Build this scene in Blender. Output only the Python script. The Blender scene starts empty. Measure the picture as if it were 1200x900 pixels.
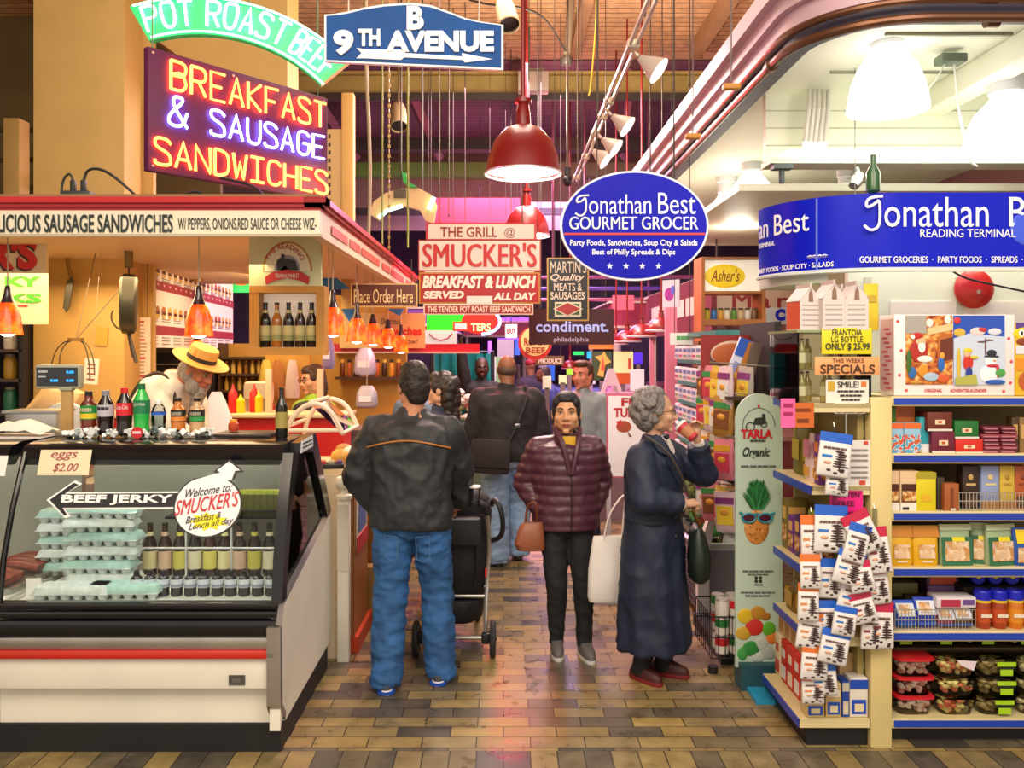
import bpy, bmesh, math, random
from mathutils import Vector as V, Matrix, Euler, noise
SC = bpy.context.scene
COL = SC.collection
PI = math.pi
rnd = random.Random(7)

# ---------------------------------------------------------------- camera, world, large lights, exposure
F, CX, CY, EYE = 1000.0, 590.0, 410.0, 1.88
cam_d = bpy.data.cameras.new('camera'); cam = bpy.data.objects.new('camera', cam_d); COL.objects.link(cam)
cam.location = (0, 0, EYE); cam.rotation_euler = (PI/2, 0, 0)
cam_d.sensor_width = 36; cam_d.lens = F*36/1200
cam_d.shift_x = (600-CX)/1200; cam_d.shift_y = (CY-450)/1200
cam_d.clip_start = .05; cam_d.clip_end = 100
SC.camera = cam
SC.cycles.transparent_max_bounces = 32
vs = SC.view_settings
vs.view_transform = 'Standard'; vs.look = 'None'; vs.gamma = 1; vs.use_curve_mapping = False; vs.exposure = 0.0

def lin(h):
    if not isinstance(h, str): return tuple(h)[:3]
    h = h.lstrip('#'); r = []
    for i in (0, 2, 4):
        c = int(h[i:i+2], 16)/255
        r.append(c/12.92 if c <= .04045 else ((c+.055)/1.055)**2.4)
    return tuple(r)

world = bpy.data.worlds.new('hall_ambient'); SC.world = world; world.use_nodes = True
bg = world.node_tree.nodes['Background']; bg.inputs[0].default_value = (*lin('ffeedd'), 1); bg.inputs[1].default_value = 1.1

def area(name, loc, target, size, power, col='fff2e0', sy=None):
    d = bpy.data.lights.new(name, 'AREA'); d.energy = power; d.color = lin(col); d.size = size
    if sy: d.shape = 'RECTANGLE'; d.size_y = sy
    o = bpy.data.objects.new(name, d); COL.objects.link(o); o.location = loc
    o.rotation_euler = (V(target)-V(loc)).to_track_quat('-Z', 'Y').to_euler()
    return o
def point(name, loc, power, col='fff2e0', r=.08):
    d = bpy.data.lights.new(name, 'POINT'); d.energy = power; d.color = lin(col); d.shadow_soft_size = r
    o = bpy.data.objects.new(name, d); COL.objects.link(o); o.location = loc; return o
# hall lighting over the cross aisle (behind the viewer) and down the aisle
area('hall_light', (-1.2, .2, 5.2), (-1.0, 4.8, 1.2), 2.6, 190, 'ffe9cc')
area('hall_light', (1.8, .4, 4.6), (1.4, 4.6, 1.0), 2.2, 110, 'fff6e8')
area('aisle_light', (.1, 7.2, 5.4), (.1, 7.4, 0), 1.2, 130, 'ffe0cc', 3.0)
area('aisle_light', (.2, 10.8, 5.2), (.2, 11.2, 0), 1.6, 420, 'ffc9d8', 3.0)
area('aisle_light', (.3, 16.5, 5.0), (.3, 16.5, 0), 3.0, 620, 'e6b8ff', 3.0)
area('stall_light', (-2.6, 6.0, 2.42), (-2.6, 6.0, 0), 2.2, 75, 'ffd9a0', 1.6)
area('canopy_light', (2.6, 5.0, 3.15), (2.6, 5.0, 0), 1.6, 28, 'f6ffe8', 1.2)

area('added_menu_fill', (-2.3, 8.5, 2.58), (-2.9, 8.9, 1.2), 1.0, 40, 'ffe2b4', .6)  # unseen lamp added to brighten the menu board behind the column
area('added_red_streak_light', (-.15, 9.2, 2.9), (-.2, 6.4, 0), .5, 70, 'ff2030', .3)  # unseen red lamp added to streak the aisle floor red
point('added_ceiling_fill', (.5, 9.3, 4.5), 330, 'ffecd4', .3)  # unseen lamp added to brighten the plank ceiling
point('added_ceiling_fill', (1.0, 14.5, 5.0), 70, 'ff9a98', .3)  # second added lamp, gives the rear ceiling a reddish fill

# ---------------------------------------------------------------- helpers
def W(px, py, Y):
    return V(((px-CX)*Y/F, Y, EYE-(py-CY)*Y/F))

MATS = {}
def mat(name, col='808080', rough=.5, metal=0, emit=0, trans=0, alpha=1, coat=0, ns=0, na=0, bump=0, bs=None, ior=None, spec=None, ecol=None):
    if name in MATS: return MATS[name]
    m = bpy.data.materials.new(name); m.use_nodes = True; MATS[name] = m
    nt = m.node_tree; b = nt.nodes['Principled BSDF']; c = lin(col)
    b.inputs['Base Color'].default_value = (*c, 1); b.inputs['Roughness'].default_value = rough
    b.inputs['Metallic'].default_value = metal
    if spec is not None: b.inputs['Specular IOR Level'].default_value = spec
    if emit:
        b.inputs['Emission Color'].default_value = (*(lin(ecol) if ecol else c), 1); b.inputs['Emission Strength'].default_value = emit
    if trans: b.inputs['Transmission Weight'].default_value = trans
    if alpha < 1: b.inputs['Alpha'].default_value = alpha
    if coat: b.inputs['Coat Weight'].default_value = coat
    if ior: b.inputs['IOR'].default_value = ior
    if na or bump:
        tc = nt.nodes.new('ShaderNodeTexCoord'); n = nt.nodes.new('ShaderNodeTexNoise')
        n.inputs['Scale'].default_value = ns or 8; n.inputs['Detail'].default_value = 4
        nt.links.new(tc.outputs['Object'], n.inputs['Vector'])
        if na:
            hs = nt.nodes.new('ShaderNodeHueSaturation'); mr = nt.nodes.new('ShaderNodeMapRange')
            mr.inputs[1].default_value = .3; mr.inputs[2].default_value = .7; mr.inputs[3].default_value = 1-na; mr.inputs[4].default_value = 1+na
            nt.links.new(n.outputs[0], mr.inputs[0]); nt.links.new(mr.outputs[0], hs.inputs['Value'])
            hs.inputs['Color'].default_value = (*c, 1); nt.links.new(hs.outputs[0], b.inputs['Base Color'])
        if bump:
            n2 = n
            if bs:
                n2 = nt.nodes.new('ShaderNodeTexNoise'); n2.inputs['Scale'].default_value = bs; n2.inputs['Detail'].default_value = 3
                nt.links.new(tc.outputs['Object'], n2.inputs['Vector'])
            bp = nt.nodes.new('ShaderNodeBump'); bp.inputs['Strength'].default_value = bump; bp.inputs['Distance'].default_value = .01
            nt.links.new(n2.outputs[0], bp.inputs['Height']); nt.links.new(bp.outputs[0], b.inputs['Normal'])
    return m
def M(col, rough=.5, **k):
    """a plain material found by its colour"""
    return mat('paint_%s_%d%s' % (col, int(rough*100), ''.join(sorted(a[0]+str(v) for a, v in k.items()))), col, rough, **k)

def ramp_mat(name, tex, scale, stops, rough=.5, stretch=(1, 1, 1), emit=0, bump=0, const=False, detail=3):
    """procedural multi-colour print: noise or voronoi through a colour ramp"""
    if name in MATS: return MATS[name]
    m = bpy.data.materials.new(name); m.use_nodes = True; MATS[name] = m; nt = m.node_tree; b = nt.nodes['Principled BSDF']
    tc = nt.nodes.new('ShaderNodeTexCoord'); mp = nt.nodes.new('ShaderNodeMapping'); mp.inputs['Scale'].default_value = stretch
    nt.links.new(tc.outputs['Object'], mp.inputs[0])
    if tex == 'noise':
        t = nt.nodes.new('ShaderNodeTexNoise'); t.inputs['Detail'].default_value = detail; out = t.outputs[0]
    elif tex == 'wave':
        t = nt.nodes.new('ShaderNodeTexWave'); t.inputs['Distortion'].default_value = 1.5; out = t.outputs['Fac']
    else:
        t = nt.nodes.new('ShaderNodeTexVoronoi'); out = t.outputs['Color']
    t.inputs['Scale'].default_value = scale; nt.links.new(mp.outputs[0], t.inputs['Vector'])
    cr = nt.nodes.new('ShaderNodeValToRGB'); cr.color_ramp.interpolation = 'CONSTANT' if const else 'LINEAR'
    el = cr.color_ramp.elements
    while len(el) > 1: el.remove(el[-1])
    for i, (p, c) in enumerate(stops):
        e = el[0] if i == 0 else el.new(p)
        e.position = p; e.color = (*lin(c), 1)
    nt.links.new(out, cr.inputs[0]); nt.links.new(cr.outputs[0], b.inputs['Base Color']); b.inputs['Roughness'].default_value = rough
    if emit: nt.links.new(cr.outputs[0], b.inputs['Emission Color']); b.inputs['Emission Strength'].default_value = emit
    if bump:
        bp = nt.nodes.new('ShaderNodeBump'); bp.inputs['Strength'].default_value = bump; bp.inputs['Distance'].default_value = .01
        nt.links.new(out, bp.inputs['Height']); nt.links.new(bp.outputs[0], b.inputs['Normal'])
    return m

def smooth_pts(pts, n=2, closed=False):
    P = [V(p) for p in pts]
    for _ in range(n):
        Q = [] if closed else [P[0]]
        k = len(P)
        for i in range(k if closed else k-1):
            a, b = P[i], P[(i+1) % k]
            Q += [a*.75+b*.25, a*.25+b*.75]
        if not closed: Q.append(P[-1])
        P = Q
    return P

class MB:
    """collects shapes into ONE mesh"""
    def __init__(s): s.v = []; s.f = []; s.m = []; s.mats = []
    def mi(s, m):
        if m not in s.mats: s.mats.append(m)
        return s.mats.index(m)
    def add(s, vs, fs, m, X=None):
        o = len(s.v); i = s.mi(m)
        for p in vs:
            p = V(p); s.v.append(X @ p if X else p)
        for f in fs: s.f.append(tuple(o+k for k in f)); s.m.append(i)
        return s
    def box(s, c, d, m, X=None, bv=0):
        bm = bmesh.new(); bmesh.ops.create_cube(bm, size=1)
        bmesh.ops.scale(bm, vec=d, verts=bm.verts); bmesh.ops.translate(bm, vec=c, verts=bm.verts)
        if bv: bmesh.ops.bevel(bm, geom=bm.edges[:], offset=min(bv, min(d)*.45), segments=2, affect='EDGES', profile=.5)
        return s.bm(bm, m, X)
    def b2(s, a, b, m, X=None, bv=0):
        a, b = V(a), V(b)
        return s.box((a+b)/2, [abs(b[i]-a[i]) for i in range(3)], m, X, bv)
    def bm(s, bm, m, X=None):
        bm.verts.ensure_lookup_table(); bm.verts.index_update()
        vs = [v.co.copy() for v in bm.verts]; fs = [[v.index for v in f.verts] for f in bm.faces]
        bm.free(); return s.add(vs, fs, m, X)
    def lathe(s, prof, m, c=(0, 0, 0), seg=20, X=None, axis=None, cap=True):
        """prof: (r, z) pairs"""
        vs = []; fs = []; n = len(prof)
        for r, z in prof:
            for k in range(seg):
                a = 2*PI*k/seg; vs.append(V((r*math.cos(a), r*math.sin(a), z)))
        for i in range(n-1):
            for k in range(seg):
                k2 = (k+1) % seg; fs.append((i*seg+k, i*seg+k2, (i+1)*seg+k2, (i+1)*seg+k))
        if cap:
            fs.append(tuple(reversed(range(seg)))); fs.append(tuple((n-1)*seg+k for k in range(seg)))
        T = Matrix.Translation(c)
        if axis is not None: T = T @ V(axis).to_track_quat('Z', 'Y').to_matrix().to_4x4()
        return s.add([T @ p for p in vs], fs, m, X)
    def cyl(s, a, b, r, m, r2=None, seg=14, X=None):
        a, b = V(a), V(b); L = (b-a).length
        return s.lathe([(r, 0), (r if r2 is None else r2, L)], m, a, seg, X, b-a)
    def ell(s, c, r, m, X=None, seg=16, ring=10, R=None):
        vs = [V((0, 0, -1))]; fs = []
        for i in range(1, ring):
            t = PI*i/ring-PI/2
            for k in range(seg):
                a = 2*PI*k/seg; vs.append(V((math.cos(t)*math.cos(a), math.cos(t)*math.sin(a), math.sin(t))))
        vs.append(V((0, 0, 1)))
        for k in range(seg): fs.append((0, 1+(k+1) % seg, 1+k))
        for i in range(ring-2):
            for k in range(seg):
                k2 = (k+1) % seg; fs.append((1+i*seg+k, 1+i*seg+k2, 1+(i+1)*seg+k2, 1+(i+1)*seg+k))
        b = 1+(ring-2)*seg; t = len(vs)-1
        for k in range(seg): fs.append((b+k, b+(k+1) % seg, t))
        if not hasattr(r, '__len__'): r = (r, r, r)
        T = Matrix.Translation(c) @ (R.to_4x4() if R else Matrix()) @ Matrix.Diagonal((*r, 1))
        return s.add([T @ p for p in vs], fs, m, X)
    def tube(s, pts, r, m, seg=8, X=None, closed=False, rs=None, flat=1):
        P = [V(p) for p in pts]; n = len(P); vs = []; fs = []
        up = None
        for i in range(n):
            a = P[i-1] if (i > 0 or closed) else P[i]; b = P[(i+1) % n] if (i < n-1 or closed) else P[i]
            t = (b-a).normalized()
            if up is None:
                up = V((0, 0, 1)) if abs(t.z) < .9 else V((0, 1, 0))
            u = (up-t*up.dot(t))
            if u.length < 1e-5: u = t.orthogonal()
            u.normalize(); w = t.cross(u); up = u
            rr = rs[i] if rs else r
            for k in range(seg):
                q = 2*PI*k/seg; vs.append(P[i]+u*math.cos(q)*rr+w*math.sin(q)*rr*flat)
        for i in range(n if closed else n-1):
            j = (i+1) % n
            for k in range(seg):
                k2 = (k+1) % seg; fs.append((i*seg+k, i*seg+k2, j*seg+k2, j*seg+k))
        if not closed:
            fs.append(tuple(reversed(range(seg)))); fs.append(tuple((n-1)*seg+k for k in range(seg)))
        return s.add(vs, fs, m, X)
    def prism(s, pts, y0, y1, m, X=None, plane='xz'):
        """outline in a plane, with thickness along the third axis"""
        n = len(pts)
        def mk(p, t): return {'xz': V((p[0], t, p[1])), 'xy': V((p[0], p[1], t)), 'yz': V((t, p[0], p[1]))}[plane]
        vs = [mk(p, y0) for p in pts]+[mk(p, y1) for p in pts]
        fs = [tuple(range(n)), tuple(reversed(range(n, 2*n)))]+[(i, n+i, n+(i+1) % n, (i+1) % n) for i in range(n)]
        return s.add(vs, fs, m, X)
    def loft(s, rings, m, seg=20, X=None, pw=2.0):
        """rings: (cx, cy, cz, rx, ry) superellipse sections stacked into a closed skin"""
        vs = []; fs = []; n = len(rings)
        for cx, cy, cz, rx, ry in rings:
            for k in range(seg):
                a = 2*PI*k/seg; ca, sa = math.cos(a), math.sin(a)
                vs.append(V((cx+rx*math.copysign(abs(ca)**(2/pw), ca), cy+ry*math.copysign(abs(sa)**(2/pw), sa), cz)))
        for i in range(n-1):
            for k in range(seg):
                k2 = (k+1) % seg; fs.append((i*seg+k, i*seg+k2, (i+1)*seg+k2, (i+1)*seg+k))
        fs.append(tuple(reversed(range(seg)))); fs.append(tuple((n-1)*seg+k for k in range(seg)))
        return s.add(vs, fs, m, X)
    def caps(s, pts, rs, m, X=None, seg=14):
        """tapered capsule chain"""
        for i in range(len(pts)):
            s.ell(pts[i], rs[i], m, X, seg, 8)
            if i: s.cyl(pts[i-1], pts[i], rs[i-1], m, rs[i], seg, X)
        return s
    def mesh(s, name, ang=35):
        me = bpy.data.meshes.new(name); me.from_pydata([tuple(p) for p in s.v], [], s.f)
        for m in s.mats: me.materials.append(m)
        me.polygons.foreach_set('material_index', s.m)
        bm = bmesh.new(); bm.from_mesh(me); bmesh.ops.recalc_face_normals(bm, faces=bm.faces[:]); bm.to_mesh(me); bm.free()
        me.polygons.foreach_set('use_smooth', [True]*len(me.polygons)); me.set_sharp_from_angle(angle=math.radians(ang)); me.update()
        return me
    def build(s, name, parent=None, loc=(0, 0, 0), rz=0, rot=None, ang=35):
        return link(name, s.mesh(name, 1 if 'letter' in name or name in ('label', 'print', 'handwriting') else ang), parent, loc, rz, rot)

def link(name, data, parent=None, loc=(0, 0, 0), rz=0, rot=None):
    o = bpy.data.objects.new(name, data); COL.objects.link(o)
    o.location = loc; o.rotation_euler = rot if rot else (0, 0, rz)
    if parent: o.parent = parent
    return o
def tag(o, label=None, cat=None, group=None, kind=None):
    if label: o['label'] = label
    if cat: o['category'] = cat
    if group: o['group'] = group
    if kind: o['kind'] = kind
    return o
def thing(name, label, cat, loc=(0, 0, 0), rz=0, group=None, rot=None):
    return tag(link(name, None, None, loc, rz, rot), label, cat, group)
def struct(mb, name, label=None, parent=None, **k):
    o = mb.build(name, parent, **k)
    if not parent: tag(o, label, None, None, 'structure')
    return o
def dup(root, loc, rz=None, label=None, group=None):
    def cp(o, par):
        c = o.copy(); COL.objects.link(c)
        if par: c.parent = par
        for ch in KIDS.get(o.name, []): cp(ch, c)
        return c
    KIDS = {}
    for o in root.children_recursive: KIDS.setdefault(o.parent.name, []).append(o)
    r = cp(root, None); r.location = loc
    if rz is not None: r.rotation_euler = (0, 0, rz)
    if label: r['label'] = label
    if group: r['group'] = group
    return r

# ---- lettering
def font_mesh(s, bold=0.0, shear=0.0, ext=0.0, sp=1.0):
    cu = bpy.data.curves.new('lettering', 'FONT'); cu.body = s; cu.size = 1; cu.offset = bold; cu.shear = shear; cu.space_character = sp
    cu.resolution_u = 3; cu.extrude = ext
    o = bpy.data.objects.new('tmp', cu); COL.objects.link(o)
    dg = bpy.context.evaluated_depsgraph_get(); me = bpy.data.meshes.new_from_object(o.evaluated_get(dg))
    bpy.data.objects.remove(o); bpy.data.curves.remove(cu)
    return [v.co.copy() for v in me.vertices], [tuple(p.vertices) for p in me.polygons], me
def put_text(mb, s, x0, z0, x1, z1, m, y=-.003, bold=.0, shear=0., th=.002, X=None, sp=1.0, warp=None):
    """lettering fitted to the box x0..x1, z0..z1 on a plane facing -Y"""
    if s[:1] == '#':                    # print too small to read in the photo: word-like dashes
        r_ = random.Random(len(s)*7+int(abs(x0)*1e4)); x = x0
        while x < x1-1e-4:
            w_ = min((x1-x0)*r_.uniform(.10, .26), x1-x); P = [(x, z0+(z1-z0)*.15), (x+w_*.85, z0+(z1-z0)*.15), (x+w_*.85, z0+(z1-z0)*.9), (x, z0+(z1-z0)*.9)]
            if warp: P = [warp(*p) for p in P]
            mb.add([V((p[0], y, p[1])) for p in P]+[V((p[0], y-th, p[1])) for p in P], [(0, 1, 2, 3), (7, 6, 5, 4), (0, 4, 5, 1), (1, 5, 6, 2), (2, 6, 7, 3), (3, 7, 4, 0)], m, X); x += w_
        return mb
    if bold and 'M' in s:               # heavy M strokes would overlap themselves: lay thin letters side by side instead
        o = bold*(z1-z0)*.75
        for k in range(-1, 2): put_text(mb, s, x0+o+k*o, z0, x1-o+k*o, z1, m, y-.0004*(k+1), 0, shear, th, X, sp, warp)
        return mb
    vs, fs, me = font_mesh(s, bold, shear, .05, sp)
    if vs:
        ax = min(v.x for v in vs); bx = max(v.x for v in vs); ay = min(v.y for v in vs); by = max(v.y for v in vs)
        out = []
        for v in vs:
            u = x0+(v.x-ax)/max(bx-ax, 1e-6)*(x1-x0); w = z0+(v.y-ay)/max(by-ay, 1e-6)*(z1-z0)
            if warp: u, w = warp(u, w)
            out.append(V((u, y-(th if v.z > 0 else 0), w)))
        mb.add(out, fs, m, X)
    bpy.data.meshes.remove(me); return mb

# single-stroke letters on a 4 x 6 grid, '~' = rounded stroke
STK = {'A': '00 26 40;12 32', 'B': '00 06;~06 36 45.4 44 33 03;~03 34 42 41 30 00', 'C': '~45 36 16 05 01 10 30 41', 'D': '00 06;~06 26 45 41 20 00',
 'E': '46 06 00 40;03 33', 'F': '46 06 00;03 33', 'G': '~45 36 16 05 01 10 30 41 43;43 23', 'H': '00 06;40 46;03 43', 'I': '06 46;00 40;20 26',
 'K': '00 06;46 03 40', 'L': '06 00 40', 'M': '00 06 23 46 40', 'N': '00 06 40 46', 'O': '~26 06 00 40 46 26', 'P': '00 06;~06 46 43 03', 'R': '00 06;~06 46 43 03;23 40',
 'S': '~45 36 06 04 33 42 40 00 01', 'T': '06 46;26 20', 'U': '~06 01 10 30 41 46', 'V': '06 20 46', 'W': '06 10 24 30 46', 'Y': '06 23 46;23 20',
 '&': '~40 14 16 36 35 02 00 30 43', "'": '26 24', '@': '~45 36 16 05 01 10 30 41'}
def strokes(ch):
    out = []
    for st in STK.get(ch, '').split(';'):
        if not st: continue
        rd = st[0] == '~'; st = st.lstrip('~')
        P = [V((float(p[0]), 0, float(p[1:]))) for p in st.split()]
        if rd:
            P = smooth_pts([P[0]]+P+[P[-1]], 3)
        out.append(P)
    return out
def neon_word(mb, s, x0, z0, x1, z1, m, r=.008, y=-.03, fn=None, gap=1.6, seg=6):
    n = len(s); tot = n*4+(n-1)*gap; k = (x1-x0)/tot; kz = (z1-z0)/6
    for i, ch in enumerate(s):
        for P in strokes(ch):
            Q = []
            for p in P:
                q = V((x0+(i*(4+gap)+p.x)*k, y, z0+p.z*kz))
                Q.append(fn(q) if fn else q)
            if (Q[0]-Q[-1]).length < 1e-6: Q[-1] = Q[-1]+V((0, .001, 0))
            mb.tube(Q, r, m, seg)

class Board:
    """a sign drawn in photo pixels at a real depth: it knows its own scale and hangs facing the viewer's side"""
    def __init__(s, name, label, cat, x0, y0, x1, y1, Y, th=.03, face='ffffff', edge=None, group=None, rz=0, shape=None, bv=0, fm=None):
        s.s = Y/F; s.cx, s.cy = (x0+x1)/2, (y0+y1)/2; s.Y = Y
        mb = MB(); fm = fm or M(face, .45); em = M(edge, .5) if edge else fm
        w, h = (x1-x0)*s.s, (y1-y0)*s.s
        if shape:
            mb.prism([s.l(*p) for p in shape], 0, th, em); 
            c = V((sum(p[0] for p in shape)/len(shape), sum(p[1] for p in shape)/len(shape)))
        else: mb.box((0, th/2, 0), (w, th, h), em, bv=bv)
        if edge and not shape and not bv:
            e = min(.012, h*.07); mb.box((0, -.0015, 0), (w-2*e, .003, h-2*e), fm)
        s.o = tag(mb.build(name, None, W(s.cx, s.cy, Y), rz), label, cat, group); s.d = .004
    def l(s, px, py): return ((px-s.cx)*s.s, (s.cy-py)*s.s)
    def text(s, t, x0, y0, x1, y1, col, bold=.0, shear=0., m=None, th=.002, name='lettering', sp=1., warp=None, y=None):
        mb = MB(); a = s.l(x0, y1); b = s.l(x1, y0); m = m or M(col, .5)
        put_text(mb, t, a[0], a[1], b[0], b[1], m, -s.d if y is None else y, bold, shear, th, None, sp, warp)
        return mb.build(name, s.o)
    def rect(s, x0, y0, x1, y1, col, name='panel', d=.003, m=None, bv=0):
        a = s.l(x0, y1); b = s.l(x1, y0); mb = MB()
        mb.box(((a[0]+b[0])/2, -d/2, (a[1]+b[1])/2), (b[0]-a[0], d, b[1]-a[1]), m or M(col, .5), bv=bv)
        return mb.build(name, s.o)
    def poly(s, pts, col, name='emblem', d0=0, d1=.004, m=None):
        mb = MB(); mb.prism([s.l(*p) for p in pts], -d1, -d0, m or M(col, .5)); return mb.build(name, s.o)
    def line(s, pts, r, col, name='outline', y=-.003, closed=False, m=None, flat=1):
        mb = MB(); P = [(*s.l(*p),) for p in pts]
        mb.tube([(p[0], y, p[1]) for p in P], r, m or M(col, .5), 6, closed=closed, flat=flat); return mb.build(name, s.o)
    def hang(s, xs, py, ztop, r=.0025, col='3a322c', name='hanger'):
        mb = MB()
        for x in xs:
            a = s.l(x, py); mb.cyl((a[0], .015, a[1]), (a[0], .015, ztop-s.o.location.z), r, M(col, .5), seg=6)
        return mb.build(name, s.o)
def oval(cx, cy, rx, ry, n=40): return [(cx+rx*math.cos(2*PI*k/n), cy+ry*math.sin(2*PI*k/n)) for k in range(n)]
ORD = ['first', 'second', 'third', 'fourth', 'fifth', 'sixth', 'seventh', 'eighth', 'ninth', 'tenth', 'eleventh', 'twelfth', 'thirteenth', 'fourteenth', 'fifteenth', 'sixteenth']

# ================================================================ SETTING
def brick_mat(name, bw, rh, stops, offs=.5, mortar='2a241c', rough=.34, ms=.012, gloss=True):
    m = bpy.data.materials.new(name); m.use_nodes = True; nt = m.node_tree; b = nt.nodes['Principled BSDF']; L = nt.links.new
    tc = nt.nodes.new('ShaderNodeTexCoord'); br = nt.nodes.new('ShaderNodeTexBrick')
    br.offset = offs; br.inputs['Scale'].default_value = 1; br.inputs['Brick Width'].default_value = bw; br.inputs['Row Height'].default_value = rh
    br.inputs['Mortar Size'].default_value = ms*.25; br.inputs['Mortar Smooth'].default_value = .2; br.inputs['Bias'].default_value = 0
    br.inputs['Color1'].default_value = (0, 0, 0, 1); br.inputs['Color2'].default_value = (1, 1, 1, 1); br.inputs['Mortar'].default_value = (.5, .5, .5, 1)
    L(tc.outputs['Object'], br.inputs['Vector'])
    cr = nt.nodes.new('ShaderNodeValToRGB'); el = cr.color_ramp.elements
    while len(el) > 1: el.remove(el[-1])
    for i, (p, c) in enumerate(stops):
        e = el[0] if i == 0 else el.new(p); e.position = p; e.color = (*lin(c), 1)
    L(br.outputs['Color'], cr.inputs[0])
    nz = nt.nodes.new('ShaderNodeTexNoise'); nz.inputs['Scale'].default_value = 9; nz.inputs['Detail'].default_value = 6; L(tc.outputs['Object'], nz.inputs['Vector'])
    mr = nt.nodes.new('ShaderNodeMapRange'); mr.inputs[1].default_value = .3; mr.inputs[2].default_value = .7; mr.inputs[3].default_value = .72; mr.inputs[4].default_value = 1.25
    L(nz.outputs[0], mr.inputs[0]); hs = nt.nodes.new('ShaderNodeHueSaturation'); L(mr.outputs[0], hs.inputs['Value']); L(cr.outputs[0], hs.inputs['Color'])
    mx = nt.nodes.new('ShaderNodeMixRGB'); mx.inputs[2].default_value = (*lin(mortar), 1); L(br.outputs['Fac'], mx.inputs[0]); L(hs.outputs[0], mx.inputs[1])
    L(mx.outputs[0], b.inputs['Base Color'])
    r2 = nt.nodes.new('ShaderNodeMapRange'); r2.inputs[1].default_value = .35; r2.inputs[2].default_value = .65; r2.inputs[3].default_value = rough-.1; r2.inputs[4].default_value = rough+.16
    L(nz.outputs[0], r2.inputs[0]); L(r2.outputs[0], b.inputs['Roughness'])
    bp = nt.nodes.new('ShaderNodeBump'); bp.inputs['Strength'].default_value = .5; bp.inputs['Distance'].default_value = .006; bp.invert = True
    L(br.outputs['Fac'], bp.inputs['Height']); L(bp.outputs[0], b.inputs['Normal'])
    return m
PAL = [(0, '45413c'), (.14, '5e5647'), (.3, '80714a'), (.45, '958050'), (.6, '857652'), (.74, '9c8450'), (.86, '6c624c'), (1, '524c46')]
BRK = brick_mat('floor_brick', .26, .112, PAL); SOLD = brick_mat('floor_brick_square', .125, .25, PAL, 0)
fl = MB()
for y0, y1, m in ((-3, 3.75, BRK), (3.75, 4.0, SOLD), (4.0, 26, BRK)):
    fl.add([(-9, y0, 0), (9, y0, 0), (9, y1, 0), (-9, y1, 0)], [(0, 1, 2, 3)], m)
fl.add([(-9, -3, -.06), (9, -3, -.06), (9, 26, -.06), (-9, 26, -.06)], [(3, 2, 1, 0)], BRK)
struct(fl, 'floor', 'worn ochre and grey brick paved market floor')

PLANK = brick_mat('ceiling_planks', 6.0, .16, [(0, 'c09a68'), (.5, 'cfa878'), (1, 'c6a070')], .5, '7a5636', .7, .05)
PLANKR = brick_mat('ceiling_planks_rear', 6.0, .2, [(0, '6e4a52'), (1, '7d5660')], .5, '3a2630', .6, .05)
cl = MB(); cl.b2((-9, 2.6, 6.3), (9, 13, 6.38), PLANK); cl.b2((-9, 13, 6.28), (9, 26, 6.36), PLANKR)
struct(cl, 'ceiling', 'brown plank ceiling of the market hall')
BEAM = mat('olive_beam_paint', 'a48d50', .6, ns=4, na=.12); DKBEAM = M('2e2422', .6); TANB = mat('tan_beam_paint', 'a07a54', .65, ns=4, na=.1)
CREAM = mat('cream_paint', 'cfa963', .6, ns=3, na=.06); CREAML = mat('pale_cream_paint', 'ead9b2', .6, ns=3, na=.05)
def beam(n, a, b, m, lab):
    mb = MB(); mb.b2(a, b, m); return struct(mb, 'trim_%d' % n, lab)
b = MB(); b.b2((-6, 12.4, 5.6), (6, 12.5, 5.86), BEAM); b.b2((-6, 12.3, 5.86), (6, 12.6, 5.9), BEAM); b.b2((-6, 12.3, 5.56), (6, 12.6, 5.6), BEAM)
struct(b, 'trim_1', 'olive steel beam crossing under the plank ceiling')
beam(2, (-6, 12.0, 5.4), (6, 12.08, 5.5), DKBEAM, 'dark conduit rail below the olive beam')
beam(3, (-6, 15.4, 5.5), (6, 15.7, 5.72), DKBEAM, 'dark rear beam across the aisle')
b = MB(); b.b2((-6, 18.0, 4.4), (6, 18.1, 6.2), mat('mauve_panel', '8a706a', .6, ns=2, na=.1)); struct(b, 'wall_header', 'mauve header panel high above the far aisle')
beam(4, (-3.2, 17.6, 5.47), (-.2, 17.9, 5.75), M('6f9c48', .5), 'beam in front of the mauve header panel, green light put into its colour')  # left stretch of the grey beam; the green is light put into its colour
beam(5, (-.2, 17.6, 5.47), (6, 17.9, 5.75), M('8d8266', .5), 'grey beam in front of the mauve header panel')
beam(6, (-6, 17.3, 4.62), (6, 17.4, 4.76), DKBEAM, 'dark lower rail across the far aisle')
for i, (x, m) in enumerate(((-3.4, TANB), (.95, TANB), (2.7, TANB), (4.6, TANB), (-5.5, TANB))):
    beam(7+i, (x, 3, 6.08), (x+.14, 12.3, 6.3), m, 'tan joist under the plank ceiling')
for i, x in enumerate((-3.2, -1.6, .2, 2.0)):
    mb = MB(); mb.tube([(x, 13.0, 6.2), (x+.35, 16.5, 5.6)], .1, M('7a5058', .5), 4); struct(mb, 'trim_%d' % (12+i), 'sloping rafter under the dark rear ceiling')
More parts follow.
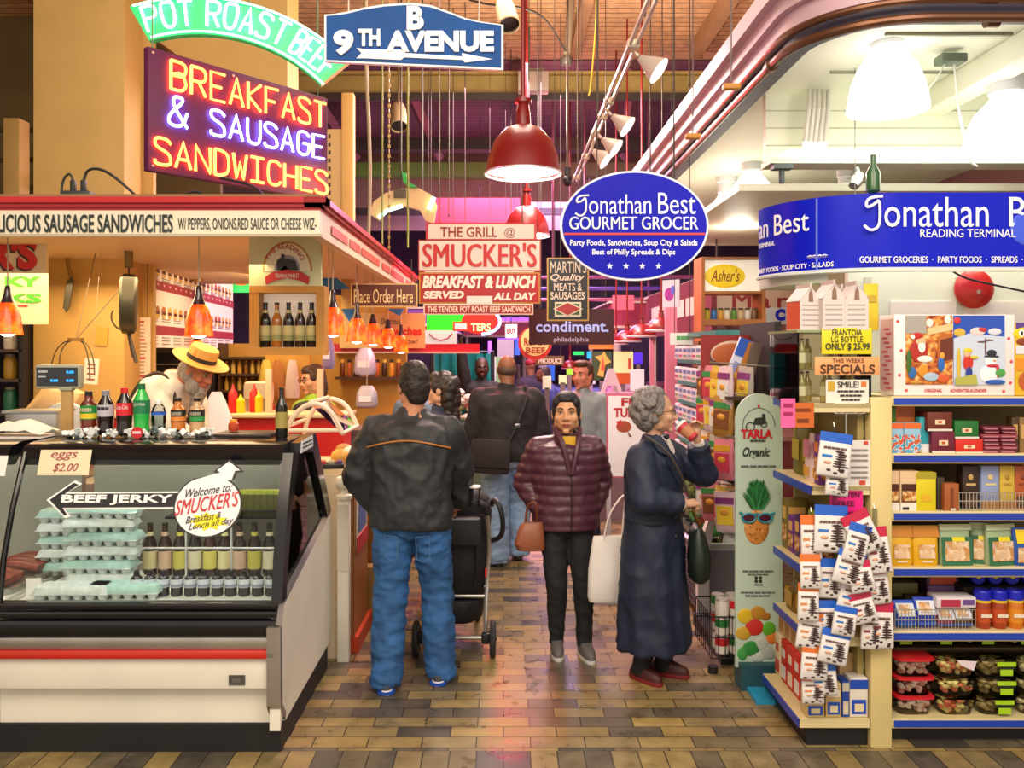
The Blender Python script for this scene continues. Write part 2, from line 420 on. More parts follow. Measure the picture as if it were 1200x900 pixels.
# outer walls
w = MB(); w.b2((-8.1, 0, 0), (-8, 26, 6.3), mat('olive_wall', '6b5a34', .7, ns=2, na=.1)); struct(w, 'wall_left', 'olive hall wall')
w = MB(); w.b2((8, 0, 0), (8.1, 26, 6.3), mat('rose_wall', '8a6a58', .7, ns=2, na=.1)); struct(w, 'wall_right', 'brown hall wall')
w = MB(); w.b2((-8, 25, 0), (8, 25.1, 6.3), mat('violet_wall', '75608a', .7, ns=1.5, na=.15)); struct(w, 'wall_far', 'far violet-lit hall wall')
w = MB(); w.b2((-8, 11.3, 0), (-3.75, 11.4, 6.3), mat('olive_wall'))
struct(w, 'wall_stall_back', 'olive wall behind the left stall')

# column at the left stall with its haunch beam
w = MB(); w.b2((-3.86, 7.0, 0), (-3.11, 7.42, 6.3), CREAM, bv=.01)
w.b2((-3.13, 7.36, 0), (-3.02, 7.42, 6.3), CREAM)
w.prism([(-3.45, 6.3), (-3.45, 4.9), (-2.5, 4.2), (-1.9, 4.2), (-1.9, 6.3)], 7.5, 7.9, CREAM)
struct(w, 'wall_column', 'broad cream column behind the sausage sandwich stall')
w = MB(); w.b2((-1.70, 8.95, 2.3), (-1.575, 9.07, 4.58), CREAM, bv=.008); w.b2((-1.86, 8.97, 2.9), (-1.70, 9.03, 4.2), M('c9ac74', .6))
for k in range(14): w.b2((-1.84, 8.962, 3.0+k*.085), (-1.815, 8.97, 3.04+k*.085), M('4d3d28', .6))
struct(w, 'trim_20', 'cream roof post with a slotted metal bracket')
w = MB(); w.b2((-5.22, 8.9, 2.3), (-5.05, 9.1, 4.3), CREAM, bv=.01); struct(w, 'trim_21', 'short cream post at the far left')
w = MB(); w.tube([(-6, 9.2, 4.25), (-3.5, 9.2, 4.25)], .03, M('4a3d2a'), 8); w.tube([(-6, 9.3, 3.95), (-3.5, 9.3, 3.95)], .03, M('4a3d2a'), 8); w.tube([(-7.8, 9.4, 3.4), (-5.6, 9.4, 3.5), (-3.9, 9.4, 4.0)], .08, M('5d5138'), 8)
w.tube([(-4.95, 9, 6.2), (-4.95, 9, 4.3)], .012, M('3a3020'), 6)
struct(w, 'trim_22', 'dark pipes at the far left')

# ---- left stall fascia, soffit
REDT = mat('red_trim_paint', 'b3141c', .35); FASC = mat('fascia_cream', 'ddd6c0', .45, ns=5, na=.04); SOFF = mat('soffit_peach', 'dfc09a', .6)
FX, FY, FE = -.99, 4.6, 9.6
f = MB()
f.b2((-3.6, FY, 2.495), (FX, FY+.06, 2.632), FASC); f.b2((-3.6, FY-.012, 2.49), (FX+.012, FY, 2.505), M('b8a890'))
f.b2((FX-.06, FY+.061, 2.495), (FX-.001, FE, 2.631), mat('fascia_side_panel', 'e6c9b0', .45, ns=1.5, na=.12))
for k, (o, z0, z1) in enumerate(((.0, 2.632, 2.65), (.02, 2.65, 2.668), (.04, 2.668, 2.70))):
    f.b2((-3.6, FY-o, z0), (FX+o, FY+.08, z1), REDT); f.b2((FX-.08, FY-o, z0), (FX+o, FE, z1), REDT)
f.b2((-3.6, FY, 2.7), (FX, FE, 2.72), M('8a6c48', .7))
fa = struct(f, 'trim_23', 'red and cream fascia around the left stall roof')
mb = MB(); put_text(mb, 'DELICIOUS SAUSAGE SANDWICHES', W(-20, 0, FY).x, 2.512, W(203, 0, FY).x, 2.61, M('1d2b2b', .5), -.004, .02)
put_text(mb, 'W/ PEPPERS, ONIONS,RED SAUCE OR CHEESE WIZ-', W(209, 0, FY).x, 2.52, W(371, 0, FY).x, 2.59, M('1d2b2b', .5), -.004, .0)
lt = mb.build('lettering', fa, (0, FY, 0))
R = Matrix.Translation((FX, 0, 0)) @ Matrix.Rotation(PI/2, 4, 'Z')
mb = MB(); put_text(mb, '########', 4.9, 2.53, 9.3, 2.60, M('c94b3a', .5), -.004, .01, X=R); mb.build('lettering', fa)
w = MB(); w.b2((-3.9, FY+.08, 2.62), (FX-.08, FE, 2.65), SOFF); struct(w, 'ceiling_stall', 'peach soffit of the left stall')
w = MB(); w.b2((-3.0, 5.36, 0), (-1.5, 6.2, .25), M('5a4a3a', .7)); struct(w, 'floor_stall', 'raised floor behind the deli case')

# ---- right canopy: fascia moulding, copper rails, white boarded ceiling and bulkhead
WH = mat('canopy_white', 'e9ead6', .55, ns=2, na=.04); MOLD = mat('lilac_moulding', 'c2a3ae', .45, ns=2, na=.06); COPR = M('6a4632', .35, metal=.6); LEDG = M('5a6480', .4)
def canopy_path(inset, n=12):
    r = .55-inset; P = [(1.5+inset, 13.0), (1.5+inset, 4.6)]
    for k in range(1, n+1):
        a = PI+k/n*PI/2; P.append((2.05+r*math.cos(a), 4.6+r*math.sin(a)))
    P.append((4.2, 4.05+inset)); return P
def strip(mb, o, i, z0, z1, m):
    A = canopy_path(o); B = canopy_path(i); n = len(A)
    vs = [V((*p, z0)) for p in A]+[V((*p, z1)) for p in A]+[V((*p, z0)) for p in B]+[V((*p, z1)) for p in B]; fs = []
    for k in range(n-1):
        fs += [(k, k+1, n+k+1, n+k), (2*n+k+1, 2*n+k, 3*n+k, 3*n+k+1), (k+1, k, 2*n+k, 2*n+k+1), (n+k, n+k+1, 3*n+k+1, 3*n+k)]
    fs += [(0, n, 3*n, 2*n), (n-1, 3*n-1, 4*n-1, 2*n-1)]
    mb.add(vs, fs, m)
c = MB(); strip(c, .03, .12, 3.47, 3.56, M('4a4658', .5)); strip(c, .0, .12, 3.56, 3.66, MOLD); strip(c, -.04, .12, 3.66, 3.74, MOLD); strip(c, -.09, .12, 3.74, 3.84, MOLD)
struct(c, 'trim_24', 'lilac stepped moulding around the grocery canopy')
c = MB(); c.tube([V((*p, 3.45)) for p in canopy_path(-.02, 16)], .024, COPR, 10); c.tube([V((*p, 3.53)) for p in canopy_path(-.03, 16)], .02, COPR, 10)
c.cyl((2.3, 4.07, 3.45), (2.36, 4.07, 3.45), .034, COPR); c.cyl((1.48, 4.7, 3.45), (1.48, 4.76, 3.45), .034, COPR)
struct(c, 'trim_25', 'copper rails curving along the canopy edge')
c = MB(); A = canopy_path(.12); P = [(p[0], p[1]) for p in A]+[(4.2, 13.0)]
c.prism(P, 3.5, 3.56, WH, plane='xy'); struct(c, 'ceiling_canopy', 'white boarded ceiling of the grocery canopy')
c = MB(); c.b2((1.66, 5.4, 3.07), (4.2, 5.46, 3.5), WH)
for z in (3.17, 3.28, 3.39): c.b2((1.66, 5.395, z), (4.2, 5.4, z+.006), M('b9b9a0', .6))
c.b2((1.66, 5.3, 3.04), (4.2, 5.5, 3.075), M('c8c8b4', .5)); c.b2((2.62, 4.2, 3.36), (2.78, 5.4, 3.5), WH, bv=.01); c.b2((1.95, 4.35, 3.485), (2.6, 4.37, 3.5), M('8d8d78'))
c.b2((1.9, 4.95, 3.485), (4.2, 4.965, 3.5), M('8d8d78'))
struct(c, 'wall_bulkhead', 'white boarded bulkhead under the canopy ceiling')
c = MB()
for k in range(5): c.tube([(1.9+k*.03, 5.3, 3.49), (1.86+k*.03, 5.2, 3.35), (1.84+k*.03, 5.22, 3.1)], .014, M('d8d4c8', .4), 8)
struct(c, 'trim_26', 'bundle of white pipes bending down from the canopy ceiling')
c = MB(); c.b2((1.63, 5.9, 2.98), (4.2, 9, 3.03), WH); c.b2((2.6, 7.4, 0), (4.2, 7.5, 3.0), mat('beige_back', 'c9b48e', .6, ns=2, na=.06)); struct(c, 'ceiling_rear_canopy', 'white rear ceiling inside the grocery')
c = MB(); c.b2((2.0, 4.95, 0), (4.2, 5.0, 2.4), mat('pale_green_wall', 'dfe3cc', .6, ns=2, na=.04)); c.b2((2.09, 4.935, 1.6), (2.13, 4.95, 2.3), M('c9ccb4')); c.b2((2.62, 4.935, 1.6), (2.66, 4.95, 2.3), M('c9ccb4'))
c.b2((2.24, 4.94, 1.95), (3.2, 4.95, 2.16), M('eee6da')); struct(c, 'wall_grocery', 'pale green painted wall behind the grocery shelves')

# ================================================================ LEFT STALL
def glass_mat(name, tint='ffffff', ior=1.35):
    m = bpy.data.materials.new(name); m.use_nodes = True; nt = m.node_tree; L = nt.links.new
    for n in list(nt.nodes):
        if n.type == 'BSDF_PRINCIPLED': nt.nodes.remove(n)
    out = [n for n in nt.nodes if n.type == 'OUTPUT_MATERIAL'][0]
    t = nt.nodes.new('ShaderNodeBsdfTransparent'); t.inputs[0].default_value = (*lin(tint), 1); g = nt.nodes.new('ShaderNodeBsdfGlossy'); g.inputs['Roughness'].default_value = .03
    fr = nt.nodes.new('ShaderNodeFresnel'); fr.inputs[0].default_value = ior; mx = nt.nodes.new('ShaderNodeMixShader')
    L(fr.outputs[0], mx.inputs[0]); L(t.outputs[0], mx.inputs[1]); L(g.outputs[0], mx.inputs[2]); L(mx.outputs[0], out.inputs[0]); return m
GLASS = glass_mat('clear_glass', 'f4faf8'); ACRY = glass_mat('clear_acrylic', 'f8faf8', 1.16); AMBG = glass_mat('tinted_plastic', 'e8ecec')
BLK_G = mat('black_gloss', '131316', .18, ns=6, na=.15); STEEL = mat('brushed_steel', 'b5b3ad', .32, metal=.9, ns=5, na=.08); WHP = mat('white_enamel', 'e6e2d4', .35, ns=3, na=.05); WHITE = M('f0eee8', .5)
def wpart(mb, name, root, ang=35):
    L = root.location
    for v in mb.v: v -= L
    return mb.build(name, root, ang=ang)
def wtag(mb, name, label, cat, group=None, base=None, ang=35):
    """one-mesh thing given in world coordinates; its origin goes to the centre of its base"""
    xs = [v.x for v in mb.v]; ys = [v.y for v in mb.v]; zs = [v.z for v in mb.v]
    c = V(base) if base else V(((min(xs)+max(xs))/2, (min(ys)+max(ys))/2, min(zs)))
    for v in mb.v: v -= c
    return tag(mb.build(name, None, c, ang=ang), label, cat, group)

GP = [(3.985, .70), (4.02, .90), (4.09, 1.12), (4.2, 1.375)]      # side profile of the curved front glass
def deli_case(x0, x1, label, endwin):
    r = thing('deli_case', label, 'display case', ((x0+x1)/2, 4.5, 0))
    m = MB(); m.b2((x0, 3.99, 0), (x1-.012, 5.05, .128), M('17171a', .6)); wpart(m, 'kick_plate', r)
    m = MB(); m.b2((x0, 3.95, .31), (x1-.055, 4.05, .49), WHP, bv=.006); m.b2((x0, 4.01, .13), (x1-.055, 4.06, .32), WHP); m.b2((x0, 4.05, .13), (x1-.055, 5.05, .64), WHP); wpart(m, 'base', r)
    m = MB(); m.b2((x0, 3.925, .455), (x1-.02, 3.955, .492), M('c0271c', .35), bv=.008); wpart(m, 'red_bumper', r)
    m = MB(); m.b2((x0, 3.945, .492), (x1-.02, 4.0, .548), STEEL, bv=.004); wpart(m, 'steel_rail', r)
    m = MB(); m.b2((x0, 3.95, .548), (x1-.02, 4.02, .625), BLK_G, bv=.01); m.b2((x0, 3.96, .63), (x1-.02, 4.03, .665), BLK_G, bv=.008); m.b2((x0, 3.97, .67), (x1-.02, 4.03, .70), BLK_G, bv=.006); wpart(m, 'front_moulding', r)
    m = MB(); m.b2((x0, 4.03, .64), (x1-.06, 4.95, .66), M('dcdcd4', .35)); wpart(m, 'deck', r)
    m = MB(); m.b2((x0, 4.93, .66), (x1-.06, 4.98, 1.36), M('9a9a8c', .35, metal=.2)); wpart(m, 'back_panel', r)
    m = MB(); P = [(y, z) for y, z in GP]; n = len(P)
    m.prism([(4.18, 1.37), (4.21, 1.405), (4.3, 1.42), (4.66, 1.42), (4.72, 1.39), (4.72, 1.34), (4.4, 1.34), (4.28, 1.345), (4.245, 1.31), (4.19, 1.315)], x0, x1-.052, BLK_G, plane='yz'); wpart(m, 'hood', r, 50)
    m = MB()
    Q = smooth_pts([(0, y, z) for y, z in GP], 2)
    vs = [V((x0+.03, p.y, p.z)) for p in Q]+[V((x1-.05, p.y, p.z)) for p in Q]; k = len(Q)
    m.add(vs, [(i, i+1, k+i+1, k+i) for i in range(k-1)], GLASS); wpart(m, 'front_glass', r)
    m = MB(); m.cyl((x0+.1, 4.31, 1.335), (x1-.15, 4.31, 1.335), .011, mat('case_tube', 'fffaf0', emit=32)); wpart(m, 'light_tube', r)
    m = MB(); m.tube([(x0+.015, y-.005, z) for y, z in GP], .014, BLK_G, 8); wpart(m, 'glass_seam', r)
    if endwin:
        m = MB(); m.prism([(3.94, .12), (3.94, .56), (4.0, .67), (5.08, .90), (5.1, .88), (5.1, .30), (5.04, .15), (4.03, .13), (4.03, .22)], x1-.05, x1, WHP, plane='yz'); wpart(m, 'end_panel', r)
        m = MB(); m.tube([(x1-.02, 3.96, .60), (x1-.02, 4.0, .685), (x1-.02, 5.09, .915)], .022, STEEL, 4); m.prism([(3.925, .24), (3.955, .20), (4.02, .14), (4.03, .17), (3.965, .235), (3.955, .60), (3.925, .60)], x1-.06, x1+.004, STEEL, plane='yz'); wpart(m, 'end_trim', r)
        m = MB(); m.prism([(4.02, .7), (4.05, .86), (4.13, 1.1), (4.27, 1.36), (4.62, 1.36), (4.98, .92)], x1-.03, x1-.024, GLASS, plane='yz'); wpart(m, 'end_glass', r)
        m = MB(); m.prism([(y-.02, z) for y, z in GP]+[(4.30, 1.36), (4.16, 1.1), (4.085, .86), (4.05, .70)], x1-.05, x1, BLK_G, plane='yz')
        m.prism([(4.305, 1.36), (4.31, 1.41), (4.68, 1.425), (4.74, 1.36), (5.1, .92), (5.0, .90), (4.62, 1.33)], x1-.05, x1, BLK_G, plane='yz'); wpart(m, 'end_frame', r)
        m = MB(); m.prism([(4.33, 1.355), (4.35, 1.415), (4.60, 1.42), (4.61, 1.36)], x1, x1+.003, M('d6dade', .4), plane='yz')
        for z in (1.375, 1.395): m.b2((x1+.002, 4.37, z), (x1+.005, 4.58, z+.008), M('2d3338'))
        wpart(m, 'sticker', r)
        m = MB(); m.b2((x1-.24, 3.944, .33), (x1-.165, 3.952, .375), M('4a4a44', .4)); m.b2((x1-.225, 3.941, .342), (x1-.18, 3.946, .362), M('8d8d86', .3, metal=.8)); wpart(m, 'name_plate', r)
    return r
deli_case(-2.365, -1.03, 'white and black deli case with red bumper and curved glass, beef jerky arrow on it', True)
deli_case(-3.5, -2.375, 'second deli case, mostly out of frame at the left edge', False)
# decals on the curved glass
def gl(y_px, off=.012):
    """depth of the glass under a photo row"""
    best = None
    Q = smooth_pts([(0, y, z) for y, z in GP], 2)
    for p in Q:
        py = CY+(EYE-p.z)*F/p.y
        if best is None or abs(py-y_px) < best[0]: best = (abs(py-y_px), p.y)
    return best[1]-off
yy = gl(590); tilt = math.atan2(4.09-4.02, .22)
def glass_sign(name, label, cat, px, py):
    Y = gl(py, .02); r = thing(name, label, cat, W(px, py, Y), 0, rot=(-tilt, 0, 0)); return r, Y/F
r, k = glass_sign('arrow_sign', 'black beef jerky arrow on the deli case glass, pointing left', 'sign', 135, 585)
def L2(k, cx, cy, pts): return [((x-cx)*k, (cy-y)*k) for x, y in pts]
ar = [(55, 586), (85, 563), (94, 567), (78, 577), (212, 576), (212, 596), (78, 597), (86, 605), (80, 607)]
m = MB(); m.prism(L2(k, 135, 585, ar), -.003, 0, M('f0f0ee', .4)); m.build('border', r)
m = MB(); m.prism(L2(k, 135, 585, [(59, 586), (84, 566), (90, 568), (75, 579), (212, 578), (212, 594), (75, 595), (82, 603), (79, 604)]), -.006, -.003, M('17171a', .4)); m.build('arrow', r)
m = MB(); put_text(m, 'BEEF JERKY', *L2(k, 135, 585, [(73, 592)])[0], *L2(k, 135, 585, [(203, 580)])[0], M('f4f4f4', .4), -.007, .03); m.build('lettering', r)
r, k = glass_sign('welcome_sign', 'round white welcome sign with an up arrow on the deli case glass', 'sign', 245, 585)
g = lambda pts: L2(k, 245, 585, pts)
out = [(245+40*math.cos(a), 593+37*math.sin(a)) for a in [math.radians(-60+d) for d in range(0, 301, 10)]]+[(254, 556), (247, 553), (265, 538), (284, 553), (275, 554), (272, 563)]
m = MB(); m.prism(g(out), -.008, -.002, M('2a2a2c', .4)); m.build('border', r)
inn = [(245+38*math.cos(a), 593+35*math.sin(a)) for a in [math.radians(-60+d) for d in range(0, 301, 10)]]+[(256, 554), (252, 551.5), (265, 541), (279, 551.5), (273, 552), (270, 563)]
m = MB(); m.prism(g(inn), -.012, -.008, M('e9ebee', .4)); m.build('face', r)
st = [(248+(24 if i % 2 else 15)*math.cos(i*PI/9), 611+(11 if i % 2 else 7)*math.sin(i*PI/9)) for i in range(18)]
m = MB(); m.prism(g(st), -.014, -.012, M('f0e020', .5)); m.build('yellow_burst', r)
rot = lambda u, w: (u, w+.16*(u))
def gt(s, x0, y0, x1, y1, col, bold, sh):
    m = MB(); a = g([(x0, y1)])[0]; b = g([(x1, y0)])[0]; put_text(m, s, *a, *b, M(col, .4), -.014, bold, sh, warp=rot); m.build('lettering', r)
gt('Welcome to:', 218, 570, 272, 580, '2a2a2e', .0, .3); gt("SMUCKER'S", 208, 581, 281, 599, 'c81f2a', .008, .2); gt('Breakfast &', 222, 602, 262, 610, '26262a', .0, .3); gt('Lunch all day', 226, 611, 277, 620, '26262a', .0, .3)
r, k = glass_sign('paper_note', 'handwritten cream price note taped to the deli case glass', 'note', 76, 542)
m = MB(); m.box((0, -.002, 0), (60*k, .002, 30*k), M('e2d6b2', .7)); m.build('sheet', r)
m = MB(); put_text(m, 'eggs', -.07, .01, .06, .05, M('a04a50', .6), -.004, .0, .3); put_text(m, '$2.00', -.05, -.05, .07, -.005, M('a04a50', .6), -.004, .0, .3); m.build('handwriting', r)
r, k = glass_sign('paper_tag', 'small white paper tag on the glass of the case at the left edge', 'note', 1, 546)
m = MB(); m.box((0, -.002, 0), (14*k, .002, 24*k), M('ece6e0', .7)); m.build('sheet', r)

# --- things inside the case
EGGA, EGGB = mat('mint_pulp', 'a5c9c0', .85, ns=40, na=.1, bump=.2, bs=150), mat('grey_pulp', 'cfd9d6', .85, ns=40, na=.1, bump=.2, bs=150)
def egg_carton(loc, rz, tint, label):
    r = thing('egg_carton', label, 'egg carton', loc, rz, 'egg cartons in the deli case'); mt = EGGA if tint else EGGB
    m = MB()
    for i in range(6):
        for j in range(2): m.lathe([(.018, 0), (.026, .02), (.029, .034)], EGGB, (-.15+i*.06, -.033+j*.066, 0), 10)
    m.b2((-.185, -.072, .03), (.185, .072, .036), EGGB, bv=.003); m.build('tray', r)
    m = MB(); m.loft([(0, 0, .036, .186, .073), (0, 0, .042, .186, .073), (0, 0, .066, .174, .06), (0, 0, .07, .165, .052)], mt, 28, None, 6); m.build('lid', r)
    return r
b = W(119, 697, 4.32)
for k in range(6): egg_carton((W(119+(2, -3, 1, 4, -2, 3)[k], 0, 4.4).x, 4.42, .66+.071*k), (.02, -.04, .05, -.02, .06, -.03)[k], k % 2, '%s egg carton of the front stack in the deli case, %s' % (('grey', 'mint')[k % 2], ('at the bottom', 'second from the bottom', 'third from the bottom', 'third from the top', 'second from the top', 'on the top')[k]))
for k in range(5): egg_carton((W(84, 0, 4.62).x, 4.66, .66+.071*k), (.1, .02, -.06, .08, .0)[k], (k+1) % 2, '%s egg carton of the rear stack behind the main one, %s' % (('mint', 'grey')[k % 2], ('at the bottom', 'second from the bottom', 'in the middle', 'second from the top', 'on the top')[k]))
egg_carton((W(88, 0, 4.2).x, 4.2, .66), .03, 0, 'grey egg carton lying in front of the stacks, at the left'); egg_carton((W(150, 0, 4.2).x-.02, 4.22, .66), -.02, 1, 'mint egg carton lying in front of the stacks, at the right')

def bottle(name, label, loc, h, r, liquid, lab, cap, group=None, shape='soda', lab2=None, word=None, wcol='ffffff', rot=0, capm=None):
    t = thing(name, label, 'bottle', loc, rot, group)
    m = MB(); bm_ = mat('bottle_'+liquid, liquid, .12, ns=10, na=.1, coat=.5)
    if shape == 'beer': pr = [(.9, 0), (1, .02), (1, .56), (.9, .64), (.5, .75), (.42, .84), (.40, .96), (.40, .965)]
    elif shape == 'sq': pr = [(.9, 0), (1, .03), (.96, .25), (1, .4), (1, .66), (.85, .74), (.5, .80), (.5, .9)]
    elif shape == 'flask': pr = [(.95, 0), (1, .02), (1, .6), (.8, .7), (.42, .78), (.36, .97)]
    else: pr = [(.8, 0), (.98, .03), (.96, .12), (.88, .22), (.95, .34), (1, .45), (1, .62), (.92, .70), (.55, .83), (.38, .9)]
    m.lathe([(a*r, z*h) for a, z in pr], bm_, seg=18); m.build('glass' if shape in ('beer', 'flask') else 'body', t, ang=50)
    m = MB(); z0 = pr[-1][1]
    m.lathe([(.43*r, z0*h-.004), (.45*r, z0*h), (.45*r, .995*h), (.40*r, h)], M(cap, .4), seg=16); m.build('cap', t)
    if lab:
        a, b = {'beer': (.14, .48), 'sq': (.36, .68), 'flask': (.2, .52)}.get(shape, (.42, .68))
        m = MB(); m.lathe([(r*1.015, a*h), (r*1.015, b*h)], M(lab, .5), seg=18, cap=False)
        if lab2: m.lathe([(r*1.02, (a+.02)*h), (r*1.02, (a+(b-a)*.42)*h)], M(lab2, .5), seg=18, cap=False)
        if shape == 'beer': m.lathe([(r*.54, .76*h), (r*.46, .83*h)], M(lab, .5), seg=14, cap=False)
        lb = m.build('label', t)
        if word:
            m = MB(); put_text(m, word, -r*.8, (a+(b-a)*.5)*h, r*.8, (a+(b-a)*.85)*h, M(wcol, .5), 0, .02, .15)
            for v in m.v: q = v.x/(r*1.03); v.x, v.y = r*1.035*math.sin(q), -r*1.035*math.cos(q)
            m.build('lettering', lb)
    return t
CZ = .66
cols = [('2a1208', 'e6dca6'), ('32160a', 'd9b9a0'), ('2a1208', 'cfc65a'), ('1d120a', 'ded8b8'), ('3a1a0c', 'd9cf6a')]
for k in range(9):
    x = 176+k*17.5; c = cols[k % 5]
    bottle('beer_bottle', 'brown bottle with pale label, %s from the left in the deli case rear row' % ORD[k], (W(x, 0, 4.62).x, 4.62, CZ), .285, .036, c[0], c[1], '1a1512', 'bottles in the deli case rear row', 'beer', None)
for k in range(11):
    x = 160+k*15.8; r_ = bottle('jar', 'small dark jar, %s from the left in the front row of the deli case' % ORD[k], (W(x, 0, 4.24).x, 4.24, CZ), .125, .03, '1a1418', 'c9d0da', '101014', 'small jars in the deli case front row', 'sq', '8a93a6')
for k in range(6):
    x = 288+k*8; m = MB(); c = W(x, 0, 4.66); m.lathe([(.0, .0), (.027, .0), (.03, .01), (.03, .09), (.025, .1)], mat('jar_olive', '5d5a20', .3), (c.x-.02, 4.72, 1.0), 14); m.lathe([(.031, .085), (.031, .105), (.02, .107)], M('a8b83a', .4), (c.x-.02, 4.72, 1.0), 14)
    wtag(m, 'jar', 'green lidded jar, %s from the left on the glass shelf of the deli case' % ORD[k], 'jar', 'jars on the upper shelf of the deli case')
m = MB(); m.b2((W(200, 0, 4.6).x, 4.52, .985), (-1.12, 4.92, .995), GLASS); 
sh = thing('case_shelf', 'glass shelf on steel dividers inside the deli case', 'shelf', (-1.45, 4.7, .66)); wpart(m, 'shelf_board', sh)
for x in (218, 271): m = MB(); X_ = W(x, 0, 4.5).x; m.cyl((X_, 4.5, .66), (X_, 4.5, .99), .006, M('e0e2e4', .3, metal=.5)); wpart(m, 'divider', sh)
m = MB(); m.cyl((W(165, 0, 4.5).x, 4.5, .835), (-1.1, 4.5, .835), .005, M('dfe2e6', .3, metal=.5)); wpart(m, 'rail', sh)
MEAT = ramp_mat('cured_meat', 'noise', 14, [(0, '3a1410'), (.5, '7a2f20'), (1, 'a85a38')], .4)
for k, (px, Y, n) in enumerate(((-10, 4.35, 5), (28, 4.62, 6))):
    t = thing('meat_tray', ('metal tray of dark sausages at the left end of the deli case', 'metal tray of brown smoked meat behind the sausage tray')[k], 'tray', (W(px, 0, Y).x, Y, .66)); 
    m = MB(); m.loft([(0, 0, 0, .16, .12), (0, 0, .03, .175, .135), (0, 0, .035, .175, .135)], STEEL, 24, None, 5); m.build('tray', t)
    for j in range(n): m = MB(); m.tube(smooth_pts([(-.13, -.09+j*.036, .06), (0, -.085+j*.036, .085+.012*(j % 2)), (.13, -.09+j*.036, .06)], 2), .021, MEAT, 8); m.build('sausage', t)
m = MB(); m.box((W(42, 0, 4.2).x, 4.18, .71), (.07, .01, .1), WHITE); wtag(m, 'price_card', 'white price card standing at the left front of the deli case', 'card')

# --- on top of the case
TOPZ = 1.421
t = thing('scale_display', 'grey scale display with blue digits on a wooden post', 'display', (W(79, 0, 4.6).x, 4.6, TOPZ))
m = MB(); m.box((0, 0, .01), (.1, .08, .02), M('7d7460', .5)); m.box((0, 0, .14), (.058, .03, .27), mat('tan_wood', 'b08d52', .6, ns=20, na=.1), bv=.004); m.build('post', t)
m = MB(); m.box((-.042, 0, .315), (.245, .05, .13), M('9da08a', .5), bv=.012); m.box((.0, 0, .255), (.07, .05, .03), M('9da08a', .5), bv=.006); m.build('housing', t)
m = MB(); m.box((-.042, -.026, .315), (.22, .006, .1), M('23272e', .2)); s_ = m.build('screen', t)
for x, z in ((.03, .34), (-.055, .295), (.03, .295)): m = MB(); put_text(m, '0.00', x-.02, z-.007, x+.02, z+.007, mat('blue_digit', '2a9be8', emit=1.6), -.030, .02); m.build('digits', s_)
m = MB(); put_text(m, '##', -.14, .335, -.09, .35, M('b8bcc4'), -.03); put_text(m, '###', -.14, .31, -.1, .32, M('b8bcc4'), -.03); m.build('print', s_)
pb = [('green_label_drink', 'brown drink in a bottle with green and yellow label, leftmost on the case', 104, 456, '6a2414', '1e8a3c', '1c1a1a', 'sq', 'e0c826', '##', 'f0e8c0'),
      ('cola_bottle', 'dark cola bottle with silver label and grey cap on the case', 124, 455, '1a0c0c', 'b9b9c0', '8d9098', 'soda', None, '###', '40404a'),
      ('cola_bottle', 'dark cola bottle with red label and red cap on the case', 146, 452, '1d0c0a', 'd3202a', 'd02020', 'soda', None, 'Coca-Cola', 'ffffff'),
      ('lime_soda_bottle', 'green lemon lime soda bottle with dark green cap on the case', 166, 447, '28b84a', '147a4a', '0f6a3a', 'soda', None, 'Sprite', 'e8f0e0')]
for n, lb, px, yt, liq, la, ca, shp, l2, wd, wc in pb:
    h = (507-yt)*4.5/F; bottle(n, lb, (W(px, 0, 4.5).x, 4.5, TOPZ+.012), h, .042, liq, la, ca, 'drinks on the deli case', shp, l2, wd, wc)
h = .19; t = thing('water_bottle', 'clear water bottle with a blue band on the case', 'bottle', (W(186, 0, 4.5).x, 4.5, TOPZ+.012), 0, 'drinks on the deli case')
m = MB(); m.lathe([(.03, 0), (.036, .01), (.034, .06), (.037, .07), (.037, .12), (.03, .145), (.014, .165)], AMBG, seg=18); m.lathe([(.0, .01), (.03, .012), (.03, .1), (.0, .1)], glass_mat('water', 'd9e6ea'), seg=14); m.build('body', t)
m = MB(); m.lathe([(.038, .105), (.038, .12)], M('2360c8', .4), seg=18, cap=False); m.build('label', t)
m = MB(); m.lathe([(.016, .163), (.016, .18), (.01, .182)], M('e8e8ea', .4), seg=14); m.build('cap', t)
for k, (px, a, b_) in enumerate(((209, 'c9772a', 'e08a3a'), (231, 'c8a070', '2f9a4a'))):
    bottle('juice_bottle', ('juice bottle with black and orange label on the case', 'juice bottle with black and green label, rightmost of the drinks on the case')[k], (W(px, 0, 4.5).x, 4.5, TOPZ+.012), .195, .038, a, '241f1c', '1c1614', 'drinks on the deli case', 'sq', b_, '####', 'd8d0c0')
t = thing('ice_tray', 'clear tray of crushed ice around the drinks on the case', 'tray', (W(165, 0, 4.5).x, 4.5, TOPZ))
m = MB(); m.loft([(0, 0, 0, .37, .075), (0, 0, .01, .38, .08)], AMBG, 24, None, 6); m.build('tray', t)
m = MB(); ri = random.Random(5)
for k in range(150):
    x = ri.uniform(-.37, .37); y = ri.uniform(-.085, .07); z = ri.uniform(.01, .04)
    m.box((0, 0, 0), (ri.uniform(.012, .03),)*3, mat('ice', 'eef2f2', .45) if k % 3 else GLASS, Matrix.Translation((x, y, z)) @ Euler((ri.random()*3, ri.random()*3, ri.random()*3)).to_matrix().to_4x4())
tag(m.build('ice', t), None, None, None, 'stuff')
t = thing('price_disc', 'round red price disc on the front of the ice tray', 'sign', W(161, 507, 4.40))
m = MB(); m.lathe([(.0, 0), (.030, 0), (.030, .006), (0, .006)], M('c9202a', .4), (0, 0, 0), 24, None, (0, -1, 0)); m.build('disc', t); m = MB(); put_text(m, '##', -.021, -.008, .021, .010, M('f0d8d8'), -.007, .0, .2); m.build('lettering', t)
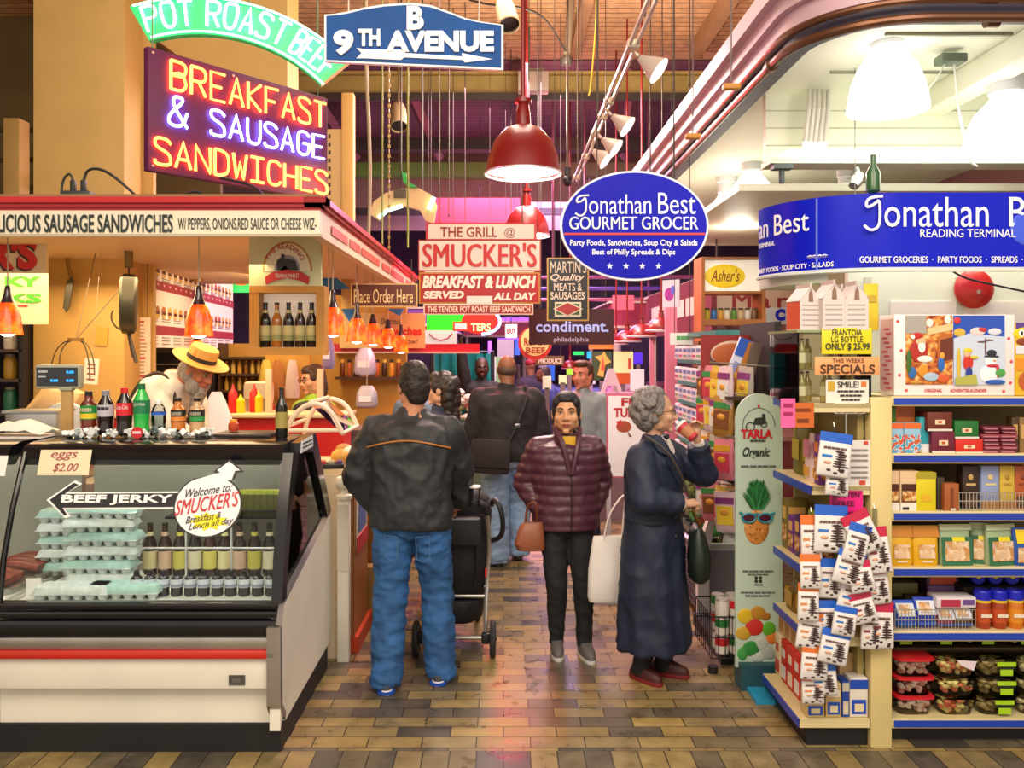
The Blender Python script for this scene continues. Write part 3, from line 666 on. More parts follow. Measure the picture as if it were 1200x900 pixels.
bottle('stout_bottle', 'tall dark bottle with a gold side label at the right end of the case top', (W(330, 0, 4.45).x, 4.45, TOPZ), .262, .031, '14120f', '9c8e4a', '15130f', None, 'flask')
m = MB(); rp = random.Random(2); vs = []; fs = []
for i in range(9):
    for j in range(6): vs.append((-.16+i*.04, -.1+j*.04, .01+.075*max(0, 1-((i-4)/4.6)**2)*max(.1, 1-((j-2.5)/3.2)**2)+rp.uniform(-.008, .012)))
for i in range(8):
    for j in range(5): a = i*6+j; fs.append((a, a+6, a+7, a+1))
m.add(vs, fs, M('efe6e0', .8)); m.b2((-.16, -.1, 0), (.16, .1, .006), M('efe6e0', .8)); o = m.build('paper_pile', None, (W(24, 0, 4.52).x, 4.52, TOPZ)); tag(o, 'crumpled white wrapping paper at the left end of the case top', 'paper')
m = MB(); m.b2((W(14, 0, 5.2).x, 5.12, 1.30), (W(74, 0, 5.2).x, 5.32, 1.505), STEEL, bv=.01); m.b2((W(12, 0, 5.2).x, 5.11, 1.50), (W(76, 0, 5.2).x, 5.33, 1.515), STEEL); m.b2((W(16, 0, 5.2).x, 5.14, 0), (W(72, 0, 5.2).x, 5.30, 1.3), STEEL); wtag(m, 'steel_bin', 'stainless steel bin behind the scale display', 'bin')
m = MB(); m.box((0, 0, 0), (.30, .22, .016), M('3a3230', .4), bv=.004); o = m.build('cutting_board', None, (W(290, 0, 4.6).x, 4.6, TOPZ+.008)); tag(o, 'dark flat tray lying on the right end of the case top', 'tray')

# --- column wall fittings
t = thing('hanging_scale', 'round hanging dial scale seen from the side by the cream column', 'scale', W(151, 356, 6.4))
m = MB(); m.lathe([(.0, -.055), (.20, -.055), (.225, -.04), (.225, .04), (.20, .055), (0, .055)], M('3a3a30', .35, metal=.4), (0, 0, 0), 32, None, (-.93, -.36, .02)); m.build('casing', t)
m = MB(); m.lathe([(.0, .056), (.195, .056), (.195, .060), (0, .06)], M('b8ad86', .4), (0, 0, 0), 32, None, (-.93, -.36, .02)); m.build('dial', t)
m = MB(); m.cyl((0, 0, .22), (0, 0, 2.62-t.location.z), .006, M('4a4030')); m.box((0, 0, .40), (.05, .04, .26), M('7d6a30', .5)); m.build('hanger', t)
m = MB(); m.tube(smooth_pts([(-.03, -.05, -.2), (-.08, -.06, -.17), (-.11, -.06, -.1), (-.09, -.06, -.05)], 2), .007, M('4a4238'), 6); m.tube([(0, 0, -.22), (.02, 0, -.3), (.06, -.01, -.44)], .014, M('3a3028'), 6); m.tube([(0, 0, -.22), (.01, .02, -.34), (.03, 0, -.4)], .012, M('6b5433'), 6); m.build('hook', t)
t = thing('pan_hanger', 'wire arms of a hanging scale pan in front of the column', 'scale', W(89, 398, 6.2))
m = MB(); m.lathe([(0, -.012), (.055, -.012), (.055, .012), (0, .012)], M('7a5a2a', .5), (0, 0, 0), 16); m.build('hub', t)
for q, dx, dz in ((-1, -.20, -.28), (1, .15, -.26), (-.5, -.13, -.2), (.6, .11, -.3)): m = MB(); m.tube(smooth_pts([(0, 0, 0), (dx*.6, -.02*q, -.02), (dx*.95, -.03*q, dz*.5), (dx, -.03*q, dz)], 2), .005, M('5d5240', .4, metal=.5), 6); m.build('arm', t)
m = MB(); m.tube([(0, 0, .0), (.27, .1, .37)], .004, M('6b6250'), 5); m.tube([(0, .0, .0), (0, .3, 2.62-t.location.z)], .003, M('6b6250'), 5); m.build('cord', t)
t = thing('kitchen_knife', 'bundle of long tools hanging on a string against the column', 'tool', W(79, 330, 6.9))
m = MB(); m.tube([(.0, 0, .19), (.012, 0, .12), (.035, 0, .03)], .018, M('8d6a35'), 8); m.build('handle', t)
m = MB(); m.prism([(.035, .03), (.05, .0), (.02, -.2), (-.01, -.25), (-.03, -.2), (.0, 0)], -.01, .01, M('6b6a60', .35, metal=.7)); m.prism([(.0, .03), (-.02, -.02), (-.045, -.22), (-.02, -.2)], .012, .02, M('4a4640', .4)); m.build('blade', t)
m = MB(); m.cyl((0, 0, .19), (0, 0, 2.62-t.location.z), .003, M('b09a6a')); m.build('string', t)
m = MB(); m.box((0, 0, 0), (.10, .006, .155), M('c99f45', .7)); o = m.build('paper_square', None, W(119, 394, 6.99), rot=(0, .06, 0)); tag(o, 'ochre paper square stuck on the cream column', 'paper')
m = MB(); m.box((0, 0, 0), (.105, .006, .19), M('efe6dc', .7)); m.cyl((0, 0, .09), (0, 0, 2.62-1.72), .0015, M('b8a890'), seg=5)
for z in (.05, .02, -.02, -.06): m.box((0, -.004, z), (.06, .002, .012), M('a05048'))
o = m.build('paper_note', None, W(107, 435, 6.3), rot=(.0, .08, 0)); tag(o, 'white paper note with red writing beside the scale display', 'note')
m = MB(); m.box((0, 0, -.13), (.02, .02, 1.0), M('8a7040')); 
b_ = Board('smoked_sign', 'cream sign with red and green letters at the left end of the stall', 'sign', -130, 268, 54, 380, 6.0, .03, 'ead9b0')
for s_, x0, y0, x1, y1, c, bo in (("R'S", -14, 278, 44, 316, 'd8261f', .05), ('KY', 6, 324, 48, 336, '4fb52a', .05), ('KS', 8, 344, 49, 355, '4fb52a', .05)):
    if bo and c[0] == 'd': b_.text(s_, x0-2, y0+2, x1-2, y1+2, '4a2a20', bo, y=-.003)
    b_.text(s_, x0, y0, x1, y1, c, bo)
b_.text('##', 18, 357, 33, 360, 'b03030'); b_.hang((-60, 44), 268, 2.62)

# --- menu board along the kitchen wall
A, B_ = V((-3.13, 7.5, 0)), V((-3.55, 11.2, 0)); d = (B_-A); Lm = d.length; ang = math.atan2(d.y, d.x)
t = thing('menu_board', 'long white menu board with maroon bands and food pictures', 'menu board', (A.x, A.y, 1.9), ang)
X = Matrix.Identity(4)
m = MB(); m.b2((0, 0, 0), (Lm, .04, 1.15), M('efe2d8', .5)); m.build('board', t)
m = MB()
for z in (.12, .53, .92): m.b2((0, -.006, z), (Lm, 0, z+.085), M('9a2f3a', .5))
m.build('bands', t)
m = MB(); rf = random.Random(9)
for z in (.28, .66, 1.04):
    for k in range(18):
        x = .1+k*.2; c = rf.choice(['c98a35', 'd9a24a', 'a8602a', 'b0462a']); m.ell((x, -.004, z+.06), (.06, .006, .045), M(c, .6), seg=10, ring=6); m.ell((x, -.007, z+.04), (.062, .006, .02), M('5a2a18', .6), seg=10, ring=6); m.ell((x, -.005, z+.02), (.055, .006, .03), M('d9b060', .6), seg=10, ring=6)
m.build('food_pictures', t)
m = MB()
for k in range(18):
    for z in (.57, .96): m.b2((.08+k*.2, -.009, z), (.12+k*.2, -.006, z+.02), M('e9c9c0'))
for z in (.03, .06, .09, .24, .26, .62, .64):
    for k in range(9): m.b2((.05+k*.4, -.008, z), (.3+k*.4, 0, z+.008), M('8a7a78'))
m.build('print', t)
b_ = Board('menu_sheet', 'narrow white menu sheet with red lines hanging beside the column', 'menu', 152, 372, 176, 492, 7.3, .012, 'f0dfd2')
m = MB(); rf = random.Random(4)
for k in range(26):
    z = .40-k*.031; w = rf.uniform(.03, .065); m.box((0, -.003, z), (w*2, .002, .008 if k % 5 else .016), M('b8453f' if k % 5 == 0 else '8a6a64'))
m.build('print', b_.o); b_.hang((156, 172), 372, 2.62, .003)
# neon H far behind
t = thing('neon_sign', 'green lit sign with an orange disc and letter H seen behind the beer shelf', 'sign', W(283, 315, 11.25))
m = MB(); m.box((0, .04, 0), (.30, .06, .62), mat('green_glow', '2fd060', .4, emit=.9)); m.build('panel', t)
m = MB(); m.lathe([(0, 0), (.17, 0), (.17, .02), (0, .02)], mat('orange_glow', 'f06a28', .4, emit=.8), (0, 0, -.05), 24, None, (0, -1, 0)); m.build('disc', t)
m = MB(); neon_word(m, 'H', -.09, -.14, .07, .06, mat('peach_neon', 'ffc890', emit=4), .012); m.build('letter', t)

# --- beer shelf box and station sign hanging at the corner
BY = 5.4; WOODL = mat('honey_wood', 'b9812f', .5, ns=6, na=.15)
t = thing('bottle_shelf_box', 'wooden box frame hanging with five beer bottles in it', 'shelf', W(336, 416, BY)); c = t.location
def bx(m, x0, y0, x1, y1, ya, yb, mt): a = W(x0, y1, BY); b = W(x1, y0, BY); m.b2((a.x-c.x, ya, a.z-c.z), (b.x-c.x, yb, b.z-c.z), mt)
m = MB(); bx(m, 292, 335, 380, 343, 0, .14, WOODL); bx(m, 292, 407, 380, 416, 0, .14, WOODL); bx(m, 292, 343, 303, 407, .003, .137, WOODL); bx(m, 370, 343, 380, 407, .003, .137, WOODL); m.build('frame', t)
m = MB(); bx(m, 302, 342, 371, 408, .12, .135, mat('backlit_panel', 'f2dfc8', .5, emit=.25)); m.build('back', t)
for k in range(5):
    px = 308+k*13.7; p = W(px, 407, BY)
    bottle('beer_bottle', ('black beer bottle leftmost in the wooden box', 'amber beer bottle second from the left in the wooden box', 'black beer bottle in the middle of the wooden box', 'brown beer bottle second from the right in the wooden box', 'black beer bottle rightmost in the wooden box')[k], (p.x, BY+.06, p.z+.002), .285, .034, ('16100c', 'a0601a', '16100c', '2a160c', '16100c')[k], 'b9ab72', '241c18', 'beer bottles in the wooden box', 'beer', '8a8a52')
b_ = Board('station_sign', 'pale green sign with a locomotive emblem above the beer shelf', 'sign', 292, 276, 376, 335, BY, .05, 'cfd2a4')
ring = [(337+29*math.cos(a), 318+35*math.sin(a)) for a in [PI+PI*k/20 for k in range(21)]]
b_.poly(ring, 'b8863a', 'arch', 0, .005); b_.poly([(337+(x-337)*.93, 318+(y-318)*.93) for x, y in ring], 'e0dcc0', 'arch_face', .005, .007); b_.poly([(337+15*math.cos(a), 317+18*math.sin(a)) for a in [PI+PI*k/16 for k in range(17)]], '8d8ea0', 'emblem', .007, .009)
for pts in ([(325, 317), (325, 305), (330, 303), (330, 298), (334, 298), (334, 303), (346, 305), (350, 317)], [(328, 318), (334, 311), (341, 318)]): b_.poly(pts, '2c2a34', 'locomotive', .009, .011)
b_.poly([(311, 325), (320, 319), (337, 316), (354, 319), (363, 325), (362, 334), (352, 329), (337, 326), (322, 329), (312, 334)], 'b8242c', 'ribbon', .007, .012)
b_.d = .013; b_.text('TERMINAL MARKET', 323, 321, 351, 326, 'f0d8c8')
def arcw(u, w):
    a = u/.132; r = .12+w; return (r*math.sin(a), -.075+r*1.25*math.cos(a)-.0)
m = MB(); put_text(m, 'THE READING', -.14, .0, .14, .026, M('b8402a'), -.009, .01, warp=arcw); m.build('lettering', b_.o)
b_.hang((300, 368), 276, 2.62, .005)

# --- amber pendant lamps
AMB = ramp_mat('amber_art_glass', 'noise', 14, [(.3, 'd81c08'), (.5, 'f2500c'), (.7, 'ff8a1a')], .25, emit=.95); NECK = M('33202c', .2, coat=.5); BULB = mat('bulb_glow', 'fff0d8', emit=14)
def amber_lamp(px, yt, yb, Y, label, tall=True):
    k = Y/F; h = (yb-yt)*k; p = W(px, yb, Y); t = thing('pendant_lamp', label, 'lamp', p, 0, 'amber glass pendant lamps')
    m = MB(); m.lathe([(.083, 0), (.078, .03), (.07, .11), (.055, .16), (.04, .185)], AMB, seg=20, cap=False); m.build('shade', t)
    m = MB(); m.lathe([(.041, .183), (.03, .21), (.021, .24), (.017, h-.01), (.012, h)], NECK, seg=16); m.build('neck', t)
    m = MB(); m.ell((0, 0, .02), (.05, .05, .032), BULB); m.build('bulb', t)
    m = MB(); m.cyl((0, 0, h), (0, 0, 2.62-p.z), .004, M('b8a890')); m.build('cord', t)
    m = MB(); m.lathe([(.06, 2.62-p.z), (.06, 2.605-p.z), (.03, 2.595-p.z)], M('b08a50', .3, metal=.7), seg=18); m.build('ceiling_plate', t)
    return t
amber_lamp(9, 335, 392, 5.0, 'amber lamp cut by the left frame edge'); amber_lamp(233, 335, 394, 5.0, 'amber lamp hanging in front of the menu board')
amber_lamp(231, 398, 419, 9.0, 'small amber lamp behind the straw hat')
for k, (px, yt, yb, Y) in enumerate(((390, 340, 393, 5.7), (418, 355, 401, 6.7), (437, 368, 404, 7.5), (455, 374, 407, 8.4), (470, 380, 413, 9.3))):
    amber_lamp(px, yt, yb, Y, 'amber lamp, %s from the near end of the aisle row' % ORD[k])
b_ = Board('order_sign', 'brown sign reading Place Order Here under the stall soffit', 'sign', 411, 332, 489, 360, 7.0, .03, '5d2a20', 'c9a870'); b_.d = .005; b_.text('Place Order Here', 415, 339, 484, 355, 'e9c98f'); b_.hang((418, 482), 332, 2.62, .004)
b_ = Board('sandwich_sign', 'tan sign with red sandwich lettering behind the amber lamps', 'sign', 398, 367, 498, 408, 9.5, .03, 'd9b878'); b_.text('Delicious', 446, 373, 470, 380, '4a3a2c', 0, .3); b_.text('Sandwiches', 438, 383, 494, 393, 'c8322a', .04); b_.text('Now!', 470, 397, 490, 403, '4a3a2c', 0, .3)
for pts, lb in (([(374, 333), (385, 318), (400, 330), (410, 338), (382, 340)], 'blue paper flag above the first amber lamp'), ([(400, 362), (420, 362), (410, 378)], 'blue paper flag under the order sign'), ([(452, 362), (474, 362), (468, 370)], 'blue paper flag at the right of the sandwich sign')):
    m = MB(); m.prism([W(x, y, 8.8).xz for x, y in pts], 8.8, 8.83, M('2b7fd0', .5)); p_ = W(pts[0][0]+6, pts[0][1]-2, 8.8); m.cyl((p_.x, 8.815, p_.z), (p_.x, 8.815, 2.62), .002, M('b8a890'), seg=5); wtag(m, 'paper_flag', lb, 'flag', 'blue paper flags')

# --- counter and kitchen behind
RED = mat('red_counter', 'c01a1a', .4)
t = thing('serving_ledge', 'red serving ledge with cream top inside the stall', 'counter', (-2.1, 6.45, 0))
m = MB(); m.b2((-3.0, 6.3, 0), (-1.18, 6.6, 1.38), RED); wpart(m, 'base', t); m = MB(); m.b2((-3.0, 6.25, 1.38), (-1.15, 6.68, 1.41), mat('cream_top', 'd8bf96', .4), bv=.006); wpart(m, 'worktop', t)
for k, (px, c, h, lb) in enumerate(((273, 'c8221c', .215, 'red ketchup squeeze bottle, left one on the serving ledge'), (295, 'c8221c', .215, 'red ketchup squeeze bottle, right one on the serving ledge'), (282, 'f0c818', .14, 'yellow mustard bottle left of the ketchup, lower one'), (300, 'f0c818', .17, 'yellow mustard bottle, rightmost on the serving ledge'))):
    p = W(px, 0, 6.36); t = thing('squeeze_bottle', lb, 'bottle', (p.x, 6.36+.06*(k % 2), 1.41)); m = MB(); m.lathe([(.03, 0), (.033, .01), (.033, h*.68), (.02, h*.78)], M(c, .35), seg=16); m.build('body', t); m = MB(); m.lathe([(.021, h*.77), (.012, h*.85), (.004, h)], M(c, .35), seg=12); m.build('nozzle', t)
for px in (289, 307): p = W(px, 0, 6.45); m = MB(); m.lathe([(.0, 0), (.036, 0), (.036, .1), (.03, .1)], STEEL, (p.x, 6.52, 1.41), 16); wtag(m, 'steel_cup', 'steel cup on the serving ledge, %s' % ('between the two ketchup bottles' if px < 300 else 'right of the mustard'), 'cup')
m = MB(); p = W(279, 0, 4.7); m.lathe([(.022, 0), (.028, .01), (.028, .04), (.02, .05)], M('c04a2a', .3), (p.x, 4.62, TOPZ+.02), 14); m.lathe([(.02, .05), (.02, .062)], M('e0a030'), (p.x, 4.62, TOPZ+.02), 14); wtag(m, 'sauce_jar', 'small red jar with a yellow lid on the case top', 'jar')
for k, px in enumerate((242, 384 - 8)):
    if k == 0: px = 316
    m = MB(); a = W(px, 490, 6.4); b = W(px, 432, 6.4); m.b2((a.x-.022, 6.36, 1.41), (a.x+.022, 6.40, b.z), mat('cream_post', 'dcc0a0', .5), bv=.004); wtag(m, 'guard_post', ('cream upright on the serving ledge, left one', 'cream upright on the serving ledge, right one')[k], 'post')
m = MB(); m.b2((-3.0, 7.9, 0), (-1.3, 8.4, 1.1), STEEL); m.b2((-3.0, 7.88, 1.1), (-1.3, 8.42, 1.14), STEEL); wtag(m, 'work_bench', 'steel work bench in the kitchen', 'bench')
t = thing('oven_unit', 'dark oven and hood behind the man in the straw hat', 'oven', (-3.45, 9.3, 0)); m = MB(); m.b2((-3.9, 9.0, 0), (-3.1, 9.6, 1.0), M('6a6460', .4)); m.b2((-3.9, 9.0, 1.28), (-3.1, 9.6, 1.85), M('2d2826', .5)); m.b2((-3.9, 9.4, 1.0), (-3.1, 9.6, 1.28), M('8d8880', .4)); wpart(m, 'casing', t)
m = MB()
for k in range(4): m.b2((-3.85, 8.98, 1.42+k*.1), (-3.15, 9.0, 1.435+k*.1), M('9a8d80'))
wpart(m, 'racks', t)
t = thing('bottle_rack', 'rack of gold capped bottles in the kitchen right of the straw hat', 'rack', (-2.75, 9.3, 0)); m = MB()
for z in (0, .55, 1.1, 1.42, 1.60, 1.78): m.b2((-3.05, 9.15, z), (-2.2, 9.45, z+.025), M('4a3420'))
m.b2((-3.05, 9.43, 0), (-2.2, 9.45, 1.95), mat('backboard', 'b98a40', .5)); m.b2((-3.06, 9.15, 0), (-3.04, 9.45, 1.95), M('4a3420')); wpart(m, 'rack_frame', t)
for j, z in enumerate((1.445, 1.625)):
    for k in range(11):
        m = MB(); m.lathe([(.022, 0), (.024, .05), (.022, .09), (.010, .12)], M(('d0a040', '8a5a1a', 'e0c060')[(k+j) % 3], .25), (-3.0+k*.07, 9.25, z), 10); m.lathe([(.011, .118), (.011, .14)], M('d8b048', .3), (-3.0+k*.07, 9.25, z), 10)
        wtag(m, 'sauce_bottle', 'gold capped bottle, %s from the left on the %s row of the kitchen rack' % (ORD[k], ('lower', 'upper')[j]), 'bottle', 'bottles on the kitchen rack')
m = MB(); m.b2((-2.4, 8.6, 0), (-1.95, 8.65, 2.3), mat('kitchen_wall', 'c8963f', .6, ns=3, na=.1)); m.b2((-2.85, 9.7, 0), (-1.1, 9.75, 2.5), mat('kitchen_wall')); struct(m, 'wall_kitchen', 'ochre kitchen wall')
for k, (px, c) in enumerate(((311, 'd0b850'), (325, 'b07038'), (342, 'dcc8c0'))):
    a = W(px, 432, 8.5); m = MB(); m.loft([(a.x, 8.52, 1.40, .07, .03), (a.x, 8.52, 1.5, .075, .04), (a.x, 8.52, 1.72, .05, .03), (a.x, 8.52, 1.78, .03, .02)], M(c, .7), 14); wtag(m, 'apron', ('yellow cloth hanging on the kitchen wall', 'brown cloth hanging on the kitchen wall', 'white plastic bag hanging on the kitchen wall')[k], 'cloth', base=(a.x, 8.52, 1.4))
m = MB(); m.box((0, 0, .05), (.2, .15, .1), M('b02a20', .4), bv=.02); m.box((0, 0, .15), (.18, .13, .1), M('e8dcc0', .5), bv=.02); p = W(299, 0, 7.98); o = m.build('cash_register', None, (p.x, 8.1, 1.14)); o.scale = (1.4, 1.4, 2.2); tag(o, 'red and cream till on the kitchen bench', 'till')

# --- aisle side: sneeze guard, newel post, arched wood panel, cabinet
CRM = mat('cream_tube', 'e0c8ae', .4)
t = thing('sneeze_guard', 'cream framed glass sneeze guard at the corner of the stall', 'guard', (-1.12, 5.75, 1.15))
m = MB(); P = lambda x, y, Y: W(x, y, Y)
for Y in (5.3, 5.84): m.tube(smooth_pts([(-1.36, Y, 1.15), (-1.36, Y, 1.4), (-1.22, Y, 1.56), (-1.08, Y, 1.52), (-1.0, Y, 1.36)], 2), .016, CRM, 8)
for x, z in ((-1.36, 1.4), (-1.2, 1.555), (-1.0, 1.36), (-1.36, 1.16)): m.tube([(x, 5.3, z), (x, 5.84, z)], .013, CRM, 8)
m.tube([(-1.36, 5.3, 1.38), (-1.02, 5.3, 1.38)], .013, CRM, 8); wpart(m, 'frame', t)
m = MB(); m.add([(-1.21, 5.3, 1.55), (-1.0, 5.3, 1.36), (-1.0, 5.84, 1.36), (-1.21, 5.84, 1.55)], [(0, 1, 2, 3)], GLASS); wpart(m, 'glass', t)
t = thing('side_counter', 'cream counter along the aisle side of the stall', 'counter', (-1.2, 6.2, 0)); m = MB(); m.b2((-1.42, 5.2, 0), (-1.0, 5.86, 1.12), mat('cream_wood', 'd9c8ac', .5)); wpart(m, 'base', t); m = MB(); m.b2((-1.44, 5.21, 1.12), (-.97, 5.86, 1.15), mat('cream_top')); wpart(m, 'worktop', t)
for k, (px, c) in enumerate(((402, 'd09a40'), (410, 'e0d8d0'), (396, 'b07a3a'))):
    m = MB(); p = W(px, 0, 5.55); m.ell((p.x, 5.45+.15*k, 1.20), (.06, .07, .05), M(c, .6)); wtag(m, 'pastry', ('golden bread roll under the sneeze guard', 'white wrapped roll under the sneeze guard', 'brown bread roll at the back under the sneeze guard')[k], 'bread')
m = MB(); m.box((0, 0, .015), (.16, .12, .03), M('1d1a1c', .4), bv=.006)
for k, c in enumerate(('b02a20', '9a9a80', '502a60')): m.box((-.05+k*.05, 0, .035), (.035, .08, .02), M(c, .5))
o = m.build('sample_tray', None, (W(388, 0, 5.28).x, 5.28, 1.15), .2); tag(o, 'small black tray of samples on the counter corner behind the deli case', 'tray')
m = MB(); m.b2((-1.0, 5.13, 0), (-.93, 5.20, .98), WHP, bv=.004); m.lathe([(.05, .98), (.05, 1.0), (.022, 1.01), (.022, 1.03), (.043, 1.05), (.052, 1.08), (.043, 1.11), (.0, 1.125)], WHP, (-.965, 5.165, 0), 18); m.b2((-1.0, 5.125, .55), (-.93, 5.13, .95), M('d6cfbf')); wtag(m, 'newel_post', 'white newel post with a ball top behind the deli case', 'post')
WOOD = ramp_mat('brown_wood', 'wave', 3, [(0, '7a4a1c'), (1, 'a06a2c')], .45, (6, 1, .3))
t = thing('arched_wooden_sign', 'round topped wooden panel with a coloured emblem beside the aisle', 'sign', (-.93, 5.55, 0)); m = MB()
arc = [(5.55+.26*math.cos(a), 1.0+.20*math.sin(a)) for a in [PI*k/16 for k in range(17)]]
m.prism([(5.81, .1)]+arc+[(5.29, .1)], -.965, -.925, WOOD, plane='yz'); m.b2((-.99, 5.29, 0), (-.9, 5.85, .1), M('b8401c', .5)); wpart(m, 'board', t)
m = MB(); arc2 = [(5.55+.2*math.cos(a), .86+.17*math.sin(a)) for a in [PI*k/16 for k in range(17)]]; m.prism([(5.75, .62)]+arc2+[(5.35, .62)], -.925, -.920, M('d8d4c4', .5), plane='yz'); m.prism([(5.70, .72), (5.68, .9), (5.55, .98), (5.42, .9), (5.40, .72)], -.92, -.916, M('4a6aa8', .5), plane='yz'); m.prism([(5.76, .60), (5.76, .70), (5.34, .70), (5.34, .60)], -.92, -.914, M('b8242c', .5), plane='yz'); wpart(m, 'emblem', t)
t = thing('wooden_cabinet', 'brown wooden cabinet with steel pulls along the aisle', 'cabinet', (-1.0, 6.6, 0)); m = MB(); m.b2((-1.14, 6.02, .1), (-.86, 7.3, 1.1), WOOD); m.b2((-1.14, 6.03, 0), (-.88, 7.3, .1), M('2a2018')); wpart(m, 'body', t)
for y in (6.02, 6.44, 6.86):
    m = MB(); m.b2((-.862, y+.02, .14), (-.845, y+.4, 1.06), WOOD, bv=.004); o = wpart(m, 'door', t); m = MB(); m.cyl((-.83, y+.35, .5), (-.83, y+.35, .72), .012, STEEL); 
    for v in m.v: v -= t.location
    m.build('handle', o)
m = MB(); m.b2((-.98, 5.88, 0), (-.80, 6.0, .38), mat('tan_box', 'a88a58', .6), bv=.004); wtag(m, 'carton', 'plain tan box on the floor against the cabinet', 'box')

# ================================================================ RIGHT: GROCERY SHELVES
SHELFM = mat('shelf_cream', 'd9c894', .45, ns=4, na=.05); BLUEST = mat('blue_ticket_strip', '1d3fae', .35); POSTC = mat('post_cream', 'ddc98a', .45, ns=4, na=.05); KICK = M('151517', .5)
PEG = brick_mat('pegboard', .025, .025, [(0, 'c0b078'), (1, 'c8b880')], 0, '5a4c2c', .6, .004)
def pk(name, label, cat, x0, x1, zb, h, Y, dep, col, art=(), group=None, bag=False, rz=0):
    """a box or a bag standing on a shelf, with its printed front; x in photo pixels at depth Y"""
    k = Y/F; w = (x1-x0)*k; c = ((x0+x1)/2-CX)*k; m = MB(); mt = M(col, .4 if bag else .5)
    if bag:
        m.loft([(0, dep/2, 0, w*.46, dep*.42), (0, dep/2, h*.08, w*.49, dep*.5), (0, dep/2, h*.45, w*.48, dep*.46), (0, dep/2, h*.8, w*.49, dep*.22), (0, dep/2, h*.93, w*.5, dep*.06), (0, dep/2, h, w*.5, dep*.04)], mt, 24, None, 3.2)
        fy = lambda z: dep/2-dep*(.5 if z < .5 else .5-(z-.5)*.95)-.003
    else:
        m.box((0, dep/2, h/2), (w, dep, h), mt, bv=.003); fy = lambda z: -.002
    for ia, a in enumerate(art):
        if len(a) == 5:
            ax, az, bx_, bz, cc = a; eo = .0008*ia
            m.add([((ax-.5)*w, fy(az)-eo, az*h), ((bx_-.5)*w, fy(az)-eo, az*h), ((bx_-.5)*w, fy(bz)-eo, bz*h), ((ax-.5)*w, fy(bz)-eo, bz*h)], [(0, 1, 2, 3)], cc if not isinstance(cc, str) else M(cc, .45))
        else:
            ax, az, rx, rz_, cc, _ = a; m.ell(((ax-.5)*w, fy(az), az*h), (rx*w, .004, rz_*h), cc if not isinstance(cc, str) else M(cc, .45), seg=12, ring=6)
    o = m.build(name, None, (c, Y, zb), rz, ang=50 if bag else 35); return tag(o, label, cat, group)
FOOD = ramp_mat('biscuit_print', 'noise', 40, [(.35, '5a2810'), (.5, 'c07a30'), (.65, 'f0d8a0')], .5)
KIDP = ramp_mat('farm_print', 'noise', 45, [(.3, '4fa0c8'), (.48, 'b8d8e0'), (.53, 'd05030'), (.65, '58a038')], .5, const=True)
COOK = ramp_mat('sweet_print', 'voronoi', 50, [(0, '7a3a50'), (.4, 'e8d0b0'), (.7, 'c89050')], .5)
# --- gondola facing us
SY = 4.06; SZ = {0: 1.657, 1: 1.385, 2: 1.11, 3: .845, 4: .54, 5: .126}
g = thing('gondola_shelf', 'cream grocery gondola facing the viewer with blue ticket strips', 'shelf', (2.4, 4.3, 0))
m = MB(); m.b2((1.735, 4.03, 0), (1.835, 4.10, 1.655), POSTC, bv=.004); wpart(m, 'post', g)
m = MB(); m.b2((1.84, 4.50, 0), (3.2, 4.52, 1.66), PEG); wpart(m, 'pegboard', g)
m = MB(); m.b2((1.84, 4.12, 0), (3.2, 4.5, .09), KICK); wpart(m, 'kick_plate', g)
for k, z in SZ.items():
    m = MB(); m.b2((1.84, SY, z-.012), (3.2, 4.5, z), SHELFM); m.b2((1.84, SY-.006, z-.045), (3.2, SY+.012, z+.003), SHELFM, bv=.003); o = wpart(m, 'shelf_board', g)
    m = MB(); m.b2((1.855, SY-.012, z-.037), (3.2, SY-.005, z-.006), BLUEST)
    for v in m.v: v -= g.location
    m.build('ticket_strip', o)
F1 = SY+.02
pk('biscuit_box', 'orange topped animal biscuit box on the upper shelf against the post, front one', 'box', 1043, 1059, SZ[1], .145, F1, .06, '8fc0d8', ((0, .82, 1, 1, 'e0682a'), (0, 0, 1, .62, KIDP)), 'animal biscuit boxes')
pk('biscuit_box', 'orange topped animal biscuit box on the upper shelf, second from the post', 'box', 1060, 1079, SZ[1], .145, F1, .06, '8fc0d8', ((0, .82, 1, 1, 'e0682a'), (0, 0, 1, .62, KIDP)), 'animal biscuit boxes')
pk('cracker_box', 'plain orange box standing behind the animal biscuit boxes', 'box', 1050, 1072, SZ[1], .225, F1+.08, .05, 'd4702a', ((.1, .75, .9, .92, 'b05018'),)); pk('cracker_box', 'small green box behind the animal biscuits next to the post', 'box', 1042, 1050, SZ[1], .215, F1+.08, .05, '5a8a2a')
pk('tissue_box', 'teal and white box leaning right of the animal biscuits', 'box', 1078, 1090, SZ[1], .17, F1+.03, .05, '2aa0b0', ((0, 0, 1, .25, 'e0e4e6'),))
def tray(label, x0, x1, zb, h, top, Y=F1): return pk('chocolate_tray', label, 'chocolate', x0, x1, zb, h, Y, .12, top, ((.3, .35, .7, .6, 'e6cfae'), (.0, .0, 1, .12, 'ded6cc'), (.42, .42, .56, .54, 'c05030')))
tray('maroon chocolate tray under the brown one on the upper shelf', 1092, 1119, SZ[1], .105, '6a1430'); tray('brown chocolate tray on top of the maroon one', 1087, 1116, SZ[1]+.107, .09, '6a2a18')
tray('red chocolate tray under the green one on the upper shelf', 1120, 1152, SZ[1], .068, 'd02818'); tray('green chocolate tray on top of the red one', 1119, 1147, SZ[1]+.07, .085, '1a6a2a')
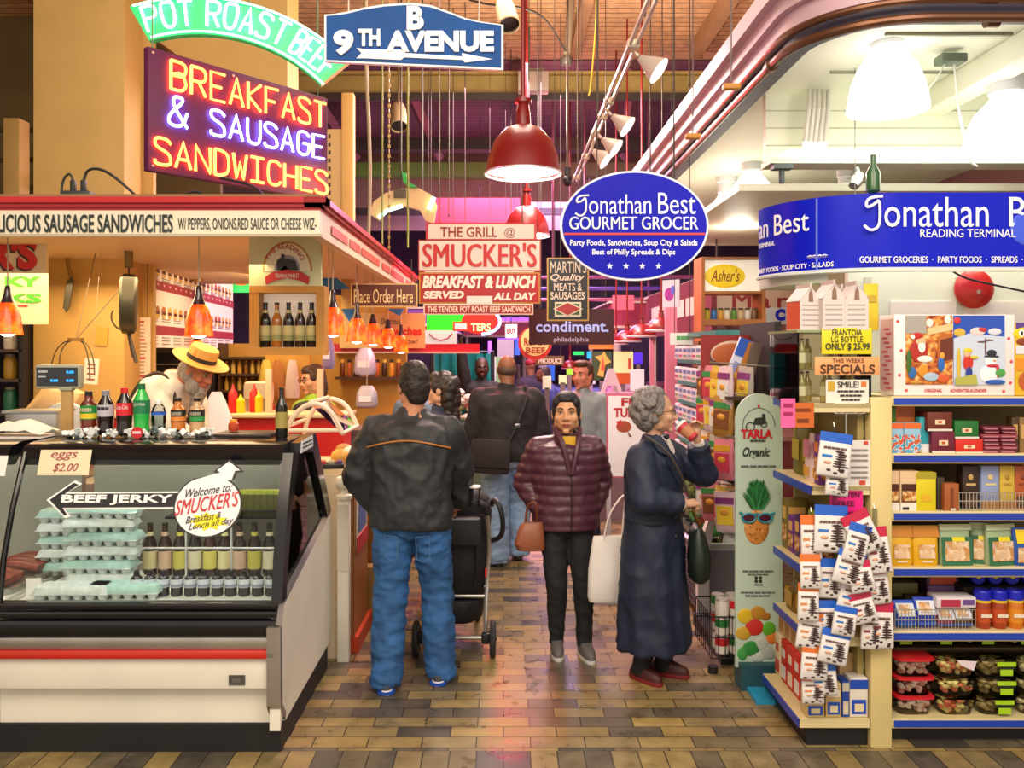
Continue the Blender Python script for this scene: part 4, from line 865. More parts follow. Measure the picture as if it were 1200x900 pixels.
for j in range(2):
    for k in range(7): pk('chocolate_bar', 'maroon wrapped bar in the %s stack of flat bars, %s' % (('left', 'right')[j], ('lowest', 'second from below', 'third from below', 'in the middle', 'third from the top', 'second from the top', 'topmost')[k]), 'chocolate bar', (1150, 1171)[j]+(k*3 % 4), (1171, 1191)[j]+(k*5 % 3), SZ[1]+k*.0185, .017, F1, .1, ('6a2230', '8a3040', '5a1824')[k % 3], ((.1, .2, .9, .6, 'b87080'),), 'flat chocolate bars on the upper shelf')
for k in range(3): pk('snack_pack', 'dark tall packet at the right frame edge of the upper shelf, %s' % ('left one', 'middle one', 'right one')[k], 'packet', 1186+k*9, 1194+k*9, SZ[1], .17, F1+.03, .05, ('4a3418', '8a6a3a', '7a2c20')[k], ((.2, .4, .8, .8, 'c8a060'),), 'dark packets at the frame edge')
for k in range(2): pk('biscuit_carton', ('biscuit carton half behind the post on the second shelf', 'biscuit carton with a biscuit picture right of the post, second shelf')[k], 'box', (1036, 1055)[k], (1054, 1077)[k], SZ[2], .19, F1, .07, 'd9b890', ((.06, .22, .94, .68, '4a1c10'), (.1, .25, .9, .5, FOOD), (0, .0, 1, .2, 'e8e0d8'), (.1, .03, .45, .1, '2a1c18')))
pk('tall_box', 'tall yellow box on the second shelf', 'box', 1074, 1097, SZ[2], .185, F1-.005, .06, 'd9c818', ((0, .84, 1, 1, 'a89a2a'), (.25, .25, .7, .42, 'e0b020')))
pk('tall_box', 'thin dark box between the yellow and the wood coloured one', 'box', 1098, 1107, SZ[2], .155, F1+.03, .06, '3a3026'); pk('wood_box', 'small wood coloured box on the second shelf', 'box', 1107, 1124, SZ[2], .13, F1, .06, 'a0582a', ((.4, .1, .6, .85, '7a3c18'), (.4, .02, .75, .1, 'd0c8c0')))
for k, (x0, x1, c, c2, n) in enumerate(((1128, 1147, '34221a', 'c9a860', 'dark brown'), (1150, 1171, '8f9cc8', 'd8c890', 'lavender'), (1172, 1189, 'd0b040', 'a88a30', 'pale gold'), (1190, 1208, 'b0542a', '8a3a1c', 'orange brown'))):
    pk('coffee_pouch', n+' tall narrow packet in the wire rack on the second shelf', 'packet', x0, x1, SZ[2], .21, F1+.04, .06, c, ((.5, .74, .16, .07, c2, 0), (.2, .55, .8, .6, c2), (0, 0, 1, .2, 'a8763a') if k in (1, 2) else (.1, .05, .9, .3, '5a4030')), 'narrow packets in the wire rack')
def wire(label, x0, x1, z0, z1, Y, n):
    m = MB(); a = (x0-CX)*Y/F; b = (x1-CX)*Y/F; wm = M('d8d4cc', .3, metal=.7)
    for z in (z0, (z0+z1)/2, z1): m.tube([(a, Y, z), (b, Y, z)], .0025, wm, 5)
    for k in range(n+1): x = a+(b-a)*k/n; m.tube([(x, Y, z1), (x, Y, z0), (x, Y+.2, z0)], .0018, wm, 5)
    m.tube([(a, Y, z1), (a, Y+.25, z1)], .0025, wm, 5); return wtag(m, 'wire_rack', label, 'rack')
wire('wire rack in front of the narrow packets on the second shelf', 1124, 1215, SZ[2]+.005, SZ[2]+.085, SY+.03, 22)
for k in range(2): pk('snack_bag', ('yellow snack bag next to the post on the third shelf', 'yellow snack bag second from the post on the third shelf')[k], 'bag', (1042, 1071)[k], (1072, 1102)[k], SZ[3], .19, F1, .06, 'd9a818', ((.0, .72, 1, .98, 'c07a1a'), (.2, .2, .8, .55, COOK), (.3, .1, .7, .14, 'e8d8c0')), 'yellow snack bags', True)
for k, (x0, x1, rz) in enumerate(((1103, 1141, .05), (1139, 1162, -.3), (1157, 1195, .18))): pk('snack_bag', ('green nut bag left on the third shelf', 'green nut bag turned sideways in the middle of the green ones', 'green nut bag right on the third shelf')[k], 'bag', x0, x1, SZ[3], .195, F1+.01+.03*(k == 1), .06, '9ab088', ((.02, .0, .98, .7, '2f6a48'), (.12, .12, .88, .6, COOK), (.35, .6, .75, .7, 'e0d020'), (.0, .86, 1, 1, 'b8c4a0')), 'green nut bags', True, rz)
pk('snack_bag', 'blue and yellow candy bag at the right frame edge of the third shelf', 'bag', 1190, 1218, SZ[3], .18, F1, .06, '1d50a8', ((.1, .6, .9, .95, 'e8c818'), (.1, .1, .9, .5, COOK)), None, True)
wire('wire basket of blue sweet bags on the fourth shelf', 1049, 1143, SZ[4]+.005, SZ[4]+.10, SY+.012, 24)
for k, (x0, x1, zo, hh, c, lb) in enumerate(((1050, 1076, 0, .12, '1d4fc0', 'blue sweet bag left in the wire basket'), (1074, 1100, 0, .135, '1d3fb0', 'blue sweet bag in the middle of the wire basket, cookie print on it'), (1098, 1122, .0, .09, '8a2a50', 'berry coloured bag right in the wire basket'), (1118, 1142, 0, .10, '5a4038', 'brown bag at the right end of the wire basket'))):
    pk('sweet_bag', lb, 'bag', x0, x1, SZ[4]+.006, hh, F1+.02, .09, c, ((.1, .45, .9, .9, 'd8dce8'), (.2, .55, .7, .85, COOK), (.1, .1, .9, .2, '2f70d8')), None, True)
pk('chocolate_pack', 'white and red chocolate pack lying across the wire basket', 'packet', 1098, 1144, SZ[4]+.10, .05, F1+.02, .10, 'ded6dc', ((.1, .1, .6, .8, 'b0304a'), (.65, .3, .95, .8, '6a4a90'))); pk('chocolate_pack', 'dark purple chocolate pack at the back of the fourth shelf', 'packet', 1086, 1124, SZ[4]+.12, .09, F1+.20, .10, '4a2a4a', ((.1, .5, .9, .9, 'c04828'), (.05, .05, .95, .4, '8a6aa0'))); pk('blanket_pack', 'olive packet at the back of the fourth shelf near the post', 'packet', 1046, 1076, SZ[4]+.10, .07, F1+.20, .10, '6a6438')
m = MB(); m.b2((2.0, 4.25, SZ[4]+.001), (2.3, 4.42, SZ[4]+.12), M('3a2c20')); wtag(m, 'display_riser', 'dark riser at the back of the fourth shelf', 'riser')
for k in range(4):
    x = (1151+k*19-CX)*(F1+.045)/F; t = thing('spread_jar', 'blue lidded spread jar, %s from the left on the fourth shelf' % ORD[k], 'jar', (x, F1+.045, SZ[4]), 0, 'blue lidded jars')
    m = MB(); m.lathe([(.034, 0), (.037, .008), (.037, .13), (.033, .14)], M('9a3a18' if k < 2 else 'c8701a', .35), seg=18); m.build('jar', t); m = MB(); m.lathe([(.0375, .03), (.0375, .095)], M('b84a1c' if k < 2 else 'd88a20', .5), seg=18, cap=False); m.lathe([(.038, .125), (.038, .14)], M('e0c030', .4), seg=18, cap=False)
    put_text(m, '##', -.026, .055, .026, .075, M('f0e4d0'), -.0385); m.build('label', t); m = MB(); m.lathe([(.039, .138), (.039, .175), (.034, .182), (0, .182)], M('1a20b8', .35), seg=18); m.build('lid', t)
    m = MB(); m.lathe([(0, 0), (.034, 0), (.038, .006), (.038, .03), (.034, .04), (.034, .14), (0, .14)], M('1c22c0', .35), (0, 0, 0), 18, None, (0, 1, 0)); m.ell((0, -.001, .004), (.013, .003, .012), M('e0d020')); x2 = (1147+k*20-CX)*(4.22)/F
    tag(m.build('spread_jar', None, (x2, 4.22, SZ[4]+.215)), 'lying blue lidded jar at the back, %s from the left' % ORD[k], 'jar', 'jars lying at the back')
m = MB(); m.b2((2.26, 4.19, SZ[4]), (3.0, 4.42, SZ[4]+.176), M('2a241e')); wtag(m, 'display_riser', 'dark riser carrying the lying blue jars', 'riser')
# clear tubs, 4 columns
TUBC = [('f4dccc', 'd8a090', 'c8202a', 'red rimmed tub of pale marshmallows'), ('e8d488', 'e07a5a', 'd8d8d0', 'tub of yellow and pink gummies'), ('b09a62', '8a744a', '98c820', 'tub of brown nuts with lime label'), ('d0c08c', 'e0d0a8', '98c820', 'tub of beige nuts with lime label')]
def tub(label, x, z, kind, seed):
    a, b_, l, _ = TUBC[kind]; t = thing('plastic_tub', label, 'tub', (x, F1+.085, z), 0, 'clear tubs on the bottom shelf'); rt = random.Random(seed)
    m = MB(); m.loft([(0, 0, 0, .07, .06), (0, 0, .004, .075, .066), (0, 0, .08, .092, .082)], ACRY, 24, None, 5); m.build('tub', t, ang=60)
    m = MB(); m.loft([(0, 0, .08, .097, .087), (0, 0, .09, .097, .087), (0, 0, .0905, .09, .08)], M(l, .4) if kind == 0 else ACRY, 24, None, 5); m.build('lid', t)
    m = MB()
    for k in range(46):
        zz = rt.uniform(.014, .07); s_ = .072+.16*zz; m.ell((rt.uniform(-1, 1)*(s_-.014), rt.uniform(-1, .2)*(s_-.022), zz), (rt.uniform(.012, .017),)*2+(rt.uniform(.009, .013),), M(a if k % 3 else b_, .6), seg=8, ring=6)
    tag(m.build('sweets', t), None, None, None, 'stuff')
    if kind >= 2:
        m = MB(); dx = rt.uniform(-.01, .035); m.b2((dx-.03, -.092, .015), (dx+.03, -.090, .045), M('a4d020', .4)); m.b2((dx-.04, -.0925, .045), (dx+.04, -.0905, .06), M('22281a', .4)); m.b2((dx-.045, -.093, .06), (dx+.045, -.091, .08), M('a4d020', .4)); m.build('label', t)
    elif kind == 1 and z > .25:
        m = MB(); m.prism([(-.02, .09), (.075, .085), (.06, .04), (.0, .065)], -.096, -.094, M('e0d0d8', .5)); m.build('label', t)
    return t
xs = [((1065, 1114, 1160, 1207)[k]-CX)*(F1+.085)/F for k in range(4)]
for k in range(4):
    for j in range(3): tub('%s, %s of its stack%s' % (TUBC[k][3], ('bottom', 'middle', 'top')[j], ' at the frame edge' if k == 3 else ' on the bottom shelf'), xs[k], SZ[5]+j*.0915, k, k*7+j)
for k in range(4):
    t = tub('tub with lime label behind the stacks, %s from the post' % ORD[k], xs[k]+.005, SZ[5]+.285, 2, 50+k); t.location.y += .14
    if k == 0: pass
m = MB(); m.b2((1.9, 4.21, SZ[5]), (3.0, 4.42, SZ[5]+.285), M('4a3c26', .6)); wtag(m, 'display_riser', 'dark riser behind the tubs on the bottom shelf', 'riser')
# on top of the gondola
t = thing('advent_calendar_box', 'big white gift box with santa and snowman pictures on the top shelf', 'box', ((1118-CX)*4.1/F, 4.1, SZ[0]+.003)); k = 4.1/F
def q(x, y): return ((x-1118)*k, (465-y)*k)
m = MB(); a = q(1048, 465); b_ = q(1189, 370); m.b2((a[0], 0, 0), (b_[0], .16, b_[1]), M('ece4e4', .5), bv=.003); m.b2((a[0]-.001, .01, .02), (a[0]-.0005, .15, b_[1]-.02), M('e0b8b8'))
for j in range(14): m.b2((a[0]-.002, .03+.02*(j % 3), .03+j*.022), (a[0]-.001, .09+.02*(j % 3), .04+j*.022), M('c84a50'))
m.build('carton', t)
def pane(x0, y0, x1, y1, mt, n): m = MB(); a = q(x0, y1); b_ = q(x1, y0); m.b2((a[0], -.003, a[1]), (b_[0], 0, b_[1]), mt); return m.build(n, t)
def shp(par, items, y=-.004):
    m = MB()
    for it in items:
        if it[0] == 'p': m.prism([q(*p) for p in it[1]], y-.0015, y, M(it[2], .5))
        else: c_ = q(it[1], it[2]); m.ell((c_[0], y, c_[1]), (it[3]*k, .0022, it[4]*k), it[5] if not isinstance(it[5], str) else M(it[5], .5), seg=14, ring=6)
        y -= .0004
    return m.build('drawing', par)
p1 = pane(1061, 371, 1116, 452, ramp_mat('hearth_print', 'noise', 30, [(.35, '7a2a14'), (.48, 'c86a28'), (.58, 'e0a040'), (.7, 'f0d8a8')], .5), 'picture')
shp(p1, [('p', [(1061, 371), (1085, 371), (1085, 392), (1061, 392)], 'a8a49c'), ('p', [(1086, 386), (1116, 380), (1116, 388), (1086, 394)], 'e6c890'), ('p', [(1098, 396), (1116, 392), (1116, 424), (1098, 428)], 'b8662a'), ('p', [(1101, 400), (1116, 396), (1116, 422), (1101, 426)], '6a2c14'),
 ('e', 1089, 380, 4, 5, 'f0ece0'), ('e', 1110, 376, 4, 5, 'f0ece0'), ('e', 1076, 412, 11, 14, 'b02a1c'), ('e', 1078, 402, 6, 6, 'e8b890'), ('e', 1079, 408, 5, 8, 'f4f0ea'), ('e', 1074, 395, 7, 4, 'c02a1c'), ('e', 1069, 396, 3, 3, 'f4f0ea'), ('e', 1083, 422, 9, 4, 'f0ece4'),
 ('e', 1068, 438, 5, 7, '2f6ab0'), ('e', 1081, 436, 6, 8, 'd8922a'), ('e', 1102, 428, 4, 9, '2468c0'), ('e', 1103, 418, 3, 4, 'e0a040'), ('e', 1090, 443, 9, 5, 'a8c0d8'), ('e', 1104, 445, 7, 5, 'd05a28'), ('e', 1064, 425, 3, 14, '3a6a28'), ('e', 1073, 449, 8, 2, 'c89030')])
p2 = pane(1117, 371, 1177, 452, M('2450b8', .5), 'picture')
shp(p2, [('p', [(1117, 398), (1135, 392), (1177, 396), (1177, 452), (1117, 452)], 'c8d4e8'), ('e', 1124, 391, 7, 5, 'd8b040'), ('e', 1145, 390, 9, 5, 'e0d0d0'), ('e', 1150, 388, 6, 3, 'c03a38'), ('e', 1165, 390, 8, 4, 'd8dce8'), ('e', 1121, 377, 4, 4, 'd83a3a'), ('e', 1154, 408, 1, 12, '6a4a40'), ('e', 1150, 402, 6, 1, '6a4a40'), ('e', 1158, 400, 6, 1, '6a4a40'),
 ('e', 1158, 440, 11, 11, 'eef0f6'), ('e', 1160, 424, 7, 7, 'f2f4f8'), ('e', 1161, 415, 6, 4, '2a2a34'), ('e', 1161, 419, 9, 1.5, '2a2a34'), ('e', 1162, 430, 7, 2, 'c02a3a'), ('e', 1168, 436, 2, 8, 'c83a4a'), ('e', 1164, 424, 2, 1, 'e07a20'), ('e', 1171, 438, 6, 5, '4aa048'), ('e', 1165, 449, 12, 3, '2a5ab0'),
 ('e', 1133, 426, 6, 9, 'cc3024'), ('e', 1132, 416, 4, 4, 'e8b890'), ('e', 1133, 412, 5, 3, 'e8c828'), ('e', 1134, 438, 4, 7, '2a3a90'), ('e', 1122, 428, 2, 20, 'd8b838'), ('e', 1140, 420, 5, 2, 'd8c030'), ('p', [(1118, 444), (1142, 440), (1144, 452), (1118, 452)], 'b0b050')])
m = MB(); put_text(m, 'ORIGINAL', *q(1083, 461), *q(1104, 457), M('c83a40'), -.002); put_text(m, 'ADVENTSKALENDER', *q(1113, 461), *q(1156, 457), M('c83a40'), -.002); m.build('lettering', t)
for j, (x, y) in enumerate(((1052, 378), (1056, 412), (1054, 441), (1062, 459), (1182, 398), (1185, 425), (1184, 450), (1176, 460))): m = MB(); c_ = q(x, y); m.ell((c_[0], -.001, c_[1]), (.008, .002, .008), M('d85058'), seg=10, ring=6); m.build('red_dot', t)
t = thing('toy_box', 'colourful box beside the gift box at the right frame edge', 'box', ((1215-CX)*4.1/F, 4.1, SZ[0]+.003)); m = MB(); m.b2((-.105, 0, 0), (.1, .14, .35), M('d8b028', .5), bv=.003); m.build('carton', t)
m = MB(); m.ell((-.06, -.002, .30), (.055, .003, .03), M('e8d020')); m.ell((-.075, -.004, .30), (.014, .003, .018), M('f4f4f4')); m.ell((-.075, -.006, .30), (.006, .003, .01), M('151515')); m.ell((-.05, -.003, .26), (.05, .003, .02), M('8a3a20')); m.b2((-.10, -.003, .20), (.1, 0, .24), M('e0e0e8')); m.b2((-.10, -.003, .12), (.1, 0, .18), M('e89020')); m.ell((-.04, -.003, .07), (.05, .003, .05), M('b85a20')); m.b2((-.10, -.003, .32), (.0, 0, .35), M('5a3a90')); m.build('print', t)
t = thing('fire_bell', 'red round fire alarm bell on the pale wall above the gift box', 'bell', W(1139, 339, 4.93)); m = MB(); m.lathe([(.10, 0), (.112, .012), (.112, .03), (.09, .05), (.05, .062), (0, .066)], M('b8201c', .35), (0, 0, 0), 32, None, (0, -1, 0)); m.build('gong', t); m = MB(); m.lathe([(.012, .06), (.012, .075), (0, .078)], M('c8b890', .3, metal=.8), (0, 0, -.02), 12, None, (0, -1, 0)); m.build('bolt', t); m = MB(); m.b2((-.05, .0, -.05), (.05, .008, .05), M('8a2018')); m.build('mount', t)
m = MB(); m.tube(smooth_pts([W(1105, 308, 4.7), W(1125, 325, 4.75), W(1165, 334, 4.8), W(1230, 348, 4.85)], 3), .006, M('1a1a1c'), 6); wtag(m, 'black_cable', 'black cable drooping in front of the red bell', 'cable')

# --- end of the aisle-side gondola with its shelves facing the aisle
g = thing('end_gondola', 'narrow gondola end with shelves facing the aisle', 'shelf', (1.6, 4.3, 0))
m = MB(); m.b2((1.44, 4.06, 0), (1.73, 4.7, .10), KICK); wpart(m, 'kick_plate', g)
m = MB(); m.b2((1.70, 4.10, .1), (1.73, 4.7, 1.64), mat('shelf_back', 'a8985e', .5)); m.b2((1.57, 4.60, .13), (1.70, 4.62, 1.6), mat('shelf_back')); wpart(m, 'back', g)
AZ = (.135, .52, .825, 1.235, 1.625)
for z in AZ:
    x0 = 1.40 if z < .2 else 1.46; m = MB(); m.b2((x0, 4.03, z-.02), (1.73, 4.6, z), SHELFM); m.b2((x0, 4.03, z-.04), (1.73, 4.045, z+.002), SHELFM); o = wpart(m, 'shelf_board', g)
    m = MB(); m.b2((x0-.007, 4.04, z-.04), (x0, 4.6, z-.003), BLUEST)
    for v in m.v: v -= g.location
    m.build('ticket_strip', o)
def ab(name, label, cat, Y0, Y1, z, h, col, x0=1.49, dep=.1, art=(), bag=False, group=None):
    """a packet on the aisle side: its printed face looks to -X"""
    w = Y1-Y0; m = MB(); mt = M(col, .45)
    if bag: m.loft([(0, dep/2, 0, w*.46, dep*.42), (0, dep/2, h*.1, w*.49, dep*.5), (0, dep/2, h*.5, w*.48, dep*.45), (0, dep/2, h*.9, w*.5, dep*.08), (0, dep/2, h, w*.5, dep*.04)], mt, 20, None, 3)
    else: m.box((0, dep/2, h/2), (w, dep, h), mt, bv=.003)
    for ax, az, bx_, bz, cc in art:
        m.b2(((ax-.5)*w, -.002, az*h), ((bx_-.5)*w, .0, bz*h), cc if not isinstance(cc, str) else M(cc, .45)); m.b2((-w/2-.0015, dep*.1, az*h), (-w/2, dep*.9, bz*h), cc if not isinstance(cc, str) else M(cc, .45)); m.b2((w/2, dep*.1, az*h), (w/2+.0015, dep*.9, bz*h), cc if not isinstance(cc, str) else M(cc, .45))
    o = m.build(name, None, (x0, (Y0+Y1)/2, z), -PI/2); return tag(o, label, cat, group)
ab('snack_box', 'purple box with orange print at the near end of the upper aisle shelf', 'box', 4.06, 4.12, AZ[3], .24, '5a2270', 1.50, .12, ((.1, .1, .9, .55, FOOD), (.15, .65, .85, .85, 'd88030')))
ab('snack_bag', 'pink and white bag on the upper aisle shelf behind the purple box', 'bag', 4.16, 4.29, AZ[3], .23, 'e0c8c8', 1.50, .08, ((.2, .5, .8, .85, 'c87a90'), (.25, .1, .75, .3, 'd8a030')), True); ab('snack_bag', 'olive bag at the far end of the upper aisle shelf', 'bag', 4.36, 4.52, AZ[3], .26, '6a6420', 1.52, .08, ((.2, .3, .8, .7, 'b0a028'),), True)
for k, (c, h) in enumerate((('9ab82a', .27), ('5a2270', .2), ('4a1c60', .21), ('6a2a80', .19), ('7a6a28', .26))):
    ab('snack_box', ('lime green tall box at the near end of the middle aisle shelf', 'purple box second from the near end of the middle aisle shelf', 'dark purple box in the middle of the middle aisle shelf', 'violet box fourth on the middle aisle shelf', 'olive packet at the far end of the middle aisle shelf')[k], 'box', 4.12+k*.1, 4.2+k*.1, AZ[2], h, c, 1.50, .11, ((.1, .15, .9, .5, FOOD), (.2, .6, .8, .85, 'e0b060' if k else 'c8d860')))
ab('candy_bag', 'orange bag on the low aisle shelf', 'bag', 4.15, 4.33, AZ[1], .12, 'd87a28', 1.49, .12, ((.2, .2, .8, .7, 'e8c060'),), True); ab('candy_bag', 'brown bag at the far end of the low aisle shelf', 'bag', 4.38, 4.55, AZ[1], .15, '7a5a20', 1.49, .12, ((.2, .2, .8, .7, 'b89030'),), True)
for k, (c, c2, n) in enumerate((('1d4aa8', 'd8dce8', 'blue'), ('c82a20', 'e8e0d8', 'red'), ('c83428', 'f0d8c8', 'bright red'), ('b8241c', 'd8d8d8', 'dark red'), ('d8c8a0', 'b84030', 'beige'))):
    ab('salt_box', n+' box on the bottom aisle shelf, '+ORD[k]+' from the near end', 'box', 4.14+k*.1, 4.22+k*.1, AZ[0], .22, c, 1.47, .1, ((.1, .1, .9, .4, c2), (.2, .6, .8, .8, c2)))
    ab('carton', 'tan carton stacked on the '+n+' box, '+ORD[k]+' from the near end', 'box', 4.14+k*.1, 4.22+k*.1, AZ[0]+.222, .11, 'c8a878', 1.49, .09, ((.1, .2, .9, .7, 'a87a4a'),))
for k, (x0, x1, h, c, a2, n) in enumerate(((945, 966, .12, 'cbb27a', '2450b0', 'beige box with a blue patch at the left front corner of the base shelf'), (968, 986, .16, 'c8ae72', '2450b0', 'beige box with a blue square on the base shelf front'), (987, 995, .17, '1d44a0', 'c8c0b0', 'narrow blue box on the base shelf front'), (996, 1017, .185, 'ded8cc', '1d4ab8', 'white box with blue bands at the right of the base shelf front'))):
    pk('baking_box', n, 'box', x0, x1, AZ[0]+.002, h, 4.05, .08, c, ((.1, .08, .9, .45, a2), (.0, .72, 1, .96, a2) if k > 1 else (.1, .6, .9, .8, 'e8dcc0'), (.25, .15, .75, .35, 'e0d0a8')))
pk('carton', 'plain tan carton standing behind the white and blue box', 'box', 984, 1000, AZ[0]+.002, .27, 4.15, .08, 'c0a070')
# acrylic case with oil bottles, cartons on top, signs
t = thing('acrylic_case', 'clear acrylic case of bottles on top of the gondola end', 'case', (1.55, 4.3, AZ[4]+.003)); m = MB()
x0, x1, y0, y1, h = -.15, .2, -.24, .2, .335
m.b2((x0, y0, 0), (x1, y0+.006, h), ACRY); m.b2((x0, y1-.006, 0), (x1, y1, h), ACRY); m.b2((x0, y0, 0), (x0+.006, y1, h), ACRY); m.b2((x1-.006, y0, 0), (x1, y1, h), ACRY); m.build('panels', t)
m = MB(); m.b2((x0-.005, y0-.005, h), (x1+.005, y1+.005, h+.012), M('8d9a70', .3)); m.build('top', t); m = MB(); m.b2((x0, y0, .155), (x1, y1, .16), ACRY); m.build('shelf_board', t)
for j in range(2):
    for k in range(6):
        x = 1.44+k*.055; yv = (4.12, 4.2)[k % 2]; bottle('oil_bottle', 'small oil bottle in the acrylic case, %s from the left on the %s level' % (ORD[k], ('lower', 'upper')[j]), (x, yv, AZ[4]+.005+j*.16), .145, .021, ('8a8048', 'a8904a', 'c0aa68')[k % 3], ('d8d0a8', 'c8b890')[k % 2], '2a2418', 'oil bottles in the acrylic case', 'flask')
ZT = AZ[4]+.003+.335+.012
def gable(label, px, Y, rz, side, h=.205):
    w, dpt = .11, .13; t = thing('gable_carton', label, 'carton', ((px-CX)*Y/F, Y+.06, ZT), rz, 'gable top cartons on the acrylic case'); m = MB(); fm = M('d9cdc9', .5)
    P = [(-w/2, 0), (w/2, 0), (w/2, h*.68), (0, h), (-w/2, h*.68)]; m.prism(P, -dpt/2, dpt/2, fm); m.b2((-w/2-.001, -dpt/2+.004, .005), (-w/2, dpt/2-.004, h*.66), M(side, .5)); m.build('carton', t)
    m = MB()
    for z in (.02, .045, .07, .095, .115): m.b2((-w*.4, -dpt/2-.0015, z), (w*.36, -dpt/2, z+.006), M('b0a4a4'))
    m.prism([(-.012, h*.66), (.012, h*.66), (.01, h*.85), (0, h*.95), (-.01, h*.85)], -dpt/2-.002, -dpt/2, M('8a6a5a')); m.build('print', t)
    m = MB(); m.prism([(-w/2-.004, h*.68), (0, h+.004), (w/2+.004, h*.68), (0, h-.01)], -dpt/2, dpt/2, M('e0d6d2', .5)); m.b2((-.005, -dpt/2, h), (.005, dpt/2, h+.018), M('d0c0bc')); m.build('gable_top', t)
gable('white gable carton with orange side, leftmost on the acrylic case', 947, 4.08, .18, 'd8583a'); gable('white gable carton in the middle of the front row on the acrylic case', 976, 4.05, .08, 'd0c4c4', .22); gable('white gable carton at the right of the front row on the acrylic case', 1004, 4.05, -.02, 'a82a24', .215)
gable('white gable carton behind the front row on the acrylic case', 985, 4.26, .1, 'd8a090', .215)
pk('snack_bag', 'yellow bag leaning at the right of the gable cartons', 'bag', 1014, 1031, ZT+.002, .23, 4.2, .04, 'e0c428', ((.2, .6, .8, .75, 'b89a20'),), None, True)
def tagsign(name, label, x0, y0, x1, y1, Y, col, lines, bv=.0, fc='2a2a24'):
    b_ = Board(name, label, 'sign', x0, y0, x1, y1, Y, .004, col, bv=bv); b_.d = .003
    for s_, a0, b0, a1, b1, bo in lines: b_.text(s_, a0, b0, a1, b1, fc, bo, th=.001)
    return b_
tagsign('price_sign', 'yellow oil bottle price sign on the acrylic case', 963, 384, 1022, 415, 4.045, 'e0d418', (('FRANTOIA', 975, 386, 1010, 393, 0), ('LG BOTTLE', 974, 394, 1011, 401, 0), ('ONLY $ 25.99', 967, 402, 1019, 411, .02)), .002)
tagsign('specials_sign', "orange sign reading this week's specials on the acrylic case", 955, 418, 1031, 440, 4.04, 'f0a468', (('THIS WEEKS', 975, 420, 1012, 425, 0), ('SPECIALS', 961, 427, 1025, 438, .02)), .002, '4a3020')
b_ = tagsign('smile_sign', 'white smile note under the orange specials sign', 968, 445, 1018, 472, 4.042, 'e6e2d8', (('SMILE!', 981, 447, 1006, 454, .02), ('####', 981, 457, 1013, 460, 0), ('#####', 984, 462, 1010, 465, 0), ('######', 986, 467, 1008, 470, 0)))
b_.rect(970, 447, 978, 458, 'c8a030', 'sticker'); b_.rect(1009, 447, 1015, 453, 'e07830', 'sticker')
b_ = tagsign('specials_note', 'small white specials note below the smile note', 978, 472, 1014, 485, 4.04, 'e0dad4', (('THIS WEEKS', 983, 473, 1010, 476, 0), ('SPECIALS', 981, 478, 1012, 484, .02)))
m = MB(); m.b2((1.62, 4.042, 1.43), (1.625, 4.046, 1.63), STEEL); m.b2((1.55, 4.044, 1.55), (1.75, 4.048, 1.6), ACRY); wtag(m, 'price_holder', 'clear sign holder under the acrylic case', 'holder')
tagsign('pink_tag', 'pink paper tag hanging under the acrylic case', 915, 467, 932, 501, 4.02, 'f060a0', (('#', 918, 472, 929, 478, 0), ('##', 918, 482, 929, 488, 0)), 0, 'a02060'); tagsign('orange_tag', 'orange paper tag behind the pink one', 928, 472, 954, 501, 4.025, 'c86420', (('###', 932, 478, 950, 483, 0), ('##', 934, 490, 948, 496, 0)), 0, '7a3410')
tagsign('gluten_sign', 'hot pink gluten free sign between the hanging pouches', 973, 575, 1011, 608, 4.03, 'f01888', (('GLUTEN', 976, 577, 1007, 583, .01), ('FREE', 982, 587, 1001, 593, .01), ('SECTION', 976, 599, 1007, 605, .01)), 0, '4a1030')
b_ = tagsign('form_sheet', 'white printed sheet between the pouches under the specials note', 993, 516, 1020, 570, 4.035, 'e0dcd8', tuple(('##'+str(y), 997, y, 1017, y+3, 0) for y in (526, 532, 538, 546, 552, 558)), 0, '8a8480'); b_.rect(1012, 517, 1017, 521, 'c84a30', 'seal'); b_.rect(1007, 563, 1014, 568, 'c84a30', 'seal')
# hanging pouches of chocolate
def pouch_mesh(top, dec):
    w, h, d = .16, .22, .028; m = MB(); wh = M('e4e0de', .4)
    m.loft([(0, 0, 0, w*.48, .004), (0, 0, h*.05, w*.5, d*.45), (0, 0, h*.35, w*.495, d*.5), (0, 0, h*.7, w*.49, d*.35), (0, 0, h*.78, w*.495, d*.2)], wh, 24, None, 3.5)
    m.loft([(0, 0, h*.78, w*.497, d*.2), (0, 0, h*.92, w*.5, .004), (0, 0, h, w*.5, .003)], M(top, .35), 24, None, 3.5)
    br = M('3a2420', .6); rr = random.Random(dec)
    for k in range(7): z = .055+k*.012; m.ell((.025+rr.uniform(-.008, .008), -d*.52, z), (.034-.003*k+rr.uniform(0, .01), .004, .005), br, Matrix.Identity(4), 10, 6)
    m.ell((.025, -d*.50, .088), (.007, .005, .05), br, None, 10, 6)
    for k in range(5): m.ell((rr.uniform(-.06, .05), -d*.5, rr.uniform(.015, .04)), (.012, .004, .006), br, None, 8, 6)
    m.b2((-.065, -d*.53, .095), (-.015, -d*.45, .108), M(dec_col(top), .5)); m.ell((-.035, -d*.5, .07), (.02, .005, .008), M('d8a080'), None, 10, 6)
    put_text(m, '###', -.06, .135, .05, .15, M('6a4a44'), -d*.46); return m.mesh('snack_pouch', 60)
def dec_col(t): return {'1d5fc8': '2a78c8', 'c01a44': '8a3a4a', 'd8702a': 'd88a4a'}[t]
PM = {c: pouch_mesh(c, i) for i, c in enumerate(('1d5fc8', 'c01a44', 'd8702a'))}; BL, RD, OR = '1d5fc8', 'c01a44', 'd8702a'; CN = {BL: 'blue topped', RD: 'red topped', OR: 'orange topped'}
